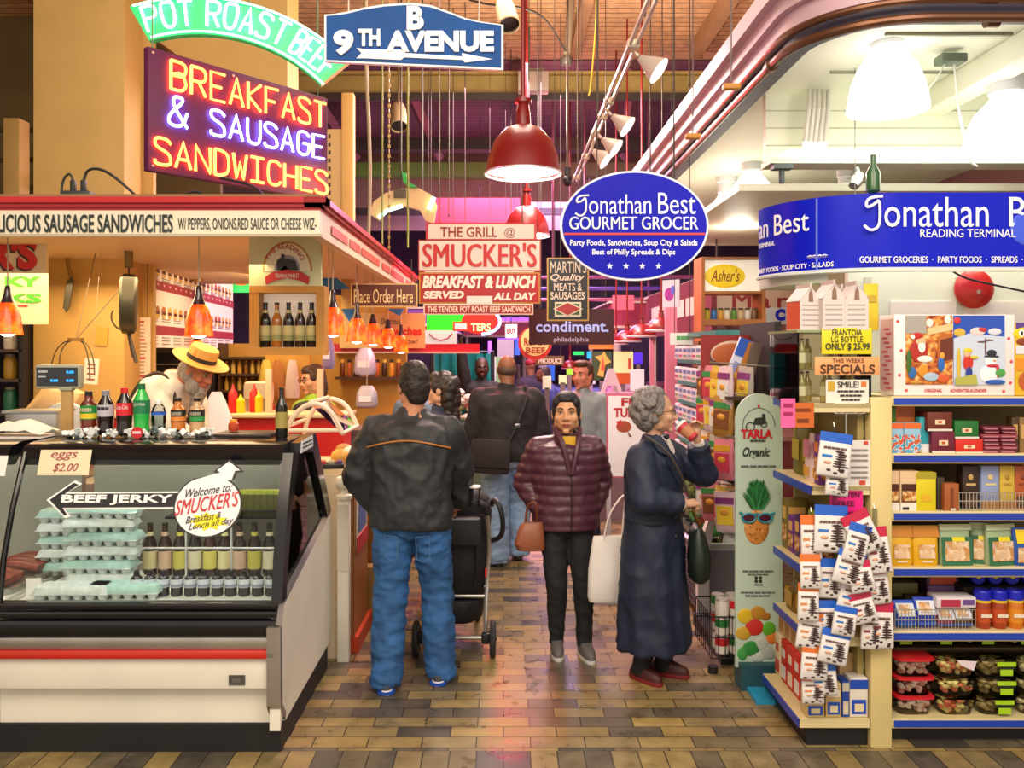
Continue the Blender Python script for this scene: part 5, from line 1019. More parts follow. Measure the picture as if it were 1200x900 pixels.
PL = [(975, 533, 38, 52, .14, BL), (980, 566, 27, 30, .1, BL), (973, 620, 40, 55, .06, BL), (951, 630, 24, 52, .0, OR), (998, 636, 27, 46, .3, BL), (1021, 622, 34, 50, -.42, RD), (1033, 645, 27, 54, -.12, RD), (972, 678, 26, 46, .05, BL), (990, 665, 34, 40, .3, BL), (950, 670, 24, 40, .0, OR), (996, 700, 38, 44, .28, BL), (1031, 686, 28, 44, -.1, RD), (1013, 676, 28, 36, -.2, RD),
  (947, 706, 25, 44, .04, OR), (946, 739, 30, 42, .18, OR), (968, 724, 28, 40, -.02, BL), (974, 758, 34, 40, .22, BL), (953, 777, 32, 40, .1, OR), (967, 797, 30, 36, -.06, BL), (1033, 733, 28, 54, .04, RD), (987, 728, 28, 34, .2, BL), (1016, 712, 28, 36, -.25, RD), (953, 808, 26, 34, .0, OR), (1020, 738, 24, 46, .06, RD)]
for i, (cx_, cy_, w, h, a, c) in enumerate(PL):
    Y = 3.93+.018*(i % 4); k = Y/F; o = link('snack_pouch', PM[c], None, W(cx_, cy_+h/2, Y)); o.rotation_euler = (-.08, a, .05*((i % 3)-1)); o.scale = (w*k/.16, 1, h*k/.22)
    near = min(((978, 590, 'pink gluten free sign'), (1028, 560, 'cream post'), (915, 620, 'pineapple board'), (985, 820, 'beige baking boxes'), (1000, 545, 'white printed sheet')), key=lambda p: abs(p[0]-cx_)+abs(p[1]-cy_))
    col = 'left' if cx_ < 962 else 'middle' if cx_ < 1005 else 'right'; idx = sorted([p[1] for p in PL if ('left' if p[0] < 962 else 'middle' if p[0] < 1005 else 'right') == col]).index(cy_)
    tag(o, 'white chocolate pouch, %s, %s from the top of the %s strip' % (CN[c], ORD[idx], col), 'pouch', 'white chocolate pouches hanging on strips')
for x, y0, lb in ((951, 600, 'left'), (978, 500, 'middle'), (1025, 596, 'right')):
    m = MB(); a = W(x, y0, 4.02); b_ = W(x, 815 if lb != 'right' else 760, 4.02); m.b2((a.x-.012, 4.018, b_.z), (a.x+.012, 4.022, a.z), AMBG); m.tube([(a.x, 4.02, a.z), (a.x, 4.03, a.z+.02)], .004, STEEL, 6); wtag(m, 'clip_strip', 'clear clip strip holding the %s column of pouches' % lb, 'strip')

# --- pineapple board
BYT = 4.76; GREENB = mat('mint_board', 'b9cfbf', .4, ns=3, na=.03)
shape = [(862, 782), (917, 782), (917, 500)]+[(889.5+27.5*math.cos(a), 492-31*math.sin(a)) for a in [PI*k/16 for k in range(17)]]+[(862, 500)]
b_ = Board('display_board', 'tall pale green round topped board with a pineapple in sunglasses', 'display board', 862, 460, 917, 782, BYT, .02, 'b9cfbf', shape=shape)
b_.o.data.materials[0] = GREENB
b_.line([(871+0, 503)]+[(889+19*math.cos(a), 500-22*math.sin(a)) for a in [PI-PI*k/16 for k in range(17)]], .0018, '3a3f3c'); b_.poly(oval(889, 476, 1.5, 1.5, 10), 'c83030', 'dot')
for x, y, r_ in ((879, 500, 5), (895, 497, 3.5)): b_.line(oval(x, y, r_, r_, 16), .003, '2a2c2c', 'wheel', closed=True)
b_.poly([(882, 497), (885, 490), (893, 489), (893, 485), (896, 485), (897, 492), (899, 496), (889, 498)], '2a2c2c', 'tractor')
b_.text('TARLA', 868, 503, 905, 514, 'c01c22', .05); b_.text('####', 879, 515, 897, 518, '3a3f3c'); b_.text('Organic', 870, 524, 902, 538, '1f2422', .02, .35); b_.text('#### ######', 868, 545, 910, 548, '5a625c')
m = MB(); rl = random.Random(6)
def bq(x, y): return b_.l(x, y)
for row in range(7):
    for k in range(-4, 5):
        L_ = 26-row*2.6+rl.uniform(-3, 3); a = k*.17*(1.1-row*.05)+rl.uniform(-.05, .05); bx0, by0 = 887+k*1.2, 597-row*4.0; tip = (bx0+math.sin(a)*L_*.75, by0-math.cos(a)*L_*.82-3)
        p0 = bq(bx0-1.7, by0); p1_ = bq(bx0+1.7, by0); p2 = bq(*tip); p3 = bq((bx0+tip[0])/2-1.5, (by0+tip[1])/2); p4 = bq((bx0+tip[0])/2+1.5, (by0+tip[1])/2); y = -.004-.0006*(6-row)
        m.add([(p0[0], y, p0[1]), (p1_[0], y, p1_[1]), (p4[0], y-.004, p4[1]), (p2[0], y-.003, p2[1]), (p3[0], y-.004, p3[1])], [(0, 1, 2, 3, 4)], M(('1d6a34', '2c8a46', '155228')[(row+k) % 3], .5))
m.build('pineapple_leaves', b_.o)
m = MB(); c_ = bq(886.5, 618); m.ell((c_[0], -.001, c_[1]), (14.5*b_.s, .008, 20*b_.s), ramp_mat('pineapple_skin', 'voronoi', 70, [(0, '8a4a18'), (.5, 'c8803a'), (1, 'dba050')], .5), seg=24, ring=14); m.build('pineapple', b_.o)
m = MB()
for x in (877, 896):
    P = [(*bq(x+8*math.cos(t_), 606+5.8*math.sin(t_)*(1 if math.sin(t_) > 0 else .8)),) for t_ in [2*PI*k/20 for k in range(20)]]; m.tube([(p[0], -.012, p[1]) for p in P], .006, M('1c8aa0', .35), 6, closed=True)
a = bq(883, 602); c_ = bq(890, 602); m.tube([(a[0], -.012, a[1]), (c_[0], -.012, c_[1])], .006, M('1c8aa0', .35), 6)
for x0_, x1_ in ((870, 866), (903, 907)): a = bq(x0_, 602); c_ = bq(x1_, 600); m.tube([(a[0], -.012, a[1]), (c_[0], -.012, c_[1])], .006, M('1c8aa0', .35), 6)
sg = m.build('sunglasses', b_.o)
for x in (877, 896): m = MB(); c_ = bq(x, 606); m.ell((c_[0], -.011, c_[1]), (8*b_.s, .003, 5.6*b_.s), M('4a2038', .2), seg=18, ring=8); m.build('lens', sg)
for y, x0_, x1_, h in ((668, 870, 906, 2.5), (672, 876, 900, 2), (684, 884, 894, 2), (693, 868, 908, 2.2), (697, 873, 902, 2)): b_.text('#'+str(y), x0_, y, x1_, y+h, '5a625c')
for dx in (0, 5): b_.poly(oval(887+dx-1, 677, 2, 2, 8), '2f3530', 'mark'); b_.poly(oval(887+dx-1, 681, 2, 2, 8), '2f3530', 'mark')
for x, y, rx, ry, c in ((873, 722, 9, 9, 'd8b828'), (888, 718, 9, 8, 'b8842a'), (884, 735, 11, 10, 'c8302a'), (871, 742, 9, 8, 'c8a030'), (901, 737, 8, 9, '5aa828'), (906, 748, 9, 7, 'd87a30'), (880, 760, 10, 9, '2f8a3a'), (893, 754, 8, 8, 'b8c0b8'), (901, 764, 9, 9, 'aab4ac'), (888, 770, 8, 6, 'c0c8c0'), (870, 766, 6, 8, '3f9a48'), (910, 760, 5, 7, 'c0c6c0'), (897, 722, 6, 5, 'a87028')):
    m = MB(); c_ = bq(x, y); m.ell((c_[0], -.001, c_[1]), (rx*b_.s, .006, ry*b_.s), M(c, .5), seg=16, ring=8); m.build('fruit_picture', b_.o)
m = MB(); m.b2((1.31, 4.70, 0), (1.57, 4.84, .14), M('24505a', .5)); m.b2((1.34, 4.52, 0), (1.58, 4.70, .025), M('2a9ac8', .4)); wtag(m, 'board_stand', 'teal stand with blue foot under the pineapple board', 'stand')

# --- snack rack and cans behind the board
t = thing('snack_rack', 'rack of hanging snack packs behind the pineapple board', 'rack', (1.5, 5.45, 0)); m = MB(); m.b2((1.62, 5.1, .1), (1.66, 5.85, 2.05), M('2a2426', .6)); m.b2((1.3, 5.1, 0), (1.66, 5.85, .08), M('17171a')); wpart(m, 'panel', t)
for j, z in enumerate((1.02, 1.34, 1.60, 1.78)):
    m = MB()
    for y in (5.15, 5.35, 5.55, 5.75): m.tube([(1.62, y, z), (1.34, y, z+.02)], .004, STEEL, 5)
    wpart(m, 'hooks', t)
TC = ('d8c0c8', 'c8b048', 'd07a90', 'b0a8a0', 'a87a38', 'e0d8d0')
rs_ = random.Random(8)
for j, z in enumerate((1.02, 1.34, 1.60, 1.78)):
    for k in range(4):
        for d_ in range(2):
            c = TC[(j*2+k+d_*3) % 6]; m = MB(); w, h = .15, .25; m.loft([(0, 0, -h, w*.45, .004), (0, 0, -h*.9, w*.48, .022), (0, 0, -h*.4, w*.47, .024), (0, 0, -h*.08, w*.49, .008), (0, 0, 0, w*.5, .003)], M(c, .4), 18, None, 3); m.b2((-w*.35, -.026, -h*.8), (w*.35, -.018, -h*.35), M(('e8c840', 'c03a50', '7a4a28', 'e0e0e0')[(j+k+d_) % 4], .5)); m.b2((-w*.4, -.022, -h*.3), (w*.4, -.010, -h*.15), M(('8a3a80', 'd8a030', '3a8a4a')[(j+k) % 3], .5)); m.ell((0, -.026, -h*.5), (.03, .006, .02), M('d89838'), seg=10, ring=6)
            o = m.build('snack_bag', None, (1.36+.1*d_+rs_.uniform(-.02, .02), 5.2+k*.18, z-.002), -PI/2+rs_.uniform(.2, .9)); o.rotation_euler[1] = rs_.uniform(-.1, .1); tag(o, 'hanging snack pack, %s hook row, %s from the near end, %s' % (('lowest', 'second', 'third', 'top')[j], ORD[k], ('in front', 'behind')[d_]), 'snack pack', 'hanging snack packs behind the pineapple board')
t = thing('can_basket', 'wire basket of red and green cans on the floor behind the pineapple board', 'basket', (1.36, 5.12, .1)); m = MB(); wmm = M('2a2a2c', .4, metal=.6)
for z in (.0, .12, .24): m.tube([(-.16, -.2, z), (.16, -.2, z), (.16, .2, z), (-.16, .2, z)], .004, wmm, 5, closed=True)
for k in range(9): m.tube([(-.16+k*.04, -.2, .24), (-.16+k*.04, -.2, 0), (-.16+k*.04, .2, 0)], .003, wmm, 5)
for k in range(9): m.tube([(-.16, -.2+k*.05, .24), (-.16, -.2+k*.05, 0)], .003, wmm, 5)
for x in (-.14, .14): m.lathe([(.03, -.1), (.03, -.06)], M('17171a'), (x, -.15, 0), 12)
m.build('wires', t)
for j in range(3):
    for k in range(4):
        m = MB(); c = (('c8202a', '1f7a3a', 'e8e0d8')[(j+k) % 3]); m.lathe([(.037, 0), (.039, .004), (.039, .10), (.037, .105), (0, .104)], M('c8c4bc', .3, metal=.6), seg=16); m.lathe([(.0395, .008), (.0395, .06)], M('e4dcd4', .45), seg=16, cap=False); m.lathe([(.0396, .05), (.0396, .095)], M(c, .45), seg=16, cap=False)
        o = m.build('food_can', None, (1.28+(k % 2)*.085, 5.0+(k//2)*.1, .105+j*.107)); tag(o, 'food can in the floor basket, %s layer, %s' % (('bottom', 'middle', 'top')[j], ('left front', 'right front', 'left rear', 'right rear')[k]), 'can', 'cans in the floor basket')
# poster with a bowl and big packets above
t = thing('soup_poster', 'red brown poster with a picture of a soup bowl above the snack rack', 'poster', W(858, 428, 5.6)); m = MB(); m.b2((-.20, 0, -.22), (.22, .03, .20), M('8a2420', .5)); m.build('board', t); m = MB(); m.ell((-.0, -.004, .03), (.15, .008, .13), M('5a3430', .4)); m.ell((.0, -.010, .07), (.135, .006, .075), M('b0582a', .5)); m.ell((.0, -.008, .075), (.145, .004, .085), M('c8a890', .4)); m.build('bowl_picture', t)
for k, (x0, y0, x1, y1, c) in enumerate(((850, 465, 876, 398, 'd0d8ec'), (858, 465, 882, 402, 'b8742a'), (872, 466, 888, 402, '6a5a50'))):
    m = MB(); a = W(x0, y0, 5.35-.03*k); b_ = W(x1, y1, 5.35-.03*k); d_ = b_-a; n_ = V((-d_.z, 0, d_.x)).normalized()*(.045, .018, .03)[k]; m.prism([(p.x, p.z) for p in (a-n_, a+n_, b_+n_, b_-n_)], a.y, a.y+.03, M(c, .4)); 
    if k == 0: m.prism([(p.x, p.z) for p in (a.lerp(b_, .7)-n_, a.lerp(b_, .7)+n_, b_+n_, b_-n_)], a.y-.003, a.y, M('2a5ac0', .4)); m.prism([(p.x, p.z) for p in (a.lerp(b_, .3)-n_*.6, a.lerp(b_, .3)+n_*.6, a.lerp(b_, .6)+n_*.6, a.lerp(b_, .6)-n_*.6)], a.y-.003, a.y, M('8090c8', .4))
    wtag(m, 'long_packet', ('tall white and blue packet leaning over the snack rack', 'tall orange brown packet leaning over the snack rack', 'tall brown packet leaning over the snack rack')[k], 'packet')
m = MB(); m.b2((1.34, 5.10, 1.58), (1.62, 5.5, 1.60), M('3a2a20')); wtag(m, 'dark_shelf', 'dark shelf under the leaning packets', 'shelf')

# --- blue grocery drum with white lettering
BLU = mat('royal_blue_sign', '0416c0', .35, spec=.25); WHL = mat('sign_white', 'f4f6fa', .4); 
def dpath(o, n=14): return [(1.97+(.55-o)*math.cos(PI+PI/2*k/n), 4.75+(.55-o)*math.sin(PI+PI/2*k/n)) for k in range(n+1)]+[(3.4, 4.2+o)]
t = thing('fascia_sign', 'royal blue curved grocery fascia with white lettering over the shelves', 'sign', (1.97, 4.75, 2.27)); m = MB(); A_ = dpath(0); B2 = dpath(.05); n = len(A_); z0, z1 = 2.283, 2.655
vs = [V((*p, z0)) for p in A_]+[V((*p, z1)) for p in A_]+[V((*p, z0)) for p in B2]+[V((*p, z1)) for p in B2]; fs = []
for k in range(n-1): fs += [(k, k+1, n+k+1, n+k), (2*n+k+1, 2*n+k, 3*n+k, 3*n+k+1), (k+1, k, 2*n+k, 2*n+k+1), (n+k, n+k+1, 3*n+k+1, 3*n+k)]
fs += [(0, n, 3*n, 2*n)]
m.add(vs, fs, BLU); wpart(m, 'band', t, 50)
m = MB(); m.prism([(1.97+.50*math.cos(PI+PI/2*k/14), 4.75+.50*math.sin(PI+PI/2*k/14)) for k in range(9)]+[(1.69, 4.9), (1.47, 4.9)], 2.225, 2.28, mat('drum_underside', 'dbe6d2', .5), plane='xy'); m.tube([(*p, 2.276) for p in dpath(-.004)], .012, M('d4dcd8', .4), 6); wpart(m, 'underside', t)
m = MB(); m.tube([(1.595, 4.345, 2.275), (1.595, 4.345, 2.65)], .006, M('5a70d8', .3), 6); wpart(m, 'seam', t)
WX = lambda px: (px-CX)*4.2/F; WZ = lambda py: EYE-(py-CY)*4.2/F
m = MB(); put_text(m, 'onathan', WX(1036), WZ(266), WX(1158), WZ(231), WHL, 0, .0); m.tube([(p.x, -.003, p.z) for p in smooth_pts([(WX(1034), 0, WZ(230)), (WX(1016), 0, WZ(232)), (WX(1014), 0, WZ(244)), (WX(1024), 0, WZ(240)), (WX(1030), 0, WZ(233)), (WX(1031), 0, WZ(250)), (WX(1030), 0, WZ(266)), (WX(1020), 0, WZ(271)), (WX(1012), 0, WZ(264))], 3)], .007, WHL, 6, flat=.5)
put_text(m, 'Best', WX(1182), WZ(266), WX(1256), WZ(231), WHL, 0, .0); put_text(m, 'READING TERMINAL MARKET', WX(1078), WZ(278), WX(1240), WZ(268.5), WHL, 0, .0); put_text(m, 'GOURMET GROCERIES  ·  PARTY FOODS  ·  SPREADS  ·  SOUPS', WX(1007), WZ(308), WX(1226), WZ(300.5), WHL, 0, .01)
for v in m.v: v.y += 4.2-.002
for v in m.v: v -= t.location
m.build('lettering', t)
def arcfit(mb, s_, a0, a1, za, zb, bold=0):
    m2 = MB(); put_text(m2, s_, a0, za, a1, zb, WHL, 0, bold)
    for v in m2.v: a = math.radians(v.x); rr = .553-v.y; mb.add([], [], WHL); v.x, v.y = 1.97+rr*math.cos(a), 4.75+rr*math.sin(a)
    mb.add(m2.v, m2.f, WHL)
m = MB(); arcfit(m, 'an Best', 182, 223, 2.49, 2.60); arcfit(m, 'TERMINAL', 181, 200, 2.44, 2.465); arcfit(m, 'PARTY FOODS · SOUP CITY · SALADS', 181.5, 236, 2.30, 2.325, .01); arcfit(m, '****', 222, 233, 2.345, 2.365, .05); wpart(m, 'curved_lettering', t)
m = MB(); c_ = (WX(1204), 4.199, WZ(268)); m.ell(c_, (.085, .006, .085), M('3a58e0', .3), seg=28, ring=8); wpart(m, 'oval_badge', t)

# --- white bell lamps in the canopy
LAMPW = mat('milky_lamp_glass', 'fffdf4', .3, emit=3.2); BASEW = M('d6dade', .4)
def bell_lamp(px, yt, yb, Y, label, ztop, wpx):
    k = Y/F; p = W(px, yb, Y); t = thing('ceiling_lamp', label, 'lamp', p, 0, 'white bell lamps under the canopy'); R_ = wpx*k/2; h = (yb-yt)*k
    m = MB(); m.lathe([(R_, 0), (R_*.98, h*.12), (R_*.9, h*.4), (R_*.72, h*.68), (R_*.42, h*.92), (R_*.36, h)], LAMPW, seg=28); m.build('shade', t, ang=60)
    m = MB(); m.lathe([(R_*.36, h), (R_*.42, h*1.05), (R_*.42, h*1.35), (R_*.5, h*1.38), (R_*.5, h*1.75), (R_*.42, h*1.8)], BASEW, seg=24); m.build('socket', t); m = MB(); m.cyl((0, 0, h*1.8), (0, 0, max(h*1.81, ztop-p.z)), .012, M('b8bcb8', .4)); m.build('stem', t); return t
bell_lamp(1040, 55, 130, 4.5, 'large white bell lamp at the front of the canopy, left one', 3.5, 91); bell_lamp(1180, 113, 177, 4.75, 'large white bell lamp at the right frame edge', 3.5, 96)
bell_lamp(851, 228, 264, 8.0, 'small white bell lamp deep in the canopy, left one', 3.0, 48); bell_lamp(881, 202, 246, 7.4, 'small white bell lamp deep in the canopy, right one', 3.0, 56); bell_lamp(991, 217, 240, 6.5, 'white bell lamp behind the blue fascia', 3.0, 40)
for n_, p_, e_ in (('lamp_light', W(1040, 140, 4.5), 9), ('lamp_light', W(1180, 186, 4.75), 8), ('lamp_light', W(866, 272, 7.6), 16)): point(n_, p_, e_, 'fff8e8', .12)
t = thing('junction_box', 'green grey junction box with white cords on the canopy ceiling', 'box', (2.42, 4.62, 3.5)); m = MB(); m.box((0, 0, -.05), (.14, .1, .05), M('5d6a58', .5), bv=.01); m.build('housing', t); m = MB(); m.tube(smooth_pts([(.02, 0, -.07), (.04, .0, -.3), (.1, 0, -.6), (.16, .03, -.62)], 2), .006, M('e0e4d8'), 6); m.tube(smooth_pts([(-.03, 0, -.07), (-.1, .0, -.2), (-.25, 0, -.3)], 2), .005, M('d8dcd0'), 6); m.build('cords', t)
m = MB(); m.box((0, 0, 0), (.12, .08, .03), M('2e3838', .5)); m.cyl((.0, 0, 0), (0, 0, -.1), .018, M('2e3838', .5)); tag(m.build('track_fitting', None, W(916, 196, 5.32)), 'black track fitting under the bulkhead', 'fitting')
t = thing('spot_lamp', 'small steel spot lamp with cable above the blue fascia', 'lamp', W(1007, 205, 5.25)); m = MB(); m.lathe([(.03, 0), (.04, .06), (.03, .1)], STEEL, (0, 0, 0), 16, None, (-.4, -.3, -.6)); m.build('head', t); m = MB(); m.tube([(0, 0, .0), (0, .03, .05)], .01, STEEL, 6); m.build('bracket', t)
m = MB(); m.lathe([(.02, 0), (.034, .01), (.034, .10), (.013, .14), (.013, .19)], M('2f5a34', .15), (1.83, 4.225, 2.656), 14); wtag(m, 'green_bottle', 'dark green bottle standing on top of the blue fascia', 'bottle')
m = MB()
for k in range(56): p_ = W(1002, 92+k*2.4, 4.9); m.ell(p_, (.004, .004, .006), M('6a6a60', .4, metal=.5), seg=6, ring=4)
m.cyl(W(1002, 230, 4.9), (W(1002, 0, 4.9).x, 4.9, 3.5), .002, M('6a6a60')); wtag(m, 'bead_chain', 'thin bead chain hanging from the canopy ceiling', 'chain')

# ================================================================ HANGING SIGNS AND LAMPS
REDN = mat('red_neon', (1, .12, .02), .4, emit=15); BLUN = mat('blue_neon', (.16, .2, 1), .4, emit=16); GRN = mat('green_neon', (.35, 1, .6), .4, emit=5); WHN = mat('white_neon', (.75, .9, 1), .4, emit=7)
t = thing('neon_sign', 'dark panel with red and blue neon lettering above the left stall', 'sign', (-2.0, 4.8, 2.89), math.atan2(1, .805)); w_, h_ = 1.284, .70
m = MB(); m.b2((0, 0, 0), (w_, .05, h_), mat('neon_backing', '5c1c46', .45), bv=.006); m.build('panel', t)
m = MB()
for x in (.03, .55, 1.25):
    for z in (.03, .67): m.ell((x, -.002, z), (.008, .005, .008), M('d8a8a8', .3), seg=8, ring=6)
m.tube([(.04, .025, .7), (.04, .025, 1.6)], .004, M('6a7a4a')); m.tube([(1.22, .025, .7), (1.22, .025, 1.6)], .004, M('6a7a4a')); m.build('fixings', t)
for s_, a, b_, c, d_, mt in (('BREAKFAST', .10, .695, .975, .93, REDN), ('&', .09, .40, .18, .64, BLUN), ('SAUSAGE', .30, .395, .965, .61, BLUN), ('SANDWICHES', .025, .06, .985, .275, REDN)):
    m = MB(); neon_word(m, s_, a*w_, b_*h_, c*w_, d_*h_, mt, .009, -.018, None, 1.3 if len(s_) > 9 else 1.5); m.build('neon_lettering', t)
# green arc
AY = 5.4; ks = AY/F; ac = V(((240-CX)*ks, AY, EYE-(232-CY)*ks))
t = thing('neon_sign', 'green glowing arched neon sign at the top, partly hidden by the avenue sign', 'sign', ac, .12)
def arcp(r, a): a = math.radians(a); return (r*ks*math.sin(a), r*ks*math.cos(a))
m = MB(); m.prism([arcp(192, a) for a in range(-19, 47, 3)]+[arcp(236, a) for a in range(45, -23, -3)], 0, .06, mat('green_lit_panel', '10b45c', .35, emit=.3)); m.build('panel', t)
m = MB(); L_ = [arcp(194, a) for a in range(-18, 46, 3)]; m.tube([(x, -.02, z) for x, z in L_], .007, GRN, 6); m.build('neon_edge', t)
m = MB(); L_ = [arcp(234, a) for a in range(-20, 45, 3)]; m.tube([(x, -.02, z) for x, z in L_], .007, GRN, 6); m.build('neon_edge', t)
def bend(q): a = q.x; r = q.z; return V((r*ks*math.sin(math.radians(a)), q.y, r*ks*math.cos(math.radians(a))))
for wd, a0, a1 in (('POT', -18, -3.5), ('ROAST', 1, 26), ('BEEF', 29, 43.5)):
    m = MB(); neon_word(m, wd, a0, 200, a1, 229, WHN, .0085, -.03, bend); m.build('neon_lettering', t)
m = MB()
for a in (-10, 12, 33): x, z = arcp(236, a); m.cyl((x, .03, z), (x, .03, 6.2-ac.z), .004, M('5a6a4a'))
m.build('hangers', t)
# avenue sign
shape = [(380, 17), (392, 16), (405, 14), (425, 9), (450, 5), (480, 3), (505, 6), (530, 15), (545, 21), (562, 25), (590, 29), (590, 82), (380, 72)]
b_ = Board('street_sign', 'blue avenue sign with white lettering and an arrow hanging at the top', 'sign', 380, 3, 590, 83, 4.95, .03, 'e8ecf0', shape=shape)
b_.poly([(485+(x-485)*.975, 44+(y-44)*.93) for x, y in shape], '155f9f', 'blue_face', 0, .004, mat('enamel_blue', '064a92', .5, spec=.2, ns=5, na=.1)); b_.d = .006
for s_, a in (('B', (477, 8, 497, 36)), ('9', (391, 36, 415, 66)), ('TH', (420, 35, 446, 55)), ('AVENUE', (453, 37, 579, 62))): b_.text(s_, *a, 'f0f2f4', .05, th=.012)
b_.poly([(418, 57), (432, 59), (470, 59), (476, 63), (542, 67), (541, 63), (577, 70), (545, 74), (542, 71), (474, 68), (470, 71), (428, 69), (418, 69), (424, 63)], 'eef0f2', 'arrow', .004, .012)
m = MB(); 
for x, y in ((408, 14), (561, 25)): a = b_.l(x, y); m.tube([(a[0], .015, a[1]), (a[0]+(.0 if x < 500 else .06), .015, 6.2-b_.o.location.z)], .004, M('d8d0c0', .5), 6)
m.build('hanger', b_.o)
# oval grocer sign
ov = oval(743.5, 264.5, 87, 64.5, 56)
b_ = Board('oval_sign', 'blue oval grocery sign with white lettering hanging over the aisle', 'sign', 656, 200, 831, 329, 5.4, .04, 'e8ecf8', shape=ov)
b_.poly(oval(743.5, 264.5, 84.5, 62, 56), '', 'blue_face', 0, .004, mat('deep_blue_sign', '0404b4', .45, spec=.2)); b_.d = .006
b_.text('onathan', 690, 228, 763, 251, 'f4f6fa', .0); b_.text('Best', 771, 226, 815, 251, 'f4f6fa', .0); b_.line([(p.x, p.z) for p in smooth_pts([(V((x, 0, y))) for x, y in ((690, 229), (677, 230), (675, 238), (682, 236), (686, 231), (687, 240), (686, 250), (680, 254), (674, 250))], 3)], .006, 'f4f6fa', 'initial', -.008, flat=.5)
b_.text('GOURMET GROCER', 667, 254, 818, 269, 'f4f6fa', .012); b_.rect(661, 273, 826, 275.5, 'd83a28', 'red_line', .007)
b_.text('Party Foods, Sandwiches, Soup City & Salads', 668, 281, 817, 290, 'f4f6fa', .015); b_.text('Best of Philly Spreads & Dips', 694, 292, 791, 300.5, 'f4f6fa', .015)
for x in (714.5, 733.5, 752.5, 771.5): b_.poly([(x+(3.8 if i % 2 == 0 else 1.6)*math.sin(i*PI/5), 312-(3.8 if i % 2 == 0 else 1.6)*math.cos(i*PI/5)) for i in range(10)], 'f4f6fa', 'star', .004, .007)
b_.hang((700, 790), 214, 6.29, .004)
# grill sign stack
t = Board('grill_sign', 'red and white stacked grill sign hanging over the aisle', 'sign', 490, 281, 634, 318, 8.0, .06, 'dcd2c6', 'a01820')
t.d = .005; t.text("SMUCKER'S", 495, 285, 629, 313, 'b8140e', .035, th=.006)
for a, c, n in (((499, 261, 629, 281), 'efe2d2', 'top_panel'), ((498, 318, 626, 320), 'f4eee6', 'gap_strip')): t.rect(*a, 'b8242c' if n == 'top_panel' else c, n, .004)
t.rect(502, 263, 626, 280, 'd8cdbf', 'top_face', .006); t.d = .008; t.text('THE GRILL', 516, 266, 583, 278, '8a2a24', .02); t.text('@', 591, 267, 604, 279, '8a4a5a', .0)
o = t.rect(491, 319, 633, 356, 'b8821c', 'red_panel', .006); t.rect(493, 321, 631, 354, 'a80e16', 'red_face', .010); t.d = .012
t.text('BREAKFAST & LUNCH', 495, 323, 628, 338, 'f6ece0', .05, .2); t.text('SERVED', 496, 341, 544, 350, 'f6ece0', .05, .2); t.text('ALL DAY', 578, 343, 628, 352, 'f6ece0', .05, .2)
t.rect(547, 347, 577, 356, 'e8e4de', 'white_tag', .014); t.rect(496, 356, 625, 369, 'e8d8d0', 'low_panel', .006, bv=.002); t.rect(498, 358, 623, 367.5, 'a01824', 'low_face', .009); t.d = .010; t.text('THE TENDER POT ROAST BEEF SANDWICH', 501, 359, 621, 366, 'f0dcc8', .02)
t.hang((515, 612), 263, 6.29, .006, '5a4a3a')
# other hanging signs
b_ = Board('sausage_sign', 'black and gold meats and sausages sign in front of the maroon sign', 'sign', 641, 302, 690, 376, 7.6, .04, '1d1c22', 'c89a48'); b_.d = .005
for s_, a, sh, bo in (("MARTIN'S", (645, 306, 687, 320), 0, .0), ('Quality', (645, 321, 685, 331), .3, .02), ('MEATS &', (649, 332, 682, 341), 0, .02), ('SAUSAGES', (645, 342, 685, 351), 0, .02)): b_.text(s_, *a, 'e0cdb8', bo, sh)
b_.rect(650, 354, 681, 371, 'd8d4b8', 'emblem_plate', .006); b_.rect(652, 356, 679, 369, '3a5a3a', 'emblem_green', .008); b_.poly([(648, 362), (665, 353), (683, 362), (665, 371)], 'd8d0b0', 'diamond_rim', .008, .010); b_.poly([(651, 362), (665, 355), (680, 362), (665, 369.5)], 'a8302e', 'diamond', .010, .012); b_.hang((650, 682), 302, 6.29, .004)
b_ = Board('condiment_sign', 'dark maroon sign with pale blue lettering over the aisle', 'sign', 620, 362, 720, 404, 9.0, .04, '42181f'); b_.text('condiment.', 628, 376, 713, 389, 'a8b8f4', .02, m=mat('pale_blue_letters', 'a9b8f4', .4, emit=.5)); b_.text('philadelphia', 649, 395, 690, 402, 'c8c8f0', .01); b_.hang((630, 710), 362, 6.29, .004)
ovr = oval(627, 402, 20, 20, 30)
b_ = Board('round_sign', 'round red and cream roast beef sign half behind the maroon sign', 'sign', 607, 382, 647, 422, 10.5, .05, 'b82a28', shape=ovr); b_.poly(oval(627, 400, 17, 17, 30), 'e8c888', 'cream_face', 0, .005); b_.d = .007; b_.text('ROAST', 614, 396, 641, 405, '9a3a28', .03); b_.text('BEEF', 616, 407, 639, 414, '9a3a28', .03); b_.hang((620, 634), 384, 6.29, .005)
b_ = Board('produce_sign', 'small brown produce sign below the round sign', 'sign', 628, 417, 661, 428, 11.2, .04, '6a4a2c'); b_.text('PRODUCE', 631, 420, 659, 426, 'd8c8b8', .03); b_.hang((632, 657), 417, 6.29, .004)
b_ = Board('exit_sign', 'small lit exit sign between the grill sign and the maroon sign', 'sign', 592, 380, 606, 396, 12.5, .05, 'f0dcd8', fm=mat('exit_face', 'f4dcd8', .4, emit=.7)); b_.text('EXIT', 594, 385, 604, 391, 'd82a2a', .05); b_.hang((599,), 380, 6.29, .008)
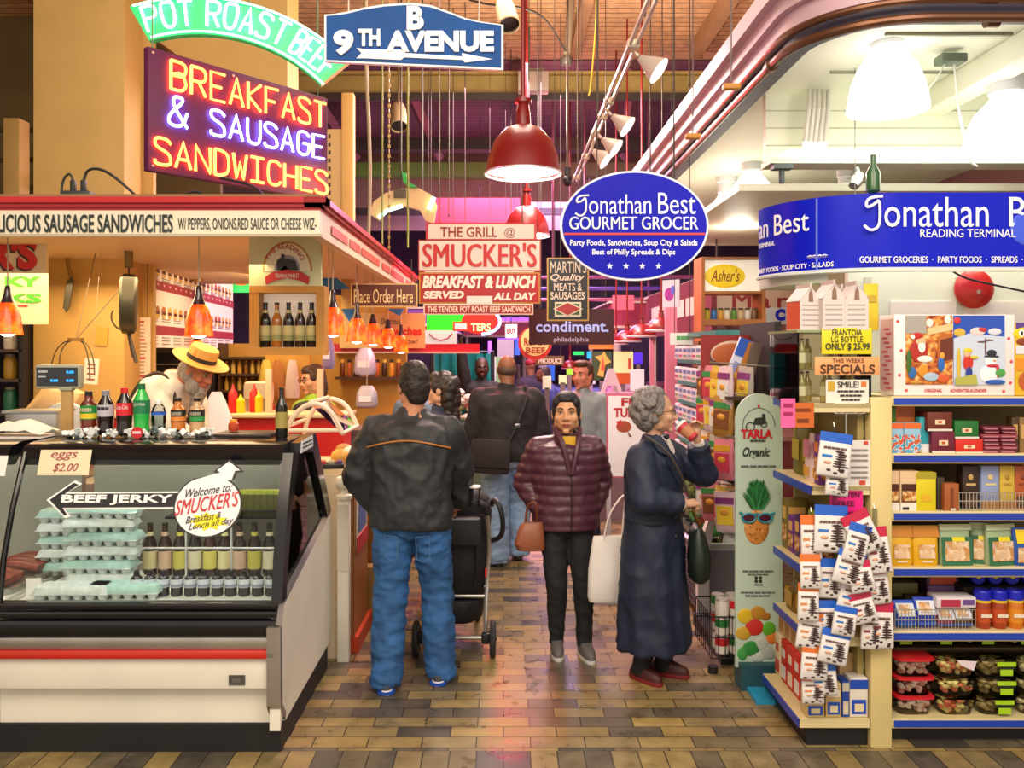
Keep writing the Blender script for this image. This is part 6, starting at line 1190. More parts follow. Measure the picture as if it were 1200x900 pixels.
# oyster neon group
b_ = Board('neon_sign', 'green and red lit oval sign under the grill sign', 'sign', 500, 366, 552, 387, 10.8, .06, '22c020', fm=mat('green_lit_face', '1fc41c', .4, emit=.8)); m_red = mat('red_lit_face', 'e01c14', .4, emit=.9)
b_.poly(oval(562, 377, 21, 14, 30), '', 'red_oval', -.02, .02, m_red); b_.line(oval(562, 377, 24, 15, 30)[18:]+oval(562, 377, 24, 15, 30)[:8], .018, '', 'blue_tube', -.03, m=mat('blue_tube_glow', (.3, .5, 1), .4, emit=4)); b_.text('TERS', 552, 379, 575, 388, '', .02, m=mat('yellow_letters', 'ffd890', emit=1.5), y=-.03); b_.rect(531, 377, 549, 388, 'd8401c', 'red_box', .03); b_.rect(533, 379, 547, 386, 'd8d0d4', 'white_box', .034); b_.hang((505, 545), 366, 6.29, .006)
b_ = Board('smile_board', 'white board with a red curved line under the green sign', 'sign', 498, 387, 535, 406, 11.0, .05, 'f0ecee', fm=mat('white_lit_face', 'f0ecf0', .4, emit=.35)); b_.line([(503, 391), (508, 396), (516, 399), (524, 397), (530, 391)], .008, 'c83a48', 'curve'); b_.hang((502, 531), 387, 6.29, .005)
# small hanging cards on the right
b_ = Board('hanging_card', 'white and violet hanging card near the oval sign', 'sign', 775, 328, 797, 360, 7.2, .012, 'e8e0f0', rz=-.7); b_.poly(oval(784, 345, 6, 8, 14), 'b83aa8', 'print', 0, .003); b_.poly(oval(789, 340, 3, 5, 14), '6a6ae0', 'print', .003, .005); b_.hang((786,), 328, 6.29, .003)
b_ = Board('hanging_card', 'pale green and white hanging card above the spice shelf', 'sign', 785, 390, 812, 404, 7.0, .012, 'e4ece4', rz=-.4); b_.text('##', 793, 393, 808, 399, '5ab068', .02); b_.hang((790, 808), 390, 6.29, .003)
# confection sign on a frame with jars
t = thing('wooden_display', 'wooden framed display with yellow oval sign and jars at the right', 'display', W(858, 385, 7.4)); c = t.location; k = 7.4/F
WF = mat('orange_wood', 'a8682a', .5, ns=6, na=.15)
def fr(m, x0, y0, x1, y1, ya, yb, mt): a = W(x0, y1, 7.4); b = W(x1, y0, 7.4); m.b2((a.x-c.x, ya, a.z-c.z), (b.x-c.x, yb, b.z-c.z), mt)
m = MB(); fr(m, 822, 301, 826, 400, 0, .3, WF); fr(m, 893, 301, 897, 400, 0, .3, WF); fr(m, 826, 374, 893, 381, .004, .3, WF); fr(m, 826, 301, 893, 304, .004, .3, WF); fr(m, 826, 341, 893, 344, .004, .3, WF); m.build('frame', t)
m = MB(); fr(m, 822, 400, 826, 410, .0, .3, WF); m.b2((-.28, .05, -1.694), (.28, .3, -.11), M('6a4a2a', .6)); m.build('base', t)
m = MB(); fr(m, 826, 304, 893, 341, .05, .1, mat('sign_glow', 'f4ecd8', .4, emit=.35)); m.build('sign_face', t); m = MB(); a = W(851, 323, 7.4)-c; m.ell((a.x, .045, a.z), (24*k, .012, 14*k), mat('yellow_oval', 'f0d020', .4, emit=.2)); m.build('yellow_oval', t)
m = MB(); put_text(m, "Asher's", (834-CX)*k-c.x, a.z-.05, (868-CX)*k-c.x, a.z+.06, M('8a3a18'), .032, .0, .35); m.build('lettering', t)
for kk, cc in enumerate(('d8c830', '3a80c8', 'd8a038', 'e0d8c0', '5a8a3a', 'c8b080', 'd8d0c8', '7a5a3a')):
    m = MB(); p_ = W(831+kk*8, 374, 7.45); m.lathe([(.024, 0), (.027, .01), (.027, .07), (.02, .085)], M(cc, .3), p_+V((0, .08, 0)), 12); m.lathe([(.022, .083), (.022, .1), (0, .1)], M('4a4a3a'), p_+V((0, .08, 0)), 12); wtag(m, 'sweet_jar', 'sweet jar under the yellow oval sign, %s from the left' % ORD[kk], 'jar', 'jars in the wooden display')
b_ = Board('market_sign', 'tan sign with large maroon letters behind the wooden display', 'sign', 826, 340, 1010, 372, 8.45, .05, 'd8c0a8'); b_.text('Market', 858, 343, 985, 361, '9a2a2e', .05, sp=1.4); b_.hang((840, 900), 340, 3.02, .01); b_.rect(898, 360, 925, 380, 'dfe6e2', 'white_panel', .005); b_.text('C', 908, 362, 920, 376, '0a18d8', .08, y=-.008)

# ---- lamps
DOME = mat('red_enamel', '7c1014', .35, coat=.2); INNER = mat('lamp_inner_glow', 'fff6e6', .4, emit=4.5)
def dome_lamp(px, yt, yr, Y, wpx, label, zt=6.3, group='red dome lamps', pw=0):
    k = Y/F; p = W(px, yr, Y); t = thing('dome_lamp', label, 'lamp', p, 0, group); R_ = wpx*k/2; h = (yr-yt)*k
    m = MB(); m.lathe([(R_*1.02, -.005), (R_, .02), (R_*.93, h*.35), (R_*.76, h*.68), (R_*.48, h*.92), (R_*.2, h)], DOME, seg=32, cap=False); m.lathe([(R_*.2, h), (R_*.19, h*1.28), (R_*.13, h*1.45), (R_*.22, h*1.47), (R_*.22, h*1.55), (R_*.06, h*1.57)], DOME, seg=20); m.build('dome', t)
    m = MB(); m.tube([(R_*1.02*math.cos(a), R_*1.02*math.sin(a), -.004) for a in [2*PI*i/32 for i in range(32)]], .008, M('d8d0d8', .3, metal=.5), 6, closed=True); m.build('rim', t)
    m = MB(); m.lathe([(0, .016), (R_*.97, .016), (R_*.9, h*.3), (0, h*.4)], INNER, seg=28); m.build('reflector', t)
    m = MB(); m.cyl((0, 0, h*1.55), (0, 0, zt-p.z), .016 if wpx > 40 else .012, DOME); m.build('stem', t)
    if pw: point('dome_light', p+V((0, 0, -.06)), pw, 'fff0e0', .12)
    return t
dome_lamp(613, 147, 203, 6.0, 88, 'large red dome lamp with a lit rim hanging over the aisle', pw=40)
dome_lamp(617, 241, 276, 9.6, 54, 'second red dome lamp behind the grill sign', pw=40)
for k, (px, yt, yr, Y, w) in enumerate(((775, 372, 387, 9.0, 36), (752, 380, 394, 10.2, 34), (735, 387, 400, 11.4, 32), (722, 391, 403, 12.6, 28))): dome_lamp(px, yt, yr, Y, w, 'small red dome lamp, %s from the near end of the row on the right' % ORD[k], (2.97, 6.3, 6.3, 6.3)[k])
dome_lamp(668, 422, 432, 14, 20, 'small red dome lamp above the young man', 6.3)
# track light with spots
t = thing('track_light', 'white metal lighting track running down the aisle under the ceiling', 'lighting track', (.73, 6.0, 3.6)); m = MB(); TRK = M('d0c0ac', .35, metal=.3)
for dx in (-.02, .02): m.b2((dx-.008, -2.6, -.012), (dx+.008, 2.7, .012), TRK)
for y in (-1.2, -.1, .3, .8, 1.6, 2.5): m.box((0, y, 0), (.07, .05, .05), TRK, bv=.01)
m.build('track', t); m = MB()
for y in (-1.6, .6, 2.4): m.cyl((0, y, 0), (0, y, 2.6), .006, M('5a4a3a'))
m.build('hangers', t)
SPOTW = mat('spot_glow', 'f4f6ff', .3, emit=9)
for k, (y, dz, dx) in enumerate(((-1.12, -.05, .05), (.1, -.05, .05), (.72, -.06, .05), (.95, -.10, .0))):
    o = thing('spot_lamp', 'white cone spot lamp on the aisle track, %s from the near end' % ORD[k], 'lamp', (.73+dx, 6+y, 3.6+dz), 0, 'spot lamps on the track'); ax = V((.75, -.25, -.62)).normalized()
    m = MB(); m.lathe([(.022, 0), (.03, .03), (.05, .07), (.078, .135), (.08, .14)], M('c8b8aa', .4), (0, 0, 0), 22, None, ax, cap=False); m.lathe([(0, 0), (.022, 0), (.022, .01), (0, .01)], M('c8b8aa'), (0, 0, 0), 16, None, ax); m.build('cone', o)
    m = MB(); m.lathe([(0, .118), (.068, .118), (.072, .128), (0, .13)], SPOTW, (0, 0, 0), 20, None, ax); m.build('lens', o); m = MB(); m.tube([(-dx, 0, -dz), (-.01, 0, .01)], .012, TRK, 6); m.build('bracket', o)
# ceiling odds and ends
def can_lamp(px, py, Y, label, axis):
    t = thing('can_lamp', label, 'lamp', W(px, py, Y)); m = MB(); m.lathe([(.0, -.2), (.08, -.2), (.1, -.12), (.11, .15), (.1, .16)], M('8a7a58', .5), (0, 0, 0), 20, None, axis, cap=False); m.build('housing', t); m = MB(); m.lathe([(0, .11), (.1, .11), (.1, .12), (0, .12)], M('17181c', .3), (0, 0, 0), 18, None, axis); m.build('lens', t); m = MB(); m.cyl((0, 0, .1), (0, 0, 6.3-t.location.z), .012, M('6a5a40')); m.build('stem', t)
can_lamp(594, 18, 8.6, 'grey can lamp at the top beside the avenue sign', (.15, -.5, -.8)); can_lamp(467, 138, 10.4, 'olive can lamp among the hanging chains', (.1, -.5, -.8))
m = MB(); m.b2(W(607, 106, 11.6), W(643, 83, 11.6)+V((0, .2, 0)), M('9a8a80', .5), bv=.01); m.b2(W(612, 83, 11.65), W(638, 80, 11.65)+V((0, .1, 0)), M('6a5a50')); m.cyl(W(620, 82, 11.7), (W(620, 82, 11.7).x, 11.7, 6.3), .015, M('6a5a50')); wtag(m, 'electric_box', 'grey electric box under the ceiling beam', 'box')
m = MB(); p_ = W(665, 212, 8.9); m.ell(p_, (.05, .05, .06), M('1c1c20', .3)); m.cyl(p_+V((0, 0, .04)), p_+V((0, 0, .14)), .035, M('2a2a2e')); m.cyl(p_+V((0, 0, .1)), (p_.x, p_.y, 6.3), .012, M('5a4a40')); wtag(m, 'ceiling_camera', 'black dome camera at the end of the lighting track', 'camera')
m = MB(); m.tube(smooth_pts([W(550, 0, 9), W(575, 6, 9), W(612, 8, 9), W(640, 20, 9.4), (W(664, 62, 10).x, 10, W(664, 62, 10).z)], 3), .012, M('2e241e')); m.cyl(W(550, 0, 9), (W(550, 0, 9).x, 9, 6.3), .01, M('2e241e')); wtag(m, 'cable', 'dark cable sagging under the plank ceiling', 'cable')
m = MB(); m.cyl(W(664, 70, 10), (W(672, -40, 10).x, 10, 6.3), .045, M('7a6a58', .4)); m.lathe([(.06, 0), (.07, .02), (.07, .08)], M('3a322c'), W(664, 76, 10), 12); wtag(m, 'ceiling_conduit', 'grey conduit pipe dropping from the ceiling', 'pipe')
m = MB(); P_ = [W(700, 10, 8), W(696, 60, 8), W(692, 105, 8), W(690, 112, 8)]; P_ = [V((P_[0].x, 8, 6.3))]+P_; m.tube(smooth_pts(P_, 2), .008, M('d8b020')); wtag(m, 'yellow_cord', 'yellow cord hanging from the ceiling beside the track', 'cord')
for k, (px, Y, lb, c) in enumerate(((431, 7.2, 'pale grey hose hanging at the left of the chains', 'a89878'), (448, 6.8, 'thin olive cord hanging beside the grey hose', '8a8a40'), (456, 7.6, 'brass chain hanging in the middle of the group', '9a7a40'), (478, 7.0, 'green tinted cord hanging at the right of the chains', '8a8a3a'))):
    m = MB(); x = (px-CX)*Y/F
    if k == 2:
        for j in range(80): z = 2.75+j*.045; m.box((x, Y, z), (.022, .006, .03) if j % 2 else (.006, .022, .03), M(c, .4, metal=.5))
        m.cyl((x, Y, 2.72), (x, Y, 6.3), .003, M(c))
    else: m.tube([(x+.02*math.sin(j*.9)*(k == 0), Y, 2.72+j*.36) for j in range(11)], (.016, .008, .008, .009)[k], M(c, .5), 6)
    wtag(m, ('hose', 'rope', 'chain', 'rope')[k], lb, 'cord')
for k, (px, Y, z0) in enumerate(((526, 9, 3.3), (545, 13, 2.6), (762, 7, 3.2), (776, 8.8, 2.9), (808, 6.5, 3.9))):
    m = MB(); x = (px-CX)*Y/F; m.cyl((x, Y, z0), (x, Y, 6.3), .006, M('4a3a30')); m.ell((x, Y, z0), (.012, .012, .02), M('4a3a30'), seg=8, ring=6); wtag(m, 'ceiling_wire', 'thin dark wire from the ceiling, %s from the left' % ORD[k], 'wire')
for k, (px, py, Y) in enumerate(((812, 160, 5.2), (857, 102, 4.6))): m = MB(); p_ = W(px, py, Y); m.box(p_, (.09, .05, .03), M('b87a20', .5), bv=.005); m.cyl(p_, (p_.x, p_.y, 6.3), .004, M('6a5a5a')); wtag(m, 'moulding_block', 'amber hanger block on the lilac moulding, %s one' % ('far', 'near')[k], 'hanger')
# back of an arched sign with green tubes
b_ = Board('arched_sign', 'cream arched sign seen from behind with green neon tubes', 'sign', 432, 218, 512, 268, 8.8, .08, 'c8a878', shape=[(432, 250), (438, 236), (452, 226), (470, 221), (490, 220), (505, 228), (512, 240), (508, 262), (498, 258), (492, 246), (474, 241), (455, 245), (444, 258)])
b_.line([(444, 256), (455, 247), (472, 242)], .02, '', 'neon_tube', -.04, m=GRN); b_.line([(503, 246), (509, 232)], .025, '', 'neon_tube', -.04, m=GRN); b_.rect(462, 222, 476, 232, '4a3a30', 'socket', .03); b_.hang((470, 495), 222, 6.29, .008); b_.poly([(471, 202), (476, 203), (478, 213), (490, 220), (480, 220), (473, 214)], '1f9a3a', 'green_bird', -.03, .03)
# power strip and cords on the stall roof
t = thing('power_strip', 'black power box with plugs and looping cords on the stall roof', 'power strip', W(92, 232, 4.9)); t.location.z = 2.72; m = MB(); m.box((0, 0, .035), (.17, .09, .07), M('2a3034', .5), bv=.015); m.build('box', t)
for x in (-.03, .03): m = MB(); m.box((x, 0, .10), (.03, .03, .07), M('17181a', .5), bv=.008); m.build('plug', t)
m = MB(); m.tube(smooth_pts([(.03, 0, .13), (.05, 0, .2), (.14, 0, .2), (.25, 0, .12), (.35, .02, .02), (.46, .02, .05), (.55, .02, .03), (.7, .1, .02)], 3), .008, M('17181a')); m.tube(smooth_pts([(-.03, 0, .13), (-.05, 0, .18), (-.09, 0, .14), (-.1, 0, .05)], 3), .007, M('17181a')); m.build('cords', t)
m = MB(); m.tube(smooth_pts([(-1.9, 4.95, 2.73), (-1.8, 4.95, 2.82), (-1.7, 5.0, 2.75), (-1.6, 5.0, 2.80), (-1.4, 5.1, 2.74), (-1.5, 5.2, 2.88), (-1.68, 5.05, 2.9)], 3), .009, M('17181a')); wtag(m, 'cable', 'black cable heaped under the neon panel on the stall roof', 'cable')

# ================================================================ PEOPLE
def remesh(mb, name, parent, vox, it=6, fold=0.0, fscale=9.0, fn=None, stretch=(1, 1, .8), fac=.5):
    """one continuous skin out of overlapping volumes"""
    me = mb.mesh('tmp'); o = bpy.data.objects.new('tmp', me); COL.objects.link(o)
    r = o.modifiers.new('r', 'REMESH'); r.mode = 'VOXEL'; r.voxel_size = vox; r.use_smooth_shade = True
    s = o.modifiers.new('s', 'SMOOTH'); s.factor = fac; s.iterations = it
    dg = bpy.context.evaluated_depsgraph_get(); m2 = bpy.data.meshes.new_from_object(o.evaluated_get(dg))
    mats = list(mb.mats); bpy.data.objects.remove(o); bpy.data.meshes.remove(me)
    m2.materials.clear(); m2.materials.append(mats[0])
    m2.polygons.foreach_set('material_index', [0]*len(m2.polygons)); m2.polygons.foreach_set('use_smooth', [True]*len(m2.polygons))
    if fold or fn:
        nr = [v.normal.copy() for v in m2.vertices]
        for v, n in zip(m2.vertices, nr):
            d = 0
            if fold:
                q = V((v.co.x*stretch[0], v.co.y*stretch[1], v.co.z*stretch[2]))*fscale
                a = noise.noise(q); b = noise.noise(q*1.9+V((3, 7, 1))); d += fold*((1-abs(a)*2.6)*.75+(1-abs(b)*2.4)*.35)
            if fn: d += fn(v.co)
            v.co += n*d
        m2.update()
    m2.name = name
    return link(name, m2, parent)

def patch(mb, pts, m, th=.006):
    n = len(pts); P = [V(p) for p in pts]; c = sum(P, V())/n; nn = (P[1]-P[0]).cross(P[2]-P[0]).normalized()
    vs = P+[p+nn*th for p in P]+[c, c+nn*th]
    fs = [(i, (i+1) % n, 2*n) for i in range(n)]+[(n+(i+1) % n, n+i, 2*n+1) for i in range(n)]+[(i, n+i, n+(i+1) % n, (i+1) % n) for i in range(n)]
    return mb.add(vs, fs, m)
def basis(f, up):
    f = V(f).normalized(); up = V(up); r = f.cross(up).normalized(); u = r.cross(f)
    return r, f, u
def hand(mb, m, w, d, palm, side, curl=.5, s=1.0, thumb=.5, grip=None):
    """w wrist, d pointing direction, palm = direction the palm faces, side +1 right hand"""
    d = V(d).normalized(); palm = V(palm); palm = (palm-d*palm.dot(d)).normalized()
    lat = d.cross(palm)*side          # towards the thumb
    w = V(w); k = .01*s
    mb.caps([w-d*.02*s, w+d*.025*s, w+d*.055*s], [.024*s, .025*s, .026*s], m)
    for t in (-1, 0, 1): mb.caps([w+d*.03*s+lat*t*.018*s, w+d*.088*s+lat*t*.027*s], [.017*s, .0135*s], m, seg=10)
    for i, (o, L) in enumerate(((.031, .068), (.011, .076), (-.010, .07), (-.029, .055))):
        b = w+d*(.09-.004*abs(i-1))*s+lat*o*s; c = curl*(1+.12*i); P = [b]; a = 0; dirr = d
        for seg, fr in enumerate((.45, .32, .25)):
            a += c*(.9 if seg else .75); dirr = d*math.cos(a)+palm*math.sin(a); P.append(P[-1]+dirr*L*fr*s)
        mb.caps(P, [.0100*s, .0095*s, .0088*s, .0076*s], m, seg=10)
    b = w+d*.03*s+lat*.028*s; t1 = (d*.55+lat*.75+palm*.35*thumb).normalized(); t2 = (d*.85+lat*.25+palm*.7*thumb).normalized()
    mb.caps([b, b+t1*.036*s, b+t1*.036*s+t2*.032*s, b+t1*.036*s+t2*.057*s], [.0155*s, .0128*s, .0112*s, .009*s], m, seg=10)

def head_R(yaw, pitch, roll=0): return Matrix.Rotation(yaw, 3, 'Z') @ Matrix.Rotation(pitch, 3, 'X') @ Matrix.Rotation(roll, 3, 'Y')
def head(mb, m, c, R, s=1.0, fem=False, fat=0.0):
    c = V(c)
    def P(x, y, z): return c+R @ V((x*s, y*s, z*s))
    def E(x, y, z, r): mb.ell(P(x, y, z), [q*s for q in r], m, R=R, seg=18, ring=12)
    E(0, -.012, .032, (.075, .094, .086)); E(0, .014, -.02, (.064+fat, .074, .092)); E(0, .03-.003*fem, -.066, ((.043 if fem else .05)+fat, .046, .04))
    E(0, .07, -.098, (.021, .016, .016))
    for q in (-1, 1):
        E(q*.04, .058, -.024, (.026, .024, .026)); mb.caps([P(q*.012, .083, .024), P(q*.045, .071, .022)], [(.009 if fem else .012)*s, .010*s], m, seg=10)
        E(q*.078, -.008, -.008, (.010, .022, .034)); E(q*.013, .094, -.03, (.011, .012, .009))
        E(q*(.044 if fem else .05)+q*fat, -.0, -.062, (.022, .035, .03))
    mb.caps([P(0, .084, .016), P(0, .098, -.008), P(0, .108, -.026)], [(.007 if fem else .0085)*s, (.0085 if fem else .010)*s, (.0105 if fem else .0125)*s], m, seg=12)
    mb.caps([P(-.021, .079, -.058), P(0, .088, -.055), P(.021, .079, -.058)], [.006*s, .0085*s, .006*s], m, seg=10)
    mb.caps([P(-.018, .077, -.067), P(0, .085, -.069), P(.018, .077, -.067)], [.006*s, .009*s, .006*s], m, seg=10)
    return P
def face_parts(root, P, R, s, iris='2a1a10', brow='2a1c14', lip='a8514a', brow_r=.0045, lipon=True, open_=.5):
    wm = M('e8e2da', .3); im = M(iris, .3)
    for q in (-1, 1):
        mb = MB(); mb.ell(P(q*.031, .0805, .006), (.0125*s, .008*s, .0075*s*open_*1.4), wm, R=R, seg=12, ring=8)
        mb.ell(P(q*.031, .0865, .006), (.0062*s, .003*s, .0062*s*min(1, open_*1.5)), im, R=R, seg=10, ring=6)
        mb.tube([P(q*.018, .087, .0105), P(q*.031, .0905, .013*1), P(q*.045, .082, .0095)], .0022*s, im, 6); mb.build('eye', root)
        mb = MB(); mb.tube([P(q*.014, .0925, .027), P(q*.03, .0915, .033), P(q*.05, .079, .028)], brow_r*s, M(brow, .8), 6, rs=[brow_r*s, brow_r*s*1.1, brow_r*s*.5]); mb.build('eyebrow', root)
    if lipon:
        mb = MB(); lm = M(lip, .45)
        mb.tube([P(-.022, .083, -.0605), P(-.008, .0945, -.0575), P(0, .0955, -.0595), P(.008, .0945, -.0575), P(.022, .083, -.0605)], .004*s, lm, 8, rs=[.0015*s, .0042*s, .0038*s, .0042*s, .0015*s])
        mb.tube([P(-.02, .083, -.0625), P(0, .0945, -.067), P(.02, .083, -.0625)], .004*s, lm, 8, rs=[.0015*s, .005*s, .0015*s]); mb.build('lips', root)

def person(label, loc, rz, H=1.75, skin='c68f70', lean=0.0, side=0.0, yaw=0, pitch=0, roll=0, w=1.0, rh=None, lh=None, re=None, le=None, rf=(.10, .02), lf=(-.10, -.02),
           curl=.6, rhd=None, lhd=None, rhp=None, lhp=None, vox=.0075, fem=False, feet=(0, 0), rcurl=None, lcurl=None, hs=1.0, fat=0.0, twist=0, belly=0, head_off=(0, 0, 0)):
    """an Empty at the feet; the continuous skin is its 'body'; clothes are fitted from the returned joints"""
    s = H/1.75; root = thing('person', label, 'person', loc, rz)
    def sp(z):                        # spine point: leans forward above the hips
        t = max(0, (z-.92))/.55; return V((side*t*s, lean*t*t*.9*s if t < 1 else lean*(.9+(t-1)*1.1)*s, z*s))
    J = {'s': s, 'sp': sp, 'lean': lean}
    tw = Matrix.Rotation(twist, 3, 'Z')
    shw = .185*w
    for q, n in ((1, 'r'), (-1, 'l')):
        J[n+'sh'] = sp(1.405)+tw @ V((q*shw*s, 0, 0)); J[n+'hip'] = V((q*.088*w*s, 0, .90*s))
    def limb(a, b, l1, l2, hint):
        a, b = V(a), V(b); d = b-a; L = min(d.length, (l1+l2)*.998); dn = d.normalized(); x = (l1*l1-l2*l2+L*L)/(2*L); h = math.sqrt(max(0, l1*l1-x*x))
        hv = V(hint); hv = hv-dn*hv.dot(dn); hv.normalize(); return a+dn*x+hv*h, a+dn*L
    defh = {'r': V((.27*w*s, .04*s, .80*s)), 'l': V((-.27*w*s, .04*s, .80*s))}
    for n, hh, ee in (('r', rh, re), ('l', lh, le)):
        q = 1 if n == 'r' else -1
        tgt = V(hh)*s if hh is not None else defh[n]
        J[n+'el'], J[n+'wr'] = limb(J[n+'sh'], tgt, .285*s, .255*s, V(ee) if ee is not None else V((q*.35, -1, -.2)))
    for n, ff, ya in (('r', rf, feet[0]), ('l', lf, feet[1])):
        an = V((ff[0]*s, ff[1]*s-.03*s, (.085+(ff[2] if len(ff) > 2 else 0))*s)); J[n+'kn'], J[n+'an'] = limb(J[n+'hip'], an, .42*s, .41*s, V((0, 1, 0)))
        J[n+'toe'] = J[n+'an']+Matrix.Rotation(ya, 3, 'Z') @ V((0, .155*s, -.045*s)); J[n+'ya'] = ya
    hc = sp(1.632)+V((0, .015*s, 0))+V(head_off); R = head_R(yaw, pitch, roll)
    J['hc'] = hc; J['R'] = R; J['root'] = root
    sk = mat('skin_'+skin, skin, .5, ns=14, na=.06); hsz = s*hs
    mb = MB()
    def ring(z, rx, ry): p = sp(z); return (p.x, p.y, p.z, rx*w*s, ry*w*s)
    mb.loft([ring(.84, .13, .09), ring(.92, .165, .115), ring(1.05, .15, .105), ring(1.2, .158, .112), ring(1.34, .165, .10), ring(1.40, .13, .075), ring(1.47, .07, .06)], sk, 24)
    nb = sp(1.45)+V((0, -.005, 0)); hb = hc+R @ V((0, -.022*s, -.06*s)); nr = (.05 if fem else .06)*s
    mb.caps([nb, (nb+hb)/2, hb], [nr*1.12, nr, nr], sk)
    for n in 'rl':
        mb.caps([J[n+'sh']-V((0, 0, .03*s)), J[n+'el'], J[n+'wr']], [.046*s*w, .04*s*w, .027*s*w], sk); mb.caps([J[n+'hip'], J[n+'kn'], J[n+'an']], [.085*s*w, .056*s*w, .04*s*w], sk)
        mb.caps([J[n+'an'], J[n+'an'].lerp(J[n+'toe'], .65)-V((0, 0, .012*s))], [.034*s, .022*s], sk)
    for n, q, dd, pp, cu in (('r', 1, rhd, rhp, rcurl), ('l', -1, lhd, lhp, lcurl)):
        d = V(dd) if dd is not None else (J[n+'wr']-J[n+'el']); p = V(pp) if pp is not None else V((-q, .15, 0))
        hand(mb, sk, J[n+'wr'], d, p, q, curl if cu is None else cu, s*.98)
    J['P'] = head(mb, sk, hc, R, hsz, fem, fat); J['hs'] = hsz
    remesh(mb, 'body', root, vox, 3)
    return root, J

def top(J, m, name='jacket', hem=.84, ease=.035, w=1.0, slv=1.0, cuff=1.0, collar=.045, fold=.009, vox=.011, fn=None, belly=0, flare=0, fs=8, neck=1.465, it=7, sleeves='rl', short=False):
    s, sp = J['s'], J['sp']; mb = MB()
    def ring(z, rx, ry): p = sp(z); return (p.x, p.y+belly*.3*s*(1 if .9 < z < 1.25 else 0), p.z, (rx*w+ease)*s, (ry*w+ease+belly*(1 if .9 < z < 1.25 else .3))*s)
    rs = [ring(hem, .165+flare, .115+flare), ring(hem+.025, .17+flare, .12+flare)]
    for z, a, b in ((.95, .168, .118), (1.08, .16, .113), (1.22, .178, .119), (1.33, .195, .118), (1.385, .188, .105), (1.42, .15, .088)):
        if z > hem+.05:
            k = max(0, (1.1-z)/(1.1-hem)) if hem < 1.05 else 0; rs.append(ring(z, a+flare*k, b+flare*k))
    p = sp(1.45); rs.append((p.x, p.y, p.z, (.098)*s, (.082)*s)); p = sp(neck); rs.append((p.x, p.y, p.z, .078*s, .074*s))
    if collar:
        p = sp(neck+collar); rs.append((p.x, p.y+.006*s, p.z, .068*s, .068*s))
    mb.loft(rs, m, 28)
    for n in sleeves:
        a, e, wr = J[n+'sh']-V((0, 0, .026*s)), J[n+'el'], J[n+'wr']
        mb.caps([sp(1.43)+V(((.07 if n == 'r' else -.07)*s, 0, 0)), a+V((0, 0, .01*s))], [.05*s, (.055*w+ease*.4)*s], m)
        if short: mb.caps([a, a.lerp(e, .72)], [(.062*w+ease*.6)*s, (.058*w+ease*.6)*s], m)
        else:
            mb.caps([a, a.lerp(e, .5), e, e.lerp(wr, .5)], [(.054*w+ease*.5)*slv*s, (.054*w+ease*.65)*slv*s, (.049*w+ease*.75)*slv*s, (.043*w+ease*.6)*slv*s], m)
            mb.cyl(e.lerp(wr, .5), e.lerp(wr, .96), (.043*w+ease*.6)*slv*s, m, (.034*w+ease*.42)*cuff*s)
    return remesh(mb, name, J['root'], vox, it, fold, fs, fn)
def trousers(J, m, name='jeans', ease=.016, topz=.98, fold=.007, vox=.011, ankle=.052, knee=.0, fs=10, w=1.0, drop=.02):
    s = J['s']; mb = MB()
    mb.loft([(0, 0, .80*s, .12*w*s, .10*w*s), (0, 0, .87*s, (.165*w+ease)*s, (.118*w+ease)*s), (0, 0, .94*s, (.168*w+ease)*s, (.118*w+ease)*s), (0, 0, topz*s, (.16*w+ease)*s, (.112*w+ease)*s)], m, 24)
    for n in 'rl':
        h, k, a = J[n+'hip'], J[n+'kn'], J[n+'an']; b = V((a.x, a.y, a.z-(.085-drop)*s+.02*s))
        mb.caps([h, h.lerp(k, .5), k], [(.088*w+ease)*s, (.076*w+ease)*s, (.06*w+ease+knee)*s], m)
        mb.cyl(k, b, (.06*w+ease+knee)*s, m, (ankle+ease)*s); mb.cyl(b, b-V((0, 0, .012*s)), (ankle+ease)*s, m, (ankle+ease)*s)
    return remesh(mb, name, J['root'], vox, 4, fold, fs, None, (1, 1, 1.5))
def shoes(J, up, sole, accent=None, s2=1.0):
    s = J['s']*s2
    for n in 'rl':
        a = J[n+'an']; X = Matrix.Translation((a.x, a.y, a.z-.085*J['s'])) @ Matrix.Rotation(J[n+'ya'], 4, 'Z')
        mb = MB(); u = M(up, .55)
        mb.loft([(0, .045*s, .022*s, .043*s, .132*s), (0, .045*s, .045*s, .045*s, .132*s), (0, .045*s, .066*s, .043*s, .118*s), (0, .02*s, .086*s, .040*s, .085*s), (0, .0, .104*s, .038*s, .055*s)], u, 20, X, 2.4)
        o = mb.build('shoe', J['root'], ang=60)
        mb = MB(); mb.loft([(0, .045*s, 0, .044*s, .134*s), (0, .045*s, .014*s, .048*s, .138*s), (0, .045*s, .026*s, .046*s, .135*s)], M(sole, .5), 20, X, 2.4)
        if accent: mb.loft([(0, -.06*s, .004*s, .047*s, .034*s), (0, -.06*s, .02*s, .0485*s, .0365*s)], M(accent, .5), 16, X, 2.4)
        mb.build('sole', o, ang=60)
        mb = MB()
        mb.tube([X @ V(((-1)**k*.02*s, (.066+k*.012)*s, (.093-k*.006)*s)) for k in range(6)], .0035*s, M(sole, .6), 6)
        mb.build('laces', o)
def hair_blobs(J, blobs, col, name='hair', vox=.008, fold=.0, fs=30, rough=.55, it=3, stretch=(1, 1, 1), bump=.0):
    mb = MB(); m = mat('hair_'+col, col, rough, ns=60, na=.35, bump=.5, bs=90); s = J['hs']; P = J['P']; R = J['R']
    for c, r in blobs: mb.ell(P(*c), [q*s for q in r], m, R=R, seg=16, ring=10)
    return remesh(mb, name, J['root'], vox, it, fold, fs, None, stretch)
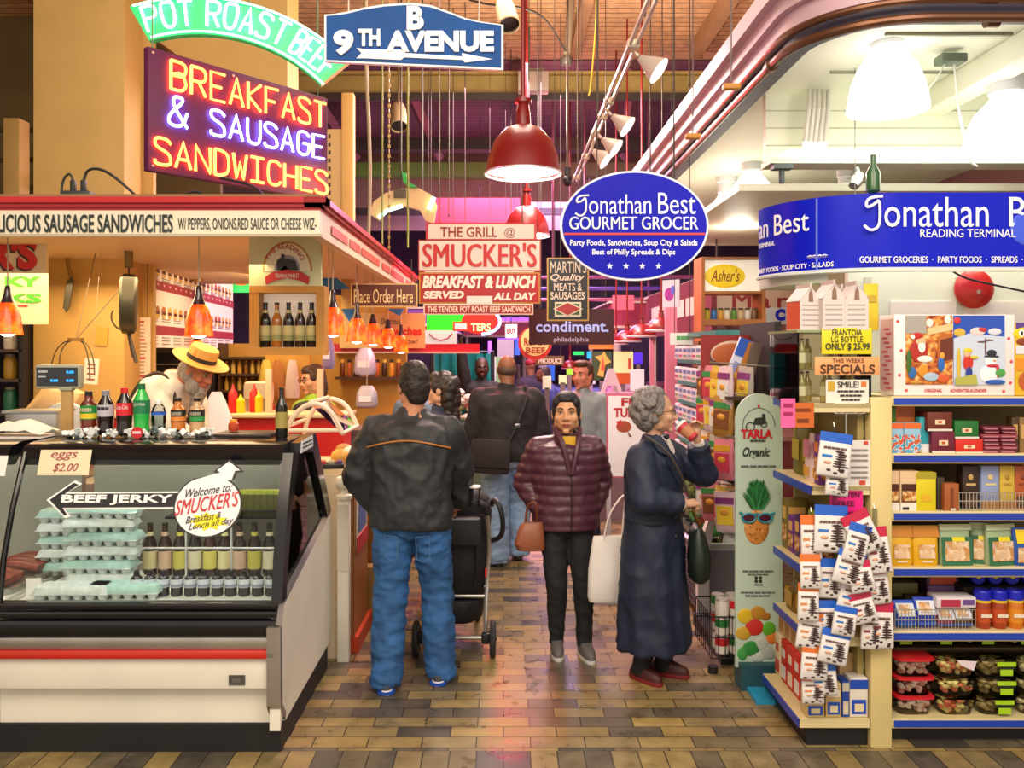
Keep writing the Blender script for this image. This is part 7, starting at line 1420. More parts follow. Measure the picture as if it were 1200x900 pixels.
CAP = [((0, -.028, .052), (.080, .086, .078)), ((0, -.055, .0), (.076, .062, .075)), ((0, -.068, -.045), (.06, .04, .05)), ((.058, -.02, .02), (.026, .05, .05)), ((-.058, -.02, .02), (.026, .05, .05)), ((0, .035, .092), (.058, .045, .03))]

# --- man with his back to us, dark jacket, pushing the stroller
DKJ = mat('black_softshell', '25272b', .6, ns=20, na=.12, bump=.15, bs=300); DEN = mat('blue_denim', '27568c', .75, ns=7, na=.38, bump=.25, bs=500)
root, J = person('man seen from behind in black zip jacket and blue jeans, hand on the stroller', (-.525, 4.86, 0), -.06, 1.79, 'b87d5e', lean=.03, yaw=.55, w=1.14, hs=1.06,
    rh=(.25, .28, .90), re=(1.6, -.35, .1), lh=(-.19, .10, .92), le=(-1.5, -.5, .1), rf=(.165, .03), lf=(-.115, -.11), feet=(-.1, .22), rcurl=.95, rhd=(-.75, .5, -.35), rhp=(0, .2, -1))
top(J, DKJ, 'jacket', hem=.86, ease=.045, w=1.07, fold=.015, fs=9, cuff=1.08, it=5)
mb = MB(); sp = J['sp']; s = J['s']
P = [sp(1.335)+V((x*s, -y*s-.012, 0)) for x, y in ((-.23, .10), (-.17, .145), (-.08, .168), (.0, .172), (.08, .168), (.17, .145), (.23, .10))]
for p, dz in zip(P, (-.03, -.012, .008, .016, .008, -.012, -.03)): p.z += dz*s
mb.tube(smooth_pts(P, 2), .0045, M('b0702a', .6), 6); mb.build('orange_piping', root)
trousers(J, DEN, 'jeans', .020, fold=.013, ankle=.062, knee=.006, w=1.06, drop=.022)
shoes(J, '3c4046', 'e9e9ee', '1d4fb0')
hair_blobs(J, CAP+[((0, -.075, -.02), (.062, .035, .07)), ((0, -.02, .095), (.065, .07, .045))], '1f1510', fold=.004, fs=40)
face_parts(root, J['P'], J['R'], J['hs'])
for q in (-1, 1):
    mb = MB(); mb.tube([V((q*.05, -.153, .845)), V((q*.125, -.128, .85)), V((q*.125, -.125, .73)), V((q*.09, -.14, .705)), V((q*.055, -.148, .725)), V((q*.05, -.153, .845))], .0025, M('4a6a92', .8), 5)
    mb.build('pocket_stitching', root)

# --- broad man in black fleece and light jeans walking away
BLK = mat('black_fleece', '1f1d22', .8, ns=16, na=.15, bump=.2, bs=200); LDEN = mat('washed_denim', '7f9cc0', .8, ns=6, na=.25, bump=.2, bs=400)
root, J = person('broad balding man in black fleece and pale jeans walking away down the aisle', (.035, 7.55, 0), .1, 1.83, '8a5a40', lean=.04, yaw=.1, w=1.2, rf=(.10, .12, .02), lf=(-.09, -.05), rh=(.32, .1, .82), lh=(-.3, .12, .83), vox=.009)
top(J, BLK, 'fleece_jacket', hem=.87, ease=.06, w=1.12, fold=.014, fs=6, belly=.02)
trousers(J, LDEN, 'jeans', .03, fold=.012, ankle=.07, w=1.1, knee=.01)
shoes(J, '1e1e20', '2a2a2c')
hair_blobs(J, [((0, -.055, -.01), (.079, .052, .05)), ((.068, -.02, -.005), (.014, .04, .035)), ((-.068, -.02, -.005), (.014, .04, .035))], '4a382e', fold=.002)
face_parts(root, J['P'], J['R'], J['hs'])
bag = thing('messenger_bag', 'black cloth shoulder bag hanging at the hip of the broad man', 'bag', (.035, 7.55, 0), .1)
mb = MB(); bm_ = mat('black_canvas', '231c1e', .8, ns=12, na=.15); X = Matrix.Translation((-.175, -.265, .97)) @ Matrix.Rotation(-.1, 4, 'Z') @ Matrix.Rotation(.06, 4, 'Y')
mb.box((0, 0, 0), (.34, .09, .29), bm_, X, .03); mb.box((0, -.05, .03), (.33, .02, .24), bm_, X, .01); mb.build('pouch', bag)
mb = MB(); mb.tube(smooth_pts([(-.01, -.24, 1.09), (.08, -.27, 1.3), (.15, -.2, 1.46), (.17, -.06, 1.56), (.12, .1, 1.53)], 3), .024, M('2f3a42', .6), 8, flat=.25); mb.build('strap', bag)
mb = MB(); mb.box((.055, -.285, 1.235), (.045, .014, .03), M('a8a8ac', .3, metal=1), bv=.004); mb.build('buckle', bag)

# --- woman in plum puffer jacket
PUF = mat('plum_nylon', '4d2838', .38, ns=14, na=.12); BLACKC = mat('black_cotton', '141418', .8, ns=20, na=.15)
root, J = person('dark haired woman in plum quilted puffer jacket and black trousers', (.39, 5.33, 0), PI+.12, 1.595, 'd19a72', yaw=-.22, w=1.06, fem=True, rh=(.175, .05, .955), lh=(-.17, .05, .955), re=(.75, -1.2, 0), le=(-.75, -1.2, 0), rhd=(-.9, .1, -.15), lhd=(.9, .1, -.15), rcurl=.9, lcurl=.9, rf=(.07, .06), lf=(-.105, .14), feet=(-.1, .1), vox=.0065, hs=1.2, fat=.006)
quilt = lambda c: .008*abs(math.sin(c.z*PI/.062))-.004
top(J, PUF, 'puffer_jacket', hem=.85, ease=.05, w=1.06, fold=.004, fs=14, fn=quilt, vox=.010, it=5, collar=.03, belly=.005)
mb = MB(); sp = J['sp']
mb.tube([sp(z)+V((0, y, 0)) for z, y in ((.86, .178), (1.0, .176), (1.15, .17), (1.28, .168))], .004, M('2a1620', .4), 6); mb.build('zip', root)
mb = MB(); patch(mb, [V(p)*J['s'] for p in ((-.05, .085, 1.475), (.05, .085, 1.475), (.038, .165, 1.37), (.012, .182, 1.24), (-.012, .182, 1.24), (-.038, .165, 1.37))], M('c99a1c', .7)); mb.build('yellow_shirt', root)
for q in (-1, 1):
    mb = MB(); mb.tube(smooth_pts([(q*.008, .17, 1.13), (q*.03, .17, 1.24), (q*.052, .14, 1.325), (q*.075, .07, 1.385), (q*.078, .0, 1.40)], 2), .017, PUF, 8); mb.build('collar', root)
trousers(J, BLACKC, 'trousers', .012, fold=.006, ankle=.036, vox=.010, drop=.05)
shoes(J, '5f5a58', 'c8c4c0')
hair_blobs(J, [((0, -.034, .044), (.083, .088, .083)), ((0, -.06, -.01), (.080, .055, .08)), ((.064, .002, .022), (.019, .05, .062)), ((-.064, .002, .022), (.019, .05, .062)), ((.068, -.022, -.05), (.017, .036, .055)), ((-.068, -.022, -.05), (.017, .036, .055)), ((0, .012, .083), (.069, .068, .044)), ((.052, .03, .062), (.028, .035, .034)), ((-.052, .03, .062), (.028, .035, .034)), ((0, -.085, -.09), (.045, .035, .06)), ((.03, -.07, -.13), (.03, .03, .05)), ((-.03, -.07, -.13), (.03, .03, .05))], '17131a', fold=.001, rough=.55, vox=.006, it=2)
face_parts(root, J['P'], J['R'], J['hs'], lip='9a4440', open_=.36, brow_r=.0032)
hb = thing('handbag', 'small brown leather bag under the arm of the woman in plum', 'bag', (.39, 5.33, 0), PI+.12)
mb = MB(); mb.loft([(.235, .09, .66, .085, .05), (.245, .10, .70, .095, .055), (.235, .1, .80, .075, .04), (.225, .1, .83, .06, .02)], mat('brown_leather', '8a4f35', .45, ns=8, na=.15), 18, pw=2.6); mb.build('pouch', hb)
mb = MB(); mb.tube(smooth_pts([(.2, .1, .82), (.21, .16, .92), (.22, .17, .97), (.26, .1, .93), (.27, .1, .82)], 2), .009, M('6d3b26'), 6); mb.build('strap', hb)

# --- curly grey-haired woman in navy trench coat, drinking
CRZ = -PI/2-.62
NAVY = mat('navy_gabardine', '16213a', .6, ns=8, na=.14, bump=.12, bs=350)
root, J = person('grey curly haired woman in long navy trench coat drinking from a paper cup', (.86, 4.9, 0), CRZ, 1.63, 'c99a7c', yaw=.58, pitch=.03, w=1.0, fem=True, lean=.01, hs=1.1,
    lh=(-.16, .22, 1.46), le=(-.6, .9, -1.1), lhd=(.2, -.1, .9), lhp=(.5, .75, 0), lcurl=.55, rh=(.07, .235, 1.10), re=(1.0, -.6, -.3), rhd=(-.8, .45, .08), rhp=(0, -.3, -1), rcurl=1.0, rf=(.075, -.02), lf=(-.075, .06), feet=(-.25, .2), vox=.0065)
s, sp = J['s'], J['sp']
mb = MB()
def rg(z, rx, ry, dy=0): p = sp(z); return (p.x, p.y+dy*s, z*s, rx*s, ry*s)
mb.loft([rg(.20, .245, .215), rg(.24, .245, .215), rg(.6, .235, .195), rg(.85, .22, .175), rg(.97, .205, .16), rg(1.1, .208, .16), rg(1.25, .225, .165), rg(1.34, .228, .155), rg(1.395, .20, .125), rg(1.43, .14, .1), rg(1.46, .085, .08), rg(1.495, .078, .078, .01)], NAVY, 30)
for n in 'rl':
    a, e, wr = J[n+'sh'], J[n+'el'], J[n+'wr']; a = a-V((0, 0, .03*s)); mb.caps([a, a.lerp(e, .5), e], [.08*s, .086*s, .083*s], NAVY); mb.cyl(e, e.lerp(wr, .88), .083*s, NAVY, .062*s)
def coatfold(c):
    a = math.atan2(c.y, c.x); return .012*math.sin(a*9+c.z*2)*max(0, (.95-c.z))
remesh(mb, 'trench_coat', root, .010, 6, .010, 7, coatfold)
mb = MB(); mb.tube([V((math.cos(k/24*2*PI)*.205*s, math.sin(k/24*2*PI)*.16*s, .985*s)) for k in range(24)], .02, mat('navy_belt', '121b2e', .6), 8, closed=True, flat=.4)
mb.build('belt', root)
for n in 'rl':
    e, wr = J[n+'el'], J[n+'wr']; p = e.lerp(wr, .78); d = (wr-e).normalized(); mb = MB(); mb.cyl(p-d*.02, p+d*.02, .07*s, mat('navy_belt'), .067*s); mb.build('sleeve_strap', root)
for q in (-1, 1):
    mb = MB(); patch(mb, [V(p)*s for p in ((q*.015, .092, 1.462), (q*.07, .045, 1.505), (q*.105, .035, 1.47), (q*.135, .095, 1.41), (q*.045, .142, 1.365))], NAVY, .010)
    patch(mb, [V(p)*s for p in ((q*.012, .140, 1.385), (q*.095, .138, 1.372), (q*.115, .152, 1.33), (q*.02, .178, 1.19))], NAVY, .010); mb.build('collar', root)
mb = MB(); patch(mb, [V(p)*s for p in ((-.04, .07, 1.495), (.04, .07, 1.495), (.025, .12, 1.42), (.0, .155, 1.355), (-.025, .12, 1.42))], M('d8cfc8', .7)); mb.build('blouse', root)
for q in (-1, 1):
    for z in (1.12, 1.02, .9): mb = MB(); mb.ell((q*.055*s, .172*s+(.004 if z < 1 else 0), z*s), (.011, .006, .011), M('3a3028', .4), seg=12, ring=6); mb.build('button', root)
for n in 'rl':
    e, wr = J[n+'el'], J[n+'wr']; mb = MB(); mb.cyl(e.lerp(wr, .86), e.lerp(wr, .97), .043*s, M('cfc8c2', .7), .038*s); mb.build('shirt_cuff', root)
trousers(J, BLACKC, 'trousers', .006, fold=.004, ankle=.05, vox=.012, topz=.92, drop=.03)
shoes(J, '47191a', '7a1c22', s2=.93)
rc = random.Random(3); bl = [((0, -.035, .045), (.092, .095, .085)), ((0, -.065, -.02), (.088, .065, .085))]
for k in range(120):
    a = rc.uniform(0, 2*PI); e = rc.uniform(-.75, 1.45); d = V((math.cos(a)*math.cos(e), math.sin(a)*math.cos(e), math.sin(e)))
    if d.y > .42 and d.z < .62: continue
    bl.append(((d.x*.105, d.y*.108-.035, d.z*.105+.028), (.021, .021, .021)))
hair_blobs(J, bl, '7b7573', 'curly_hair', .006, .004, 45, it=1)
face_parts(root, J['P'], J['R'], J['hs'], lip='a0605a', brow='6a6260', open_=.42)
mb = MB(); P = J['P']
for q in (-1, 1):
    mb.tube([P(q*.033+math.cos(k/14*2*PI)*.021, .098-abs(q*.033+math.cos(k/14*2*PI)*.021)*.12, .004+math.sin(k/14*2*PI)*.017) for k in range(14)], .0016, M('3a3230', .4), 5, closed=True)
    mb.tube([P(q*.054, .091, .008), P(q*.076, .04, .01), P(q*.082, -.005, .012)], .0017, M('3a3230', .4), 5)
mb.tube([P(-.012, .098, .006), P(0, .103, .009), P(.012, .098, .006)], .0016, M('3a3230'), 5); g = mb.build('glasses', root)
# cup
cx = J['lwr']+V((.028, .02, .062)); mouth = J['P'](0, .098, -.062)
cup = thing('paper_cup', 'red and brown paper coffee cup held to the mouth of the curly haired woman', 'cup', (.86, 4.9, 0), CRZ)
ax = (V((mouth.x-.0, mouth.y, mouth.z))-cx); ax = V((0, -.62, .5)).normalized(); c0 = mouth-ax*.125+V((0, .02, -.0)); CUPM = M('b5774f', .6)
mb = MB(); mb.lathe([(.028, 0), (.030, .005), (.037, .085), (.038, .1)], M('c02634', .45), c0, 20, None, ax); mb.lathe([(.0305, .022), (.0372, .075), (.0375, .078), (.0318, .02)], CUPM, c0, 20, None, ax, cap=False); mb.build('cup_body', cup)
mb = MB(); mb.lathe([(.041, .1), (.041, .108), (.037, .115), (.033, .118)], M('f0e8e6', .4), c0, 20, None, ax); mb.build('lid', cup)
# shoulder bag and tote
sb = thing('shoulder_bag', 'dark green black shoulder bag on a chain strap over the navy coat', 'bag', (.86, 4.9, 0), CRZ)
LEA = mat('dark_green_leather', '1c2722', .4, ns=9, na=.2)
X = Matrix.Translation((-.10, .235, .0)) @ Matrix.Rotation(.5, 4, 'Z')
mb = MB(); mb.loft([(0, 0, .57, .08, .035), (0, .0, .60, .125, .06), (0, .0, .72, .135, .065), (0, -.01, .84, .11, .045), (0, -.01, .88, .09, .02)], LEA, 22, X, 2.4); mb.build('pouch', sb, ang=60)
P0 = [(-.08, .235, .90), (-.05, .22, .98), (.02, .205, 1.12), (.08, .19, 1.22), (.13, .14, 1.33), (.15, .02, 1.40)]
mb = MB(); mb.tube(smooth_pts(P0, 3), .008, M('4a4038', .5), 8, flat=.6); mb.build('strap', sb)
mb = MB(); mb.tube([(-.085+k*.006, .245-.003*k+(k % 2)*.006, .885+k*.012) for k in range(9)], .009, M('b08a3e', .3, metal=1), 8); mb.build('brass_chain', sb)
tb = thing('tote_bag', 'white canvas tote bag hanging behind the navy trench coat', 'bag', (.64, 5.0, 0), .1)
TOTE = mat('white_canvas', 'd9d3cf', .8, ns=6, na=.08)
mb = MB(); mb.loft([(0, 0, .41, .14, .035), (0, 0, .44, .15, .05), (0, 0, .60, .145, .05), (0, 0, .77, .12, .03), (0, 0, .79, .115, .02)], TOTE, 22, None, 3); mb.build('sack', tb, ang=60)
mb = MB(); mb.tube(smooth_pts([(-.06, -.02, .77), (-.03, -.02, .92), (.05, -.02, 1.03), (.075, -.02, 1.03), (.06, -.02, .92), (.05, -.02, .77)], 3), .013, TOTE, 8, flat=.3); mb.build('handle', tb)
mb = MB(); put_text(mb, 'LOS', .03, .48, .14, .62, M('b5233a', .6), -.052, .04); mb.build('lettering', tb)

# ---------------------------------------------------------------- people farther back
# man in straw hat behind the case
SHIRT = mat('white_shirt', 'e9dfcc', .75, ns=6, na=.06, bump=.1, bs=120)
root, J = person('bearded man in straw hat and white shirt bending over behind the deli case', (-2.34, 5.66, .25), -PI/2-.25, 1.74, 'b86a4a', head_off=(0, .10, -.13), lean=.2, yaw=-.1, pitch=-.45, w=1.05, rh=(.10, .46, 1.0), lh=(-.12, .48, 1.0), vox=.008, hs=1.08)
top(J, SHIRT, 'shirt', hem=.86, ease=.035, fold=.012, fs=8, collar=.03)
trousers(J, BLACKC, 'trousers', .012, vox=.014); shoes(J, '1e1a18', '141212')
P, R, s = J['P'], J['R'], J['hs']
m = MB(); SU = M('3a2a24', .6); sp = J['sp']
for q_ in (-1, 1):
    m = MB(); m.tube(smooth_pts([sp(1.0)+V((q_*.09, -.175, 0)), sp(1.25)+V((q_*.10, -.18, 0)), sp(1.40)+V((q_*.105, -.14, .04)), sp(1.45)+V((q_*.10, -.01, .06)), sp(1.36)+V((q_*.10, .15, 0)), sp(1.2)+V((q_*.09, .185, 0)), sp(1.0)+V((q_*.09, .185, 0))], 2), .014, SU, 6, flat=.4); m.build('suspender', root)
hair_blobs(J, [((0, -.06, -.02), (.08, .06, .08)), ((.066, -.02, -.02), (.02, .04, .06)), ((-.066, -.02, -.02), (.02, .04, .06)), ((.05, .035, -.085), (.03, .045, .05)), ((-.05, .035, -.085), (.03, .045, .05)), ((0, .06, -.125), (.05, .045, .06)), ((0, .07, -.18), (.04, .035, .05))], '8f8478', 'beard_and_hair', fold=.004, fs=50)
face_parts(root, P, R, s, brow='6a5a4c')
hat = MB(); ST = ramp_mat('straw', 'wave', 60, [(0, 'c8903a'), (1, 'e8b860')], .7, (1, 1, 2)); T = Matrix.Translation(P(0, -.01, .062)) @ R.to_4x4()
hat.lathe([(.095, 0), (.17, -.004), (.185, .008), (.17, .004), (.098, .012), (.094, .085), (.088, .098), (.04, .102), (0, .10)], ST, (0, 0, 0), 36, T); o = hat.build('straw_hat', root, ang=50)
m = MB(); m.lathe([(.0985, .014), (.0975, .042)], M('2a2420', .6), (0, 0, 0), 32, T, cap=False); m.build('hat_band', o)
t = thing('paper_bag', 'white paper sheet held up by the man in the straw hat', 'paper', (-1.83, 5.5, 0)); m = MB(); m.loft([(0.02, 0, 1.34, .09, .03), (.0, 0, 1.45, .075, .035), (-.02, 0, 1.56, .055, .025), (-.02, 0, 1.61, .03, .01)], M('f0e8e6', .8), 18, None, 3); m.build('sheet', t, ang=60)
m = MB(); m.b2((-.06, -.06, 0), (.08, .06, 1.34), M('8a8078', .5)); m.build('stand', t)
# server in black vest
root, J = person('server in black vest with green lanyard and glasses inside the stall', (-1.62, 7.3, 0), PI/2+.9, 1.74, 'd8a07e', yaw=-.15, pitch=-.1, fem=True, rh=(.02, .28, 1.12), lh=(-.1, .26, 1.15), vox=.01, hs=1.08)
top(J, mat('lime_shirt', '9ac83a', .7), 'shirt', hem=.88, ease=.025, fold=.006, sleeves='rl', short=True, vox=.013); top(J, mat('black_vest', '1e2230', .6), 'vest', hem=.84, ease=.04, fold=.006, sleeves='', collar=0, vox=.013)
trousers(J, BLACKC, 'trousers', .012, vox=.015); shoes(J, '1e1a18', '141212')
hair_blobs(J, CAP+[((0, -.075, -.06), (.075, .04, .10)), ((.065, -.04, -.06), (.025, .045, .09)), ((-.065, -.04, -.06), (.025, .045, .09)), ((0, .045, .078), (.062, .04, .034)), ((.06, .03, .04), (.02, .03, .045)), ((-.06, .03, .04), (.02, .03, .045))], '4a3020')
face_parts(root, J['P'], J['R'], J['hs']); P = J['P']
m = MB()
for q_ in (-1, 1): m.tube([P(q_*.033+math.cos(k/14*2*PI)*.021, .098, .004+math.sin(k/14*2*PI)*.017) for k in range(14)], .003, M('2a2226'), 5, closed=True)
m.tube([P(-.012, .1, .006), P(.012, .1, .006)], .003, M('2a2226'), 5); m.build('glasses', root)
m = MB(); sp = J['sp']; m.tube(smooth_pts([sp(1.45)+V((-.07, .05, 0)), sp(1.3)+V((-.05, .16, 0)), sp(1.12)+V((0, .175, 0)), sp(1.3)+V((.05, .16, 0)), sp(1.45)+V((.07, .05, 0))], 2), .011, M('a8d830', .5), 6); m.build('lanyard', root)
t = thing('paper_cup', 'white cup held by the server in the black vest', 'cup', J['root'].matrix_world @ V((0, 0, 0))); t.location = (-1.86, 7.10, 1.22); m = MB(); m.lathe([(.03, 0), (.042, .12), (.045, .125), (.04, .13), (0, .128)], M('e8dcd8', .5), seg=18); m.build('cup_body', t)
m = MB(); m.box((-1.84, 7.08, 1.11), (.16, .12, .2), M('b8502c', .6), bv=.01); wtag(m, 'napkin_box', 'reddish box below the hands of the server', 'box')
m = MB(); m.b2((-2.1, 7.0, 0), (-1.75, 7.2, 1.0), M('8d8478', .5)); wtag(m, 'side_table', 'grey side table under the reddish box', 'table')
# long haired woman beside the stroller
root, J = person('woman with long dark wavy hair, face turned left, behind the stroller', (-.46, 6.4, 0), PI/2-.25, 1.70, 'd8a88a', yaw=.1, fem=True, vox=.008, hs=1.08, rh=(.2, .15, .85))
top(J, mat('navy_top', '252c40', .7, ns=8, na=.1), 'jacket', hem=.82, ease=.035, fold=.010); trousers(J, BLACKC, 'trousers', .012); shoes(J, '2a2422', '1c1818')
rh_ = random.Random(5); bl = CAP+[((0, -.06, -.05), (.085, .06, .12)), ((0, .045, .078), (.062, .04, .034)), ((.062, .025, .03), (.02, .03, .06)), ((-.062, .025, .03), (.02, .03, .06))]
for k in range(26): a = rh_.uniform(-2.6, -.5); z = -.28+.3*rh_.random(); bl.append(((.085*math.cos(a), -.035+.075*math.sin(a), z+.02), (.034, .034, .06)))
hair_blobs(J, bl, '1a0e0e', 'long_hair', .009, .008, 22, it=2, rough=.4); face_parts(root, J['P'], J['R'], J['hs'], brow='2a1a16')
# grey haired man mostly hidden between them
root, J = person('man with grey hair mostly hidden behind the man in the black jacket', (-.76, 7.75, 0), PI-.3, 1.72, 'c88a70', vox=.011, hs=1.05); top(J, mat('slate_shirt', '5a7088', .7), 'shirt', hem=.84, ease=.035, vox=.013); trousers(J, BLACKC, 'trousers', .014, vox=.015); shoes(J, '2a2422', '1c1818'); hair_blobs(J, CAP, '8a8680'); face_parts(root, J['P'], J['R'], J['hs'], brow='8a8680')
# young man in grey shirt
root, J = person('young man in grey shirt looking past the woman in plum', (.79, 8.5, 0), PI-.35, 1.74, 'c8826a', yaw=-.25, vox=.010, hs=1.2); top(J, mat('grey_shirt', '8a9aa0', .75, ns=6, na=.15), 'shirt', hem=.8, ease=.035, fold=.01, vox=.013); trousers(J, mat('dark_denim', '2c3850', .8), 'jeans', .016, vox=.014); shoes(J, '2a2422', '8a8884')
hair_blobs(J, CAP+[((0, .03, .10), (.06, .05, .03))], '4a3020', fold=.003); face_parts(root, J['P'], J['R'], J['hs'])
# man with a raised arm
root, J = person('man in black shirt raising one arm in front of the teal tarp', (-.28, 11.0, 0), PI+.1, 1.76, '4a2a1e', w=1.05, rh=(.27, .10, 1.96), re=(1, .3, .2), vox=.013, hs=1.1)
top(J, BLK, 'shirt', hem=.82, ease=.04, vox=.015); trousers(J, BLACKC, 'trousers', .014, vox=.016); shoes(J, '1e1a18', '141212'); hair_blobs(J, CAP[:3], '141010', vox=.012); face_parts(root, J['P'], J['R'], J['hs'], brow='100c0a')
m = MB(); m.ell((0, .155, 1.28), (.09, .02, .07), M('d89a20', .6)); m.build('shirt_print', root)
# two far figures
root, J = person('far figure in dark clothes and red cap behind the broad man', (.42, 13.0, 0), .4, 1.74, '8a5a48', vox=.016); top(J, mat('violet_dark', '2c2440', .8), 'jacket', hem=.8, ease=.05, vox=.018); trousers(J, BLACKC, 'trousers', .016, vox=.018); shoes(J, '1e1a18', '141212'); m = MB(); m.ell(J['P'](0, -.01, .06), (.09, .1, .07), M('8a1a2c', .6)); m.ell(J['P'](0, .09, .05), (.07, .07, .012), M('8a1a2c', .6)); m.build('cap', root)
root, J = person('far person in violet blue shirt bending left behind the young man', (.78, 11.6, 0), PI/2, 1.66, '7a4a3c', lean=.2, vox=.015); top(J, mat('violet_shirt', '3a4490', .8), 'shirt', hem=.8, ease=.05, vox=.017); trousers(J, BLACKC, 'trousers', .016, vox=.018); shoes(J, '1e1a18', '141212'); hair_blobs(J, CAP, '3a2a3a', vox=.014)
# newspaper in the broad man's hand
m = MB(); m.box((0, 0, 0), (.12, .05, .16), M('e4e0e4', .7), Matrix.Rotation(.3, 4, 'Y'), .01); o = m.build('newspaper', None, (-.27, 7.62, .90)); tag(o, 'folded white paper held by the broad man', 'newspaper')

# ---------------------------------------------------------------- stroller
t = thing('stroller', 'black baby stroller with silver frame pushed by the man in jeans', 'stroller', (-.30, 5.42, 0)); BK = mat('stroller_fabric', '16161a', .7, ns=10, na=.15); AL = M('c8c6c2', .3, metal=.8); TY = M('222226', .7); GR = M('7a7a7c', .4)
for sx, y, r_, n in ((-.235, -.2, .112, 'wheel'), (.235, -.2, .112, 'wheel'), (-.12, .5, .09, 'wheel'), (.12, .5, .09, 'wheel')):
    m = MB(); m.tube([(sx, y+(r_-.018)*math.cos(a), r_+(r_-.018)*math.sin(a)) for a in [2*PI*k/28 for k in range(28)]], .0185, TY, 8, closed=True); o = m.build(n, t)
    m = MB(); m.lathe([(.0, -.014), (r_*.72, -.012), (r_*.76, -.004), (r_*.76, .004), (r_*.72, .012), (0, .014)], GR, (sx, y, r_), 24, None, (1, 0, 0)); m.ell((sx, y, r_), (.026, .02, .02), M('17171a')); m.build('hub', o)
m = MB(); m.cyl((-.22, -.2, .12), (.22, -.2, .12), .012, AL)
for sx in (-1, 1):
    m.tube(smooth_pts([(sx*.19, -.2, .12), (sx*.19, -.17, .3), (sx*.20, -.12, .48), (sx*.215, -.16, .7), (sx*.2, -.32, .92)], 2), .013, AL, 8); m.tube([(sx*.195, -.14, .42), (sx*.14, .15, .3), (sx*.12, .5, .10)], .012, AL, 8)
m.tube([(-.195, -.15, .36), (.195, -.15, .36)], .011, AL, 8); m.build('frame', t)
for sx in (-1, 1): m = MB(); m.box((sx*.195, -.2, .12), (.06, .06, .07), M('17171a', .5), bv=.015); m.build('axle_block', t)
m = MB(); m.tube(smooth_pts([(-.2, -.32, .9), (-.2, -.36, .97), (0, -.37, .985), (.2, -.36, .97), (.2, -.32, .9)], 2), .02, M('1c1c20', .6), 10); m.build('handlebar', t)
m = MB(); m.loft([(0, .12, .30, .17, .16), (0, .06, .36, .20, .2), (0, -.02, .55, .205, .17), (0, -.08, .75, .205, .12), (0, -.1, .86, .19, .08)], BK, 24, None, 3); m.build('seat', t, ang=60)
m = MB(); P_ = [(math.cos(a)*.3, math.sin(a)*.26) for a in [PI*k/10 for k in range(11)]]
m.loft([(0, .1, .72, .215, .2), (0, .1, .84, .225, .24), (0, .06, .93, .21, .22), (0, .02, .985, .15, .15), (0, .0, 1.0, .06, .06)], BK, 26, None, 2.6); m.build('canopy', t, ang=60)
m = MB(); m.tube(smooth_pts([(.23, -.14, .70), (.29, -.22, .74), (.30, -.3, .84), (.28, -.32, .95), (.24, -.25, .98), (.23, -.12, .92)], 3), .016, M('17171a', .5), 8); m.build('cup_holder_loop', t)
m = MB(); m.box((0, -.245, .78), (.33, .06, .17), BK, bv=.02); m.b2((-.15, -.28, .855), (.15, -.276, .862), M('8a8a90')); m.build('parent_pocket', t)
m = MB(); m.loft([(0, .1, .17, .12, .2), (0, .1, .2, .17, .24), (0, .08, .32, .18, .25), (0, .08, .33, .17, .24)], BK, 22, None, 3.5); m.build('basket', t, ang=60)
m = MB(); m.tube([(.13, -.2, .72), (.14, -.19, .5), (.12, -.17, .42)], .014, M('26262a', .7), 6, flat=.3); m.build('webbing', t)
m = MB(); m.box((.195, -.135, .5), (.02, .015, .06), M('c82a2a', .5), bv=.004); m.build('red_clip', t)
m = MB(); m.lathe([(.03, 0), (.036, .11), (.0, .112)], AMBG, (-.17+(.0), 5.03, .965), 16); m.lathe([(.0365, .105), (.0365, .115), (.0, .118)], M('e8e4e0'), (-.17, 5.03, .965), 16); wtag(m, 'plastic_cup', 'clear cup standing at the stroller handle by the hand', 'cup')

# ================================================================ BACKGROUND STALLS
rb = random.Random(21)
def wall_goods(name, label, cat, group, pts, w, h, d, cols, rz=0, lidc=None, fmt='%s'):
    for i, (x, y, z) in enumerate(pts):
        m = MB(); ww = w*rb.uniform(.85, 1.0); hh = h*rb.uniform(.8, 1.0); m.box((0, d/2, hh/2), (ww, d, hh), M(rb.choice(cols), .45), bv=.003); m.b2((-ww*.35, -.004, hh*.3), (ww*.35, 0, hh*.7), M(rb.choice(('e8e0d8', 'd8c860', 'c84848', '3a60b0')), .5)); tag(m.build(name, None, (x, y, z), rz), label(i), cat, group)
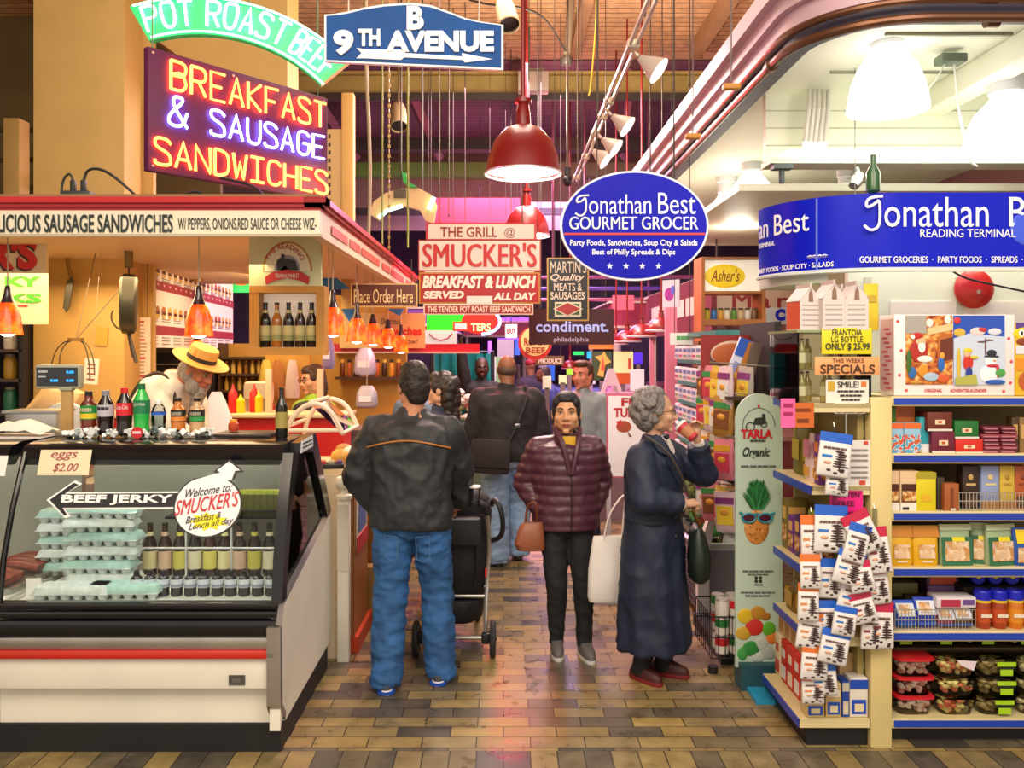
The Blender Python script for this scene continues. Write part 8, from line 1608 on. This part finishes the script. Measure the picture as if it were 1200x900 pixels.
# spice shelf on the right
SPM = M('3a7a78', .4)
t = thing('spice_shelf', 'tall shelf with teal edges full of white packets facing the aisle', 'shelf', (1.65, 6.85, 0)); m = MB(); m.b2((1.72, 6.05, 0), (1.9, 7.38, 2.02), M('c8c4c8', .5)); m.b2((1.56, 6.05, .86), (1.74, 7.38, .9), M('b0a8b0', .5)); m.b2((1.505, 6.04, 1.98), (1.9, 7.38, 2.02), SPM); wpart(m, 'casing', t)
ZS = (.98, 1.14, 1.30, 1.46, 1.62, 1.80)
for z in ZS: m = MB(); m.b2((1.505, 6.05, z-.03), (1.72, 7.38, z), SPM); wpart(m, 'shelf_board', t)
for j, z in enumerate(ZS):
    for k in range(9):
        y = 6.1+k*.167; m = MB(); hh = .115; m.box((0, .05, hh/2), (.15, .1, hh), M(('dfe4ea', 'cfd8e4', 'e6e2e6')[(j+k) % 3], .45), bv=.003); m.b2((-.06, -.003, hh*.55), (.06, 0, hh*.8), M('5a7ab0', .5)); m.b2((-.06, -.003, hh*.2), (.06, 0, hh*.35), M(('a84a78', '7a9ac8', '6aa078')[(k+j) % 3], .5))
        o = m.build('spice_packet', None, (1.515, y+.03, z), -PI/2); tag(o, 'white spice packet, %s from the near end of the %s shelf row' % (ORD[k], ('lowest', 'second', 'third', 'fourth', 'fifth', 'top')[j]), 'packet', 'white packets on the spice shelf')
# refrigerated case with salads, facing the aisle
t = thing('salad_case', 'white refrigerated case with slanted glass and dark louvres on the right', 'display case', (1.6, 6.6, 0)); m = MB(); m.prism([(1.36, .05), (1.36, .42), (1.42, .48), (1.70, .48), (1.70, .05)], 5.95, 8.6, M('8a8890', .4), plane='xz'); wpart(m, 'base', t)
m = MB()
for k in range(7): m.b2((1.345, 5.97, .07+k*.05), (1.36, 8.58, .09+k*.05), M('3a3844', .5))
wpart(m, 'louvres', t)
m = MB(); m.prism([(1.34, 0), (1.34, .5), (1.43, .75), (1.53, .96), (1.56, .96), (1.46, .70), (1.42, .5), (1.42, 0)], 5.88, 5.95, M('d8d4d4', .4), plane='xz'); wpart(m, 'end_post', t)
m = MB(); m.add([(1.36, 5.95, .5), (1.54, 5.95, .95), (1.54, 8.6, .95), (1.36, 8.6, .5)], [(0, 1, 2, 3)], GLASS); m.tube([(1.36, 5.95, .49), (1.36, 8.6, .49)], .02, STEEL, 6); wpart(m, 'front_glass', t)
m = MB(); m.b2((1.42, 5.96, .48), (1.70, 8.6, .52), M('c8c8c8')); wpart(m, 'deck', t)
for k in range(14):
    y = 6.08+k*.18; m = MB(); c = ('3f8a3a', '6aa84a', 'c85038', '8ac86a', 'd8c8a0', '2f6a40')[k % 6]; m.loft([(0, 0, 0, .05, .07), (0, 0, .05, .06, .08), (0, 0, .055, .055, .075)], ACRY, 16, None, 4)
    for q_ in range(10): m.ell((rb.uniform(-.035, .035), rb.uniform(-.05, .05), .05+rb.uniform(0, .03)), (.025, .028, .02), M(c, .6), seg=8, ring=6)
    o = m.build('salad_tub', None, (1.50, y, .522)); tag(o, 'salad tub in the refrigerated case, %s from the near end' % ORD[k], 'salad', 'salad tubs in the refrigerated case')
    m = MB()
    for q_ in range(9): m.ell((rb.uniform(-.03, .03), rb.uniform(-.07, .07), rb.uniform(0.02, .12)), (.03, .035, .03), M(('4f9a4a', '7ab85a', 'a8d078', '3a7a48')[q_ % 4], .6), seg=8, ring=6)
    o = m.build('lettuce_bunch', None, (1.60, y+.03, .60)); tag(o, 'green lettuce bunch above the salad tubs, %s from the near end' % ORD[k], 'lettuce', 'lettuce bunches in the refrigerated case')
# turkey poster
b_ = Board('turkey_sign', 'white free turkey poster behind the curly haired woman', 'sign', 711, 462, 768, 560, 6.3, .03, 'f0e8ee', 'c85a78'); b_.text('FREE', 728, 466, 766, 476, 'b81c2c', .04); b_.text('TURKEY', 719, 478, 766, 489, 'b81c2c', .04); b_.poly(oval(731, 500, 9, 7, 16), 'a84a30', 'turkey', 0, .004); b_.poly([(722, 494), (728, 492), (730, 498), (724, 499)], 'c83030', 'turkey_tail', .004, .006); b_.poly([(735, 505), (741, 512), (737, 512)], '7a3a28', 'turkey_leg', 0, .004)
m = MB(); a = W(711, 560, 6.35); c_ = W(768, 560, 6.35); m.b2((a.x, 6.34, 0), (a.x+.03, 6.37, a.z+.1), M('c8c0c8')); m.b2((c_.x-.03, 6.34, 0), (c_.x, 6.37, a.z+.1), M('c8c0c8')); m.b2((a.x, 6.28, 0), (c_.x, 6.43, .03), M('c8c0c8')); wtag(m, 'sign_stand', 'pale floor stand of the turkey poster', 'stand')
# maroon header with letters on the right
t = thing('stall_header', 'maroon header board with pale lettering along the right stalls', 'sign', (2.2, 9.5, 2.2)); m = MB(); m.b2((1.95, 8.0, 2.05), (2.0, 11.5, 2.6), M('6a2430', .5)); wpart(m, 'board', t)
X_ = Matrix.Translation((1.95, 0, 0)) @ Matrix.Rotation(-PI/2, 4, 'Z'); m = MB(); put_text(m, '############', -11.2, 2.2, -8.3, 2.45, M('d8b8b0', .5), -.004, .03, X=X_); wpart(m, 'lettering', t); m = MB(); m.b2((1.96, 8.0, 0), (2.02, 8.08, 2.05), M('c87a90')); m.b2((1.96, 11.4, 0), (2.02, 11.48, 2.05), M('c87a90')); wpart(m, 'posts', t)
m = MB(); p_ = W(786, 360, 8.0); m.b2((p_.x-.05, 7.96, 0), (p_.x+.05, 8.04, p_.z+.1), M('e88aa8', .5)); wtag(m, 'pink_post', 'pink lit post beyond the spice shelf', 'post')
# stalls down the aisle
def stall(x0, x1, Y0, Y1, base, topc, hdr, label, name='market_stall', post=True, zh=2.25, hh=.35):
    t = thing(name, label, 'stall', ((x0+x1)/2, (Y0+Y1)/2, 0)); m = MB(); m.b2((x0, Y0, 0), (x1, Y1, .95), M(base, .5)); wpart(m, 'counter', t); m = MB(); m.b2((x0-.03, Y0-.03, .95), (x1+.03, Y1+.03, 1.0), M(topc, .4)); wpart(m, 'worktop', t)
    for px_, py_ in ((x0+.04, Y0+.04), (x1-.04, Y0+.04), (x0+.04, Y1-.04), (x1-.04, Y1-.04)): m = MB(); m.b2((px_-.03, py_-.03, 1.0), (px_+.03, py_+.03, zh), M('b8a89a', .5)); wpart(m, 'post', t)
    m = MB(); m.b2((x0-.05, Y0-.05, zh), (x1+.05, Y1+.05, zh+hh), M(hdr, .5)); m.b2((x0-.08, Y0-.08, zh-.03), (x1+.08, Y1+.08, zh), M('d8c8b8', .5)); m.b2((x0-.08, Y0-.08, zh+hh), (x1+.08, Y1+.08, zh+hh+.03), M('d8c8b8', .5)); wpart(m, 'header', t)
    m = MB(); xm = x0 if x1 < 0 else x1; m.b2((xm, Y0, 1.0), (xm+.02, Y1, zh), M('a08878', .6)); wpart(m, 'back_wall', t); return t
stall(2.1, 3.2, 8.7, 12.2, 'a8606a', 'd8b0b0', '8a3a48', 'rose coloured stall on the right behind the wooden display')
stall(1.7, 3.4, 13.2, 17.0, '9a5a78', 'd8b8d0', 'a83a5a', 'pink lit stall far on the right')
stall(-2.4, -.9, 11.5, 14.0, 'a87848', 'd8b888', 'b02430', 'red headed stall beyond the sausage stall', zh=2.0, hh=.2)
stall(-3.0, -1.0, 15.0, 19.0, '6a4a90', 'a890c8', '7a3ab0', 'violet lit stall far on the left')
stall(.9, 2.6, 19.0, 22.0, '4a5ab0', '90a0d8', '6a3a9a', 'blue violet stall at the far end of the aisle'); stall(-1.0, .6, 22.5, 24.5, '8a4a6a', 'c8a0b8', 'c03a60', 'rose stall closing the far end of the aisle')
# teal tarp and its frame
t = thing('teal_tarp', 'teal tarp hanging across a stall front behind the man with raised arm', 'tarp', W(542, 460, 11.25)); m = MB(); n_ = 24; vs = []; fs = []
for i in range(n_+1):
    for j in range(9):
        a = W(509+66*i/n_, 414+88*j/8, 11.25)-t.location; vs.append((a.x, .03*math.sin(i*1.3)+.02*math.sin(i*3.1+j*.4), a.z))
for i in range(n_):
    for j in range(8): a = i*9+j; fs.append((a, a+1, a+10, a+9))
m.add(vs, fs, mat('teal_cloth', '128a8c', .6, ns=4, na=.12)); m.build('cloth', t)
m = MB(); a = W(506, 412, 11.28)-t.location; c_ = W(577, 412, 11.28)-t.location; m.tube([(a.x, .04, -t.location.z), (a.x, .04, a.z), (c_.x, .04, c_.z), (c_.x, .04, -t.location.z)], .035, M('2e2a30'), 6); m.build('frame', t)
m = MB(); 
for k in range(40): m.ell((rb.uniform(-.32, .32), rb.uniform(-.1, .1), rb.uniform(0, .42)*(1-abs(rb.uniform(-.6, .6)))), (.08, .08, .05), M(rb.choice(('d8d0c8', 'c8bcb0', '8a9a70', 'b07060')), .7), seg=10, ring=6)
p_ = W(548, 460, 10.4); m2 = m; tag(m2.build('produce_heap', None, (p_.x, 10.5, 1.02)), 'heap of pale produce on a bench in front of the teal tarp', 'produce', None, 'stuff')
m = MB(); m.b2((p_.x-.4, 10.3, 0), (p_.x+.4, 10.7, 1.0), M('4a6a5a', .5)); wtag(m, 'produce_bench', 'green bench under the heap of produce', 'bench')
# lit panels, boards and posters down the aisle
def panel(name, label, x0, y0, x1, y1, Y, col, em=0, cat='poster', hang=None, txt=None, tc='ffffff'):
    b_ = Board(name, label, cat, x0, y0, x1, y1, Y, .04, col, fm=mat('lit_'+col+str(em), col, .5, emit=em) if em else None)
    if txt: b_.text(txt, x0+(x1-x0)*.12, y0+(y1-y0)*.3, x1-(x1-x0)*.12, y1-(y1-y0)*.3, tc, .03)
    if hang: b_.hang(((x0+x1)/2,), y0, hang, .003)
    else:
        m = MB(); a = b_.l((x0+x1)/2, y1); m.b2((-.03, .0, -b_.o.location.z), (.03, .04, a[1]+.02), M('7a6a70', .5)); m.build('post', b_.o)
    return b_
b_ = panel('fruit_poster', 'dark poster with a yellow fruit picture beyond the young man', 694, 412, 717, 446, 12.0, '3a4a30'); b_.poly([(700, 440), (704, 424), (697, 418), (705, 416), (708, 412), (711, 418), (716, 424), (709, 428), (707, 442)], 'e0a850', 'fruit', 0, .01); b_.poly([(704, 434), (706, 416), (709, 434)], 'd8503a', 'fruit', .01, .015)
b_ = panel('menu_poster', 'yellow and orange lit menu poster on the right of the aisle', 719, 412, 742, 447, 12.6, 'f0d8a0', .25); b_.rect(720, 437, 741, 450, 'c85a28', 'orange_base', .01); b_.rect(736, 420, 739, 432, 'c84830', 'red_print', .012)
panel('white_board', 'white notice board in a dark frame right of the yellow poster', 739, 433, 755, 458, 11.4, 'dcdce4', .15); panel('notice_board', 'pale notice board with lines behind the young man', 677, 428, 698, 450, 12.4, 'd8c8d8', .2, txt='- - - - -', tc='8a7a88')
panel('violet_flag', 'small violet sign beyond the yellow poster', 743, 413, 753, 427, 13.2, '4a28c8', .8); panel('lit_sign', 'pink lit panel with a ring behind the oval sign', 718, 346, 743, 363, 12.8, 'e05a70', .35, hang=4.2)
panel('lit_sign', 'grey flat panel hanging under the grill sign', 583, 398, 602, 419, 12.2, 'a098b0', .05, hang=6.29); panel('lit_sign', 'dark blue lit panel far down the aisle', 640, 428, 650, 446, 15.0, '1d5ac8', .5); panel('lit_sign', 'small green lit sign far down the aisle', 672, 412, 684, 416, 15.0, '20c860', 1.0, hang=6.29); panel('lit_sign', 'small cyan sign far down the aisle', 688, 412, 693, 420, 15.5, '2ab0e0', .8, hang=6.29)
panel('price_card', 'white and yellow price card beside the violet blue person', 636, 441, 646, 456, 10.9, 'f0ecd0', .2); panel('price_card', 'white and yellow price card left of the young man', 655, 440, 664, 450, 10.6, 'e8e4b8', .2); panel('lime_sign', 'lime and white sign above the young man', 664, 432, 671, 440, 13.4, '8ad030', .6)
panel('lit_sign', 'orange lit strip sign right of the round sign', 690, 403, 722, 409, 13.6, 'f06a28', .7, hang=6.29); panel('lit_sign', 'long red lit board far over the aisle', 505, 232, 620, 265, 16.2, 'd8283a', .55, hang=6.29, cat='sign')
panel('light_bar', 'violet lit bar behind the exit sign', 585, 372, 640, 376, 14.0, '7a40e0', 1.6, hang=6.29, cat='sign'); panel('light_bar', 'lower violet lit bar behind the exit sign', 583, 396, 622, 399, 14.4, '7a3ae0', 1.6, hang=6.29, cat='sign')
panel('violet_strip', 'bright violet strip light by the raised hand', 572, 400, 576, 416, 12.0, 'b050ff', 2.2, hang=6.29, cat='light'); panel('blue_tube', 'small blue light right of the grey panel', 603, 398, 609, 416, 12.6, '2a50e8', 1.2, hang=6.29, cat='light')
# clothes rail, white posts
for k, (px, c, lb) in enumerate(((578, 'd8dce8', 'white post left of the broad man'), (584, '8ab890', 'pale green post left of the broad man'), (589, 'e8e4dc', 'thin cream post left of the broad man'))):
    m = MB(); a = W(px, 418, 11.6+.2*k); m.b2((a.x-.035, a.y-.03, 0), (a.x+.035, a.y+.03, a.z), M(c, .5)); wtag(m, 'aisle_post', lb, 'post')
for k in range(4): m = MB(); a = W(592+k*3.2, 430, 12.4); m.loft([(a.x, a.y, .9, .017, .10), (a.x, a.y, 1.5, .019, .12), (a.x, a.y, 1.62, .012, .06)], M(('c8b8c0', '2a4a7a', '20304a', '7a3a4a')[k], .7), 14); wtag(m, 'garment', 'hanging garment far down the aisle, %s from the left' % ORD[k], 'garment', base=(a.x, a.y, .9))
m = MB(); a = W(592, 421, 12.4); c_ = W(604, 421, 12.4); m.tube([(a.x-.05, 12.4, 0), (a.x-.05, 12.4, 1.66), (c_.x+.05, 12.4, 1.66), (c_.x+.05, 12.4, 0)], .02, M('4a3a40'), 6); wtag(m, 'garment_rail', 'dark rail of garments far down the aisle', 'rail')
# big letter A and flower boxes
t = thing('letter_a', 'large pale letter A standing on a stand at the right of the aisle', 'letter', W(716, 460, 10.6)); k = 10.6/F; m = MB(); OF = lambda x, y: ((x-716)*k, (460-y)*k)
m.prism([OF(*p) for p in ((704, 460), (713, 432), (719, 432), (729, 460), (724, 460), (721, 452), (711, 452), (708, 460))], -.04, .04, M('c8b4c0', .5)); m.build('letter', t); m = MB(); m.b2((-.35, -.25, -t.location.z), (.35, .25, 0), M('8a5a68', .5)); m.build('stand', t)
for k in range(12): m = MB(); [m.ell((rb.uniform(-.06, .06), rb.uniform(-.05, .05), rb.uniform(.05, .16)), (.05, .05, .04), M(rb.choice(('4a7a48', '6a9a58', 'c85a78', 'd8c8d0')), .7), seg=8, ring=6) for _ in range(9)]; m.lathe([(.05, 0), (.07, .08)], M('8a6a5a', .6), seg=12); tag(m.build('flower_pot', None, (1.0+.15*(k % 4)+.02*k, 9.55+.27*(k//4), .75)), 'potted plant, %s from the left in the %s row of the flower bench' % (ORD[k % 4], ('front', 'middle', 'rear')[k//4]), 'plant', 'plants on the flower bench')
m = MB(); m.b2((.92, 9.4, 0), (1.75, 10.3, .75), M('8a7a88', .5)); wtag(m, 'flower_bench', 'grey violet flower bench right of the young man', 'bench')
# goods on the far stalls
for nm, (xa, xb, ya, yb, z), cols, lab in (('goods_box', (2.25, 3.05, 8.9, 12.0, 1.0), ('d87a80', 'e8c0b0', 'b84858', 'f0d8c8', '8a5a98'), 'rose stall'), ('goods_box', (1.9, 3.2, 13.5, 16.7, 1.0), ('e0a0c0', 'd06a90', 'f0d8e8', '8a60c0'), 'pink lit stall'), ('goods_box', (-2.2, -1.1, 11.7, 13.7, 1.0), ('e0b870', 'c86a3a', 'f0e0c0', '6a8a4a'), 'red headed stall')):
    for i in range(14):
        m = MB(); w = rb.uniform(.14, .26); h = rb.uniform(.15, .4); m.box((0, 0, h/2), (w, w*.7, h), M(rb.choice(cols), .5), bv=.006); m.b2((-w*.35, -w*.35-.004, h*.25), (w*.35, -w*.35, h*.7), M(rb.choice(cols), .5)); row = i//7
        tag(m.build(nm, None, (xa+.12+(xb-xa-.24)*(row*.8), ya+.2+(yb-ya-.4)*(i % 7)/6, z)), 'goods box on the %s, %s along the %s row' % (lab, ORD[i % 7], ('left', 'right')[row]), 'box', 'boxes on the '+lab)
# kitchen window shelf at the far left
t = thing('pantry_shelf', 'dark pantry shelf with jars at the left frame edge', 'shelf', (-4.3, 7.0, 0)); m = MB()
for z in (.9, 1.35, 1.62, 1.86): m.b2((-5.2, 6.9, z), (-3.9, 7.3, z+.025), M('4a3c34', .5))
m.b2((-5.2, 7.28, 0), (-3.9, 7.3, 2.3), M('3a3038', .6)); m.b2((-3.92, 6.9, 0), (-3.88, 7.3, 2.3), M('2a2428')); wpart(m, 'frame', t)
for j, z in enumerate((1.375, 1.645, 1.885)):
    for k in range(5): m = MB(); c = rb.choice(('c83a30', '2a6a50', 'b08a30', 'd8d0c8', '5a3a6a', 'd89a30')); m.lathe([(.05, 0), (.055, .02), (.055, .15), (.04, .18)], M(c, .35), seg=14); m.lathe([(.045, .178), (.045, .2), (0, .2)], M('8a7a60', .4), seg=14); tag(m.build('pantry_jar', None, (-4.75+k*.17, 7.05, z)), 'pantry jar at the left edge, %s from the left on the %s board' % (ORD[k], ('lowest', 'middle', 'top')[j]), 'jar', 'jars on the pantry shelf')
t = thing('meat_slicer', 'tan and steel meat slicer at the left frame edge', 'slicer', (-3.1, 5.9, 1.0)); m = MB(); m.loft([(0, 0, .38, .05, .05), (-.02, 0, .45, .2, .1), (.05, 0, .58, .16, .09), (.0, 0, .66, .05, .04)], M('c8a878', .3), 20); m.build('body', t, ang=60); m = MB(); m.lathe([(0, -.01), (.16, -.01), (.17, 0), (.16, .01), (0, .01)], STEEL, (.12, -.12, .36), 28, None, (.2, -1, .2)); m.build('blade', t); m = MB(); m.box((0, 0, .14), (.5, .3, .28), STEEL, bv=.02); m.build('base', t)
m = MB(); m.b2((-3.5, 5.6, 0), (-2.7, 6.2, 1.0), M('9a9288', .4)); wtag(m, 'slicer_table', 'steel table under the meat slicer', 'table')

# red trim and goods along the kitchen wall, lattice of pipes far above the aisle
m = MB(); a = W(392, 412, 9.62); c_ = W(562, 403, 9.62); m.b2((a.x, 9.56, a.z), (c_.x, 9.66, c_.z), M('b81c34', .4)); m.b2((a.x, 9.55, a.z-.02), (c_.x, 9.67, a.z), M('d8b8b0', .4)); struct(m, 'trim_30', 'red trim running under the far signs')
m = MB(); a = W(396, 444, 9.6); c_ = W(472, 441, 9.6); m.b2((a.x, 9.4, a.z), (c_.x, 9.68, c_.z), M('4a2c18')); wtag(m, 'wall_shelf', 'dark shelf of jars on the ochre kitchen wall', 'shelf')
for k in range(9):
    m = MB(); p_ = W(401+k*8.2, 441, 9.5); m.lathe([(.026, 0), (.03, .01), (.03, .13), (.02, .16)], M(('6a3418', 'a8602a', '3a2418', 'c88a30')[k % 4], .3), (p_.x, 9.52, c_.z), 12); m.lathe([(.022, .158), (.022, .19), (0, .19)], M(('d8b048', '2a2420')[k % 2], .4), (p_.x, 9.52, c_.z), 12); wtag(m, 'preserve_jar', 'brown preserve jar, %s from the left on the kitchen wall shelf' % ORD[k], 'jar', 'jars on the kitchen wall shelf')
for k, (px, y0, y1, w, c, lb) in enumerate(((428, 408, 440, 26, 'b8a8c8', 'pale violet plastic bag hanging under the amber lamps'), (430, 452, 478, 26, 'a8a0b0', 'grey plastic bag hanging left of the man in the dark jacket'), (385, 395, 432, 13, '8a78a0', 'narrow violet paper strip under the first amber lamp'))):
    Y = (7.6, 7.2, 6.0)[k]; q_ = Y/F; p_ = W(px, y1, Y); h = (y1-y0)*q_; w_ = w*q_/2; m = MB(); m.loft([(0, 0, 0, w_*.8, .05), (0, 0, h*.15, w_, .07), (0, 0, h*.7, w_*.9, .05), (0, 0, h, w_*.5, .02)], M(c, .35), 18, None, 3); m.b2((-w_*.6, -.075, h*.3), (w_*.5, -.06, h*.55), M('e0dce8', .5)); m.cyl((0, 0, h), (0, 0, 2.62-p_.z), .003, M('b8a890'), seg=5)
    o = m.build('hanging_bag', None, p_, ang=60); tag(o, lb, 'bag')
for k in range(5):
    z = EYE-(326+k*13-CY)*14.6/F; m = MB(); m.tube([(-1.2+.3*(k % 2), 14.6, z), (3.4, 14.6, z+.02)], .03, M(('8a4668', '5a3aa0', 'a8506a', '6a3a90', '9a5a70')[k], .4), 8); struct(m, 'trim_%d' % (31+k), 'violet rose pipe crossing the far aisle')
for k in range(5):
    x = .3+k*.55; m = MB(); m.tube([(x, 14.7, 6.28), (x, 14.7, 2.3)], .02, M('7a4a60', .4), 6); struct(m, 'trim_%d' % (36+k), 'rose drop pipe over the far aisle')
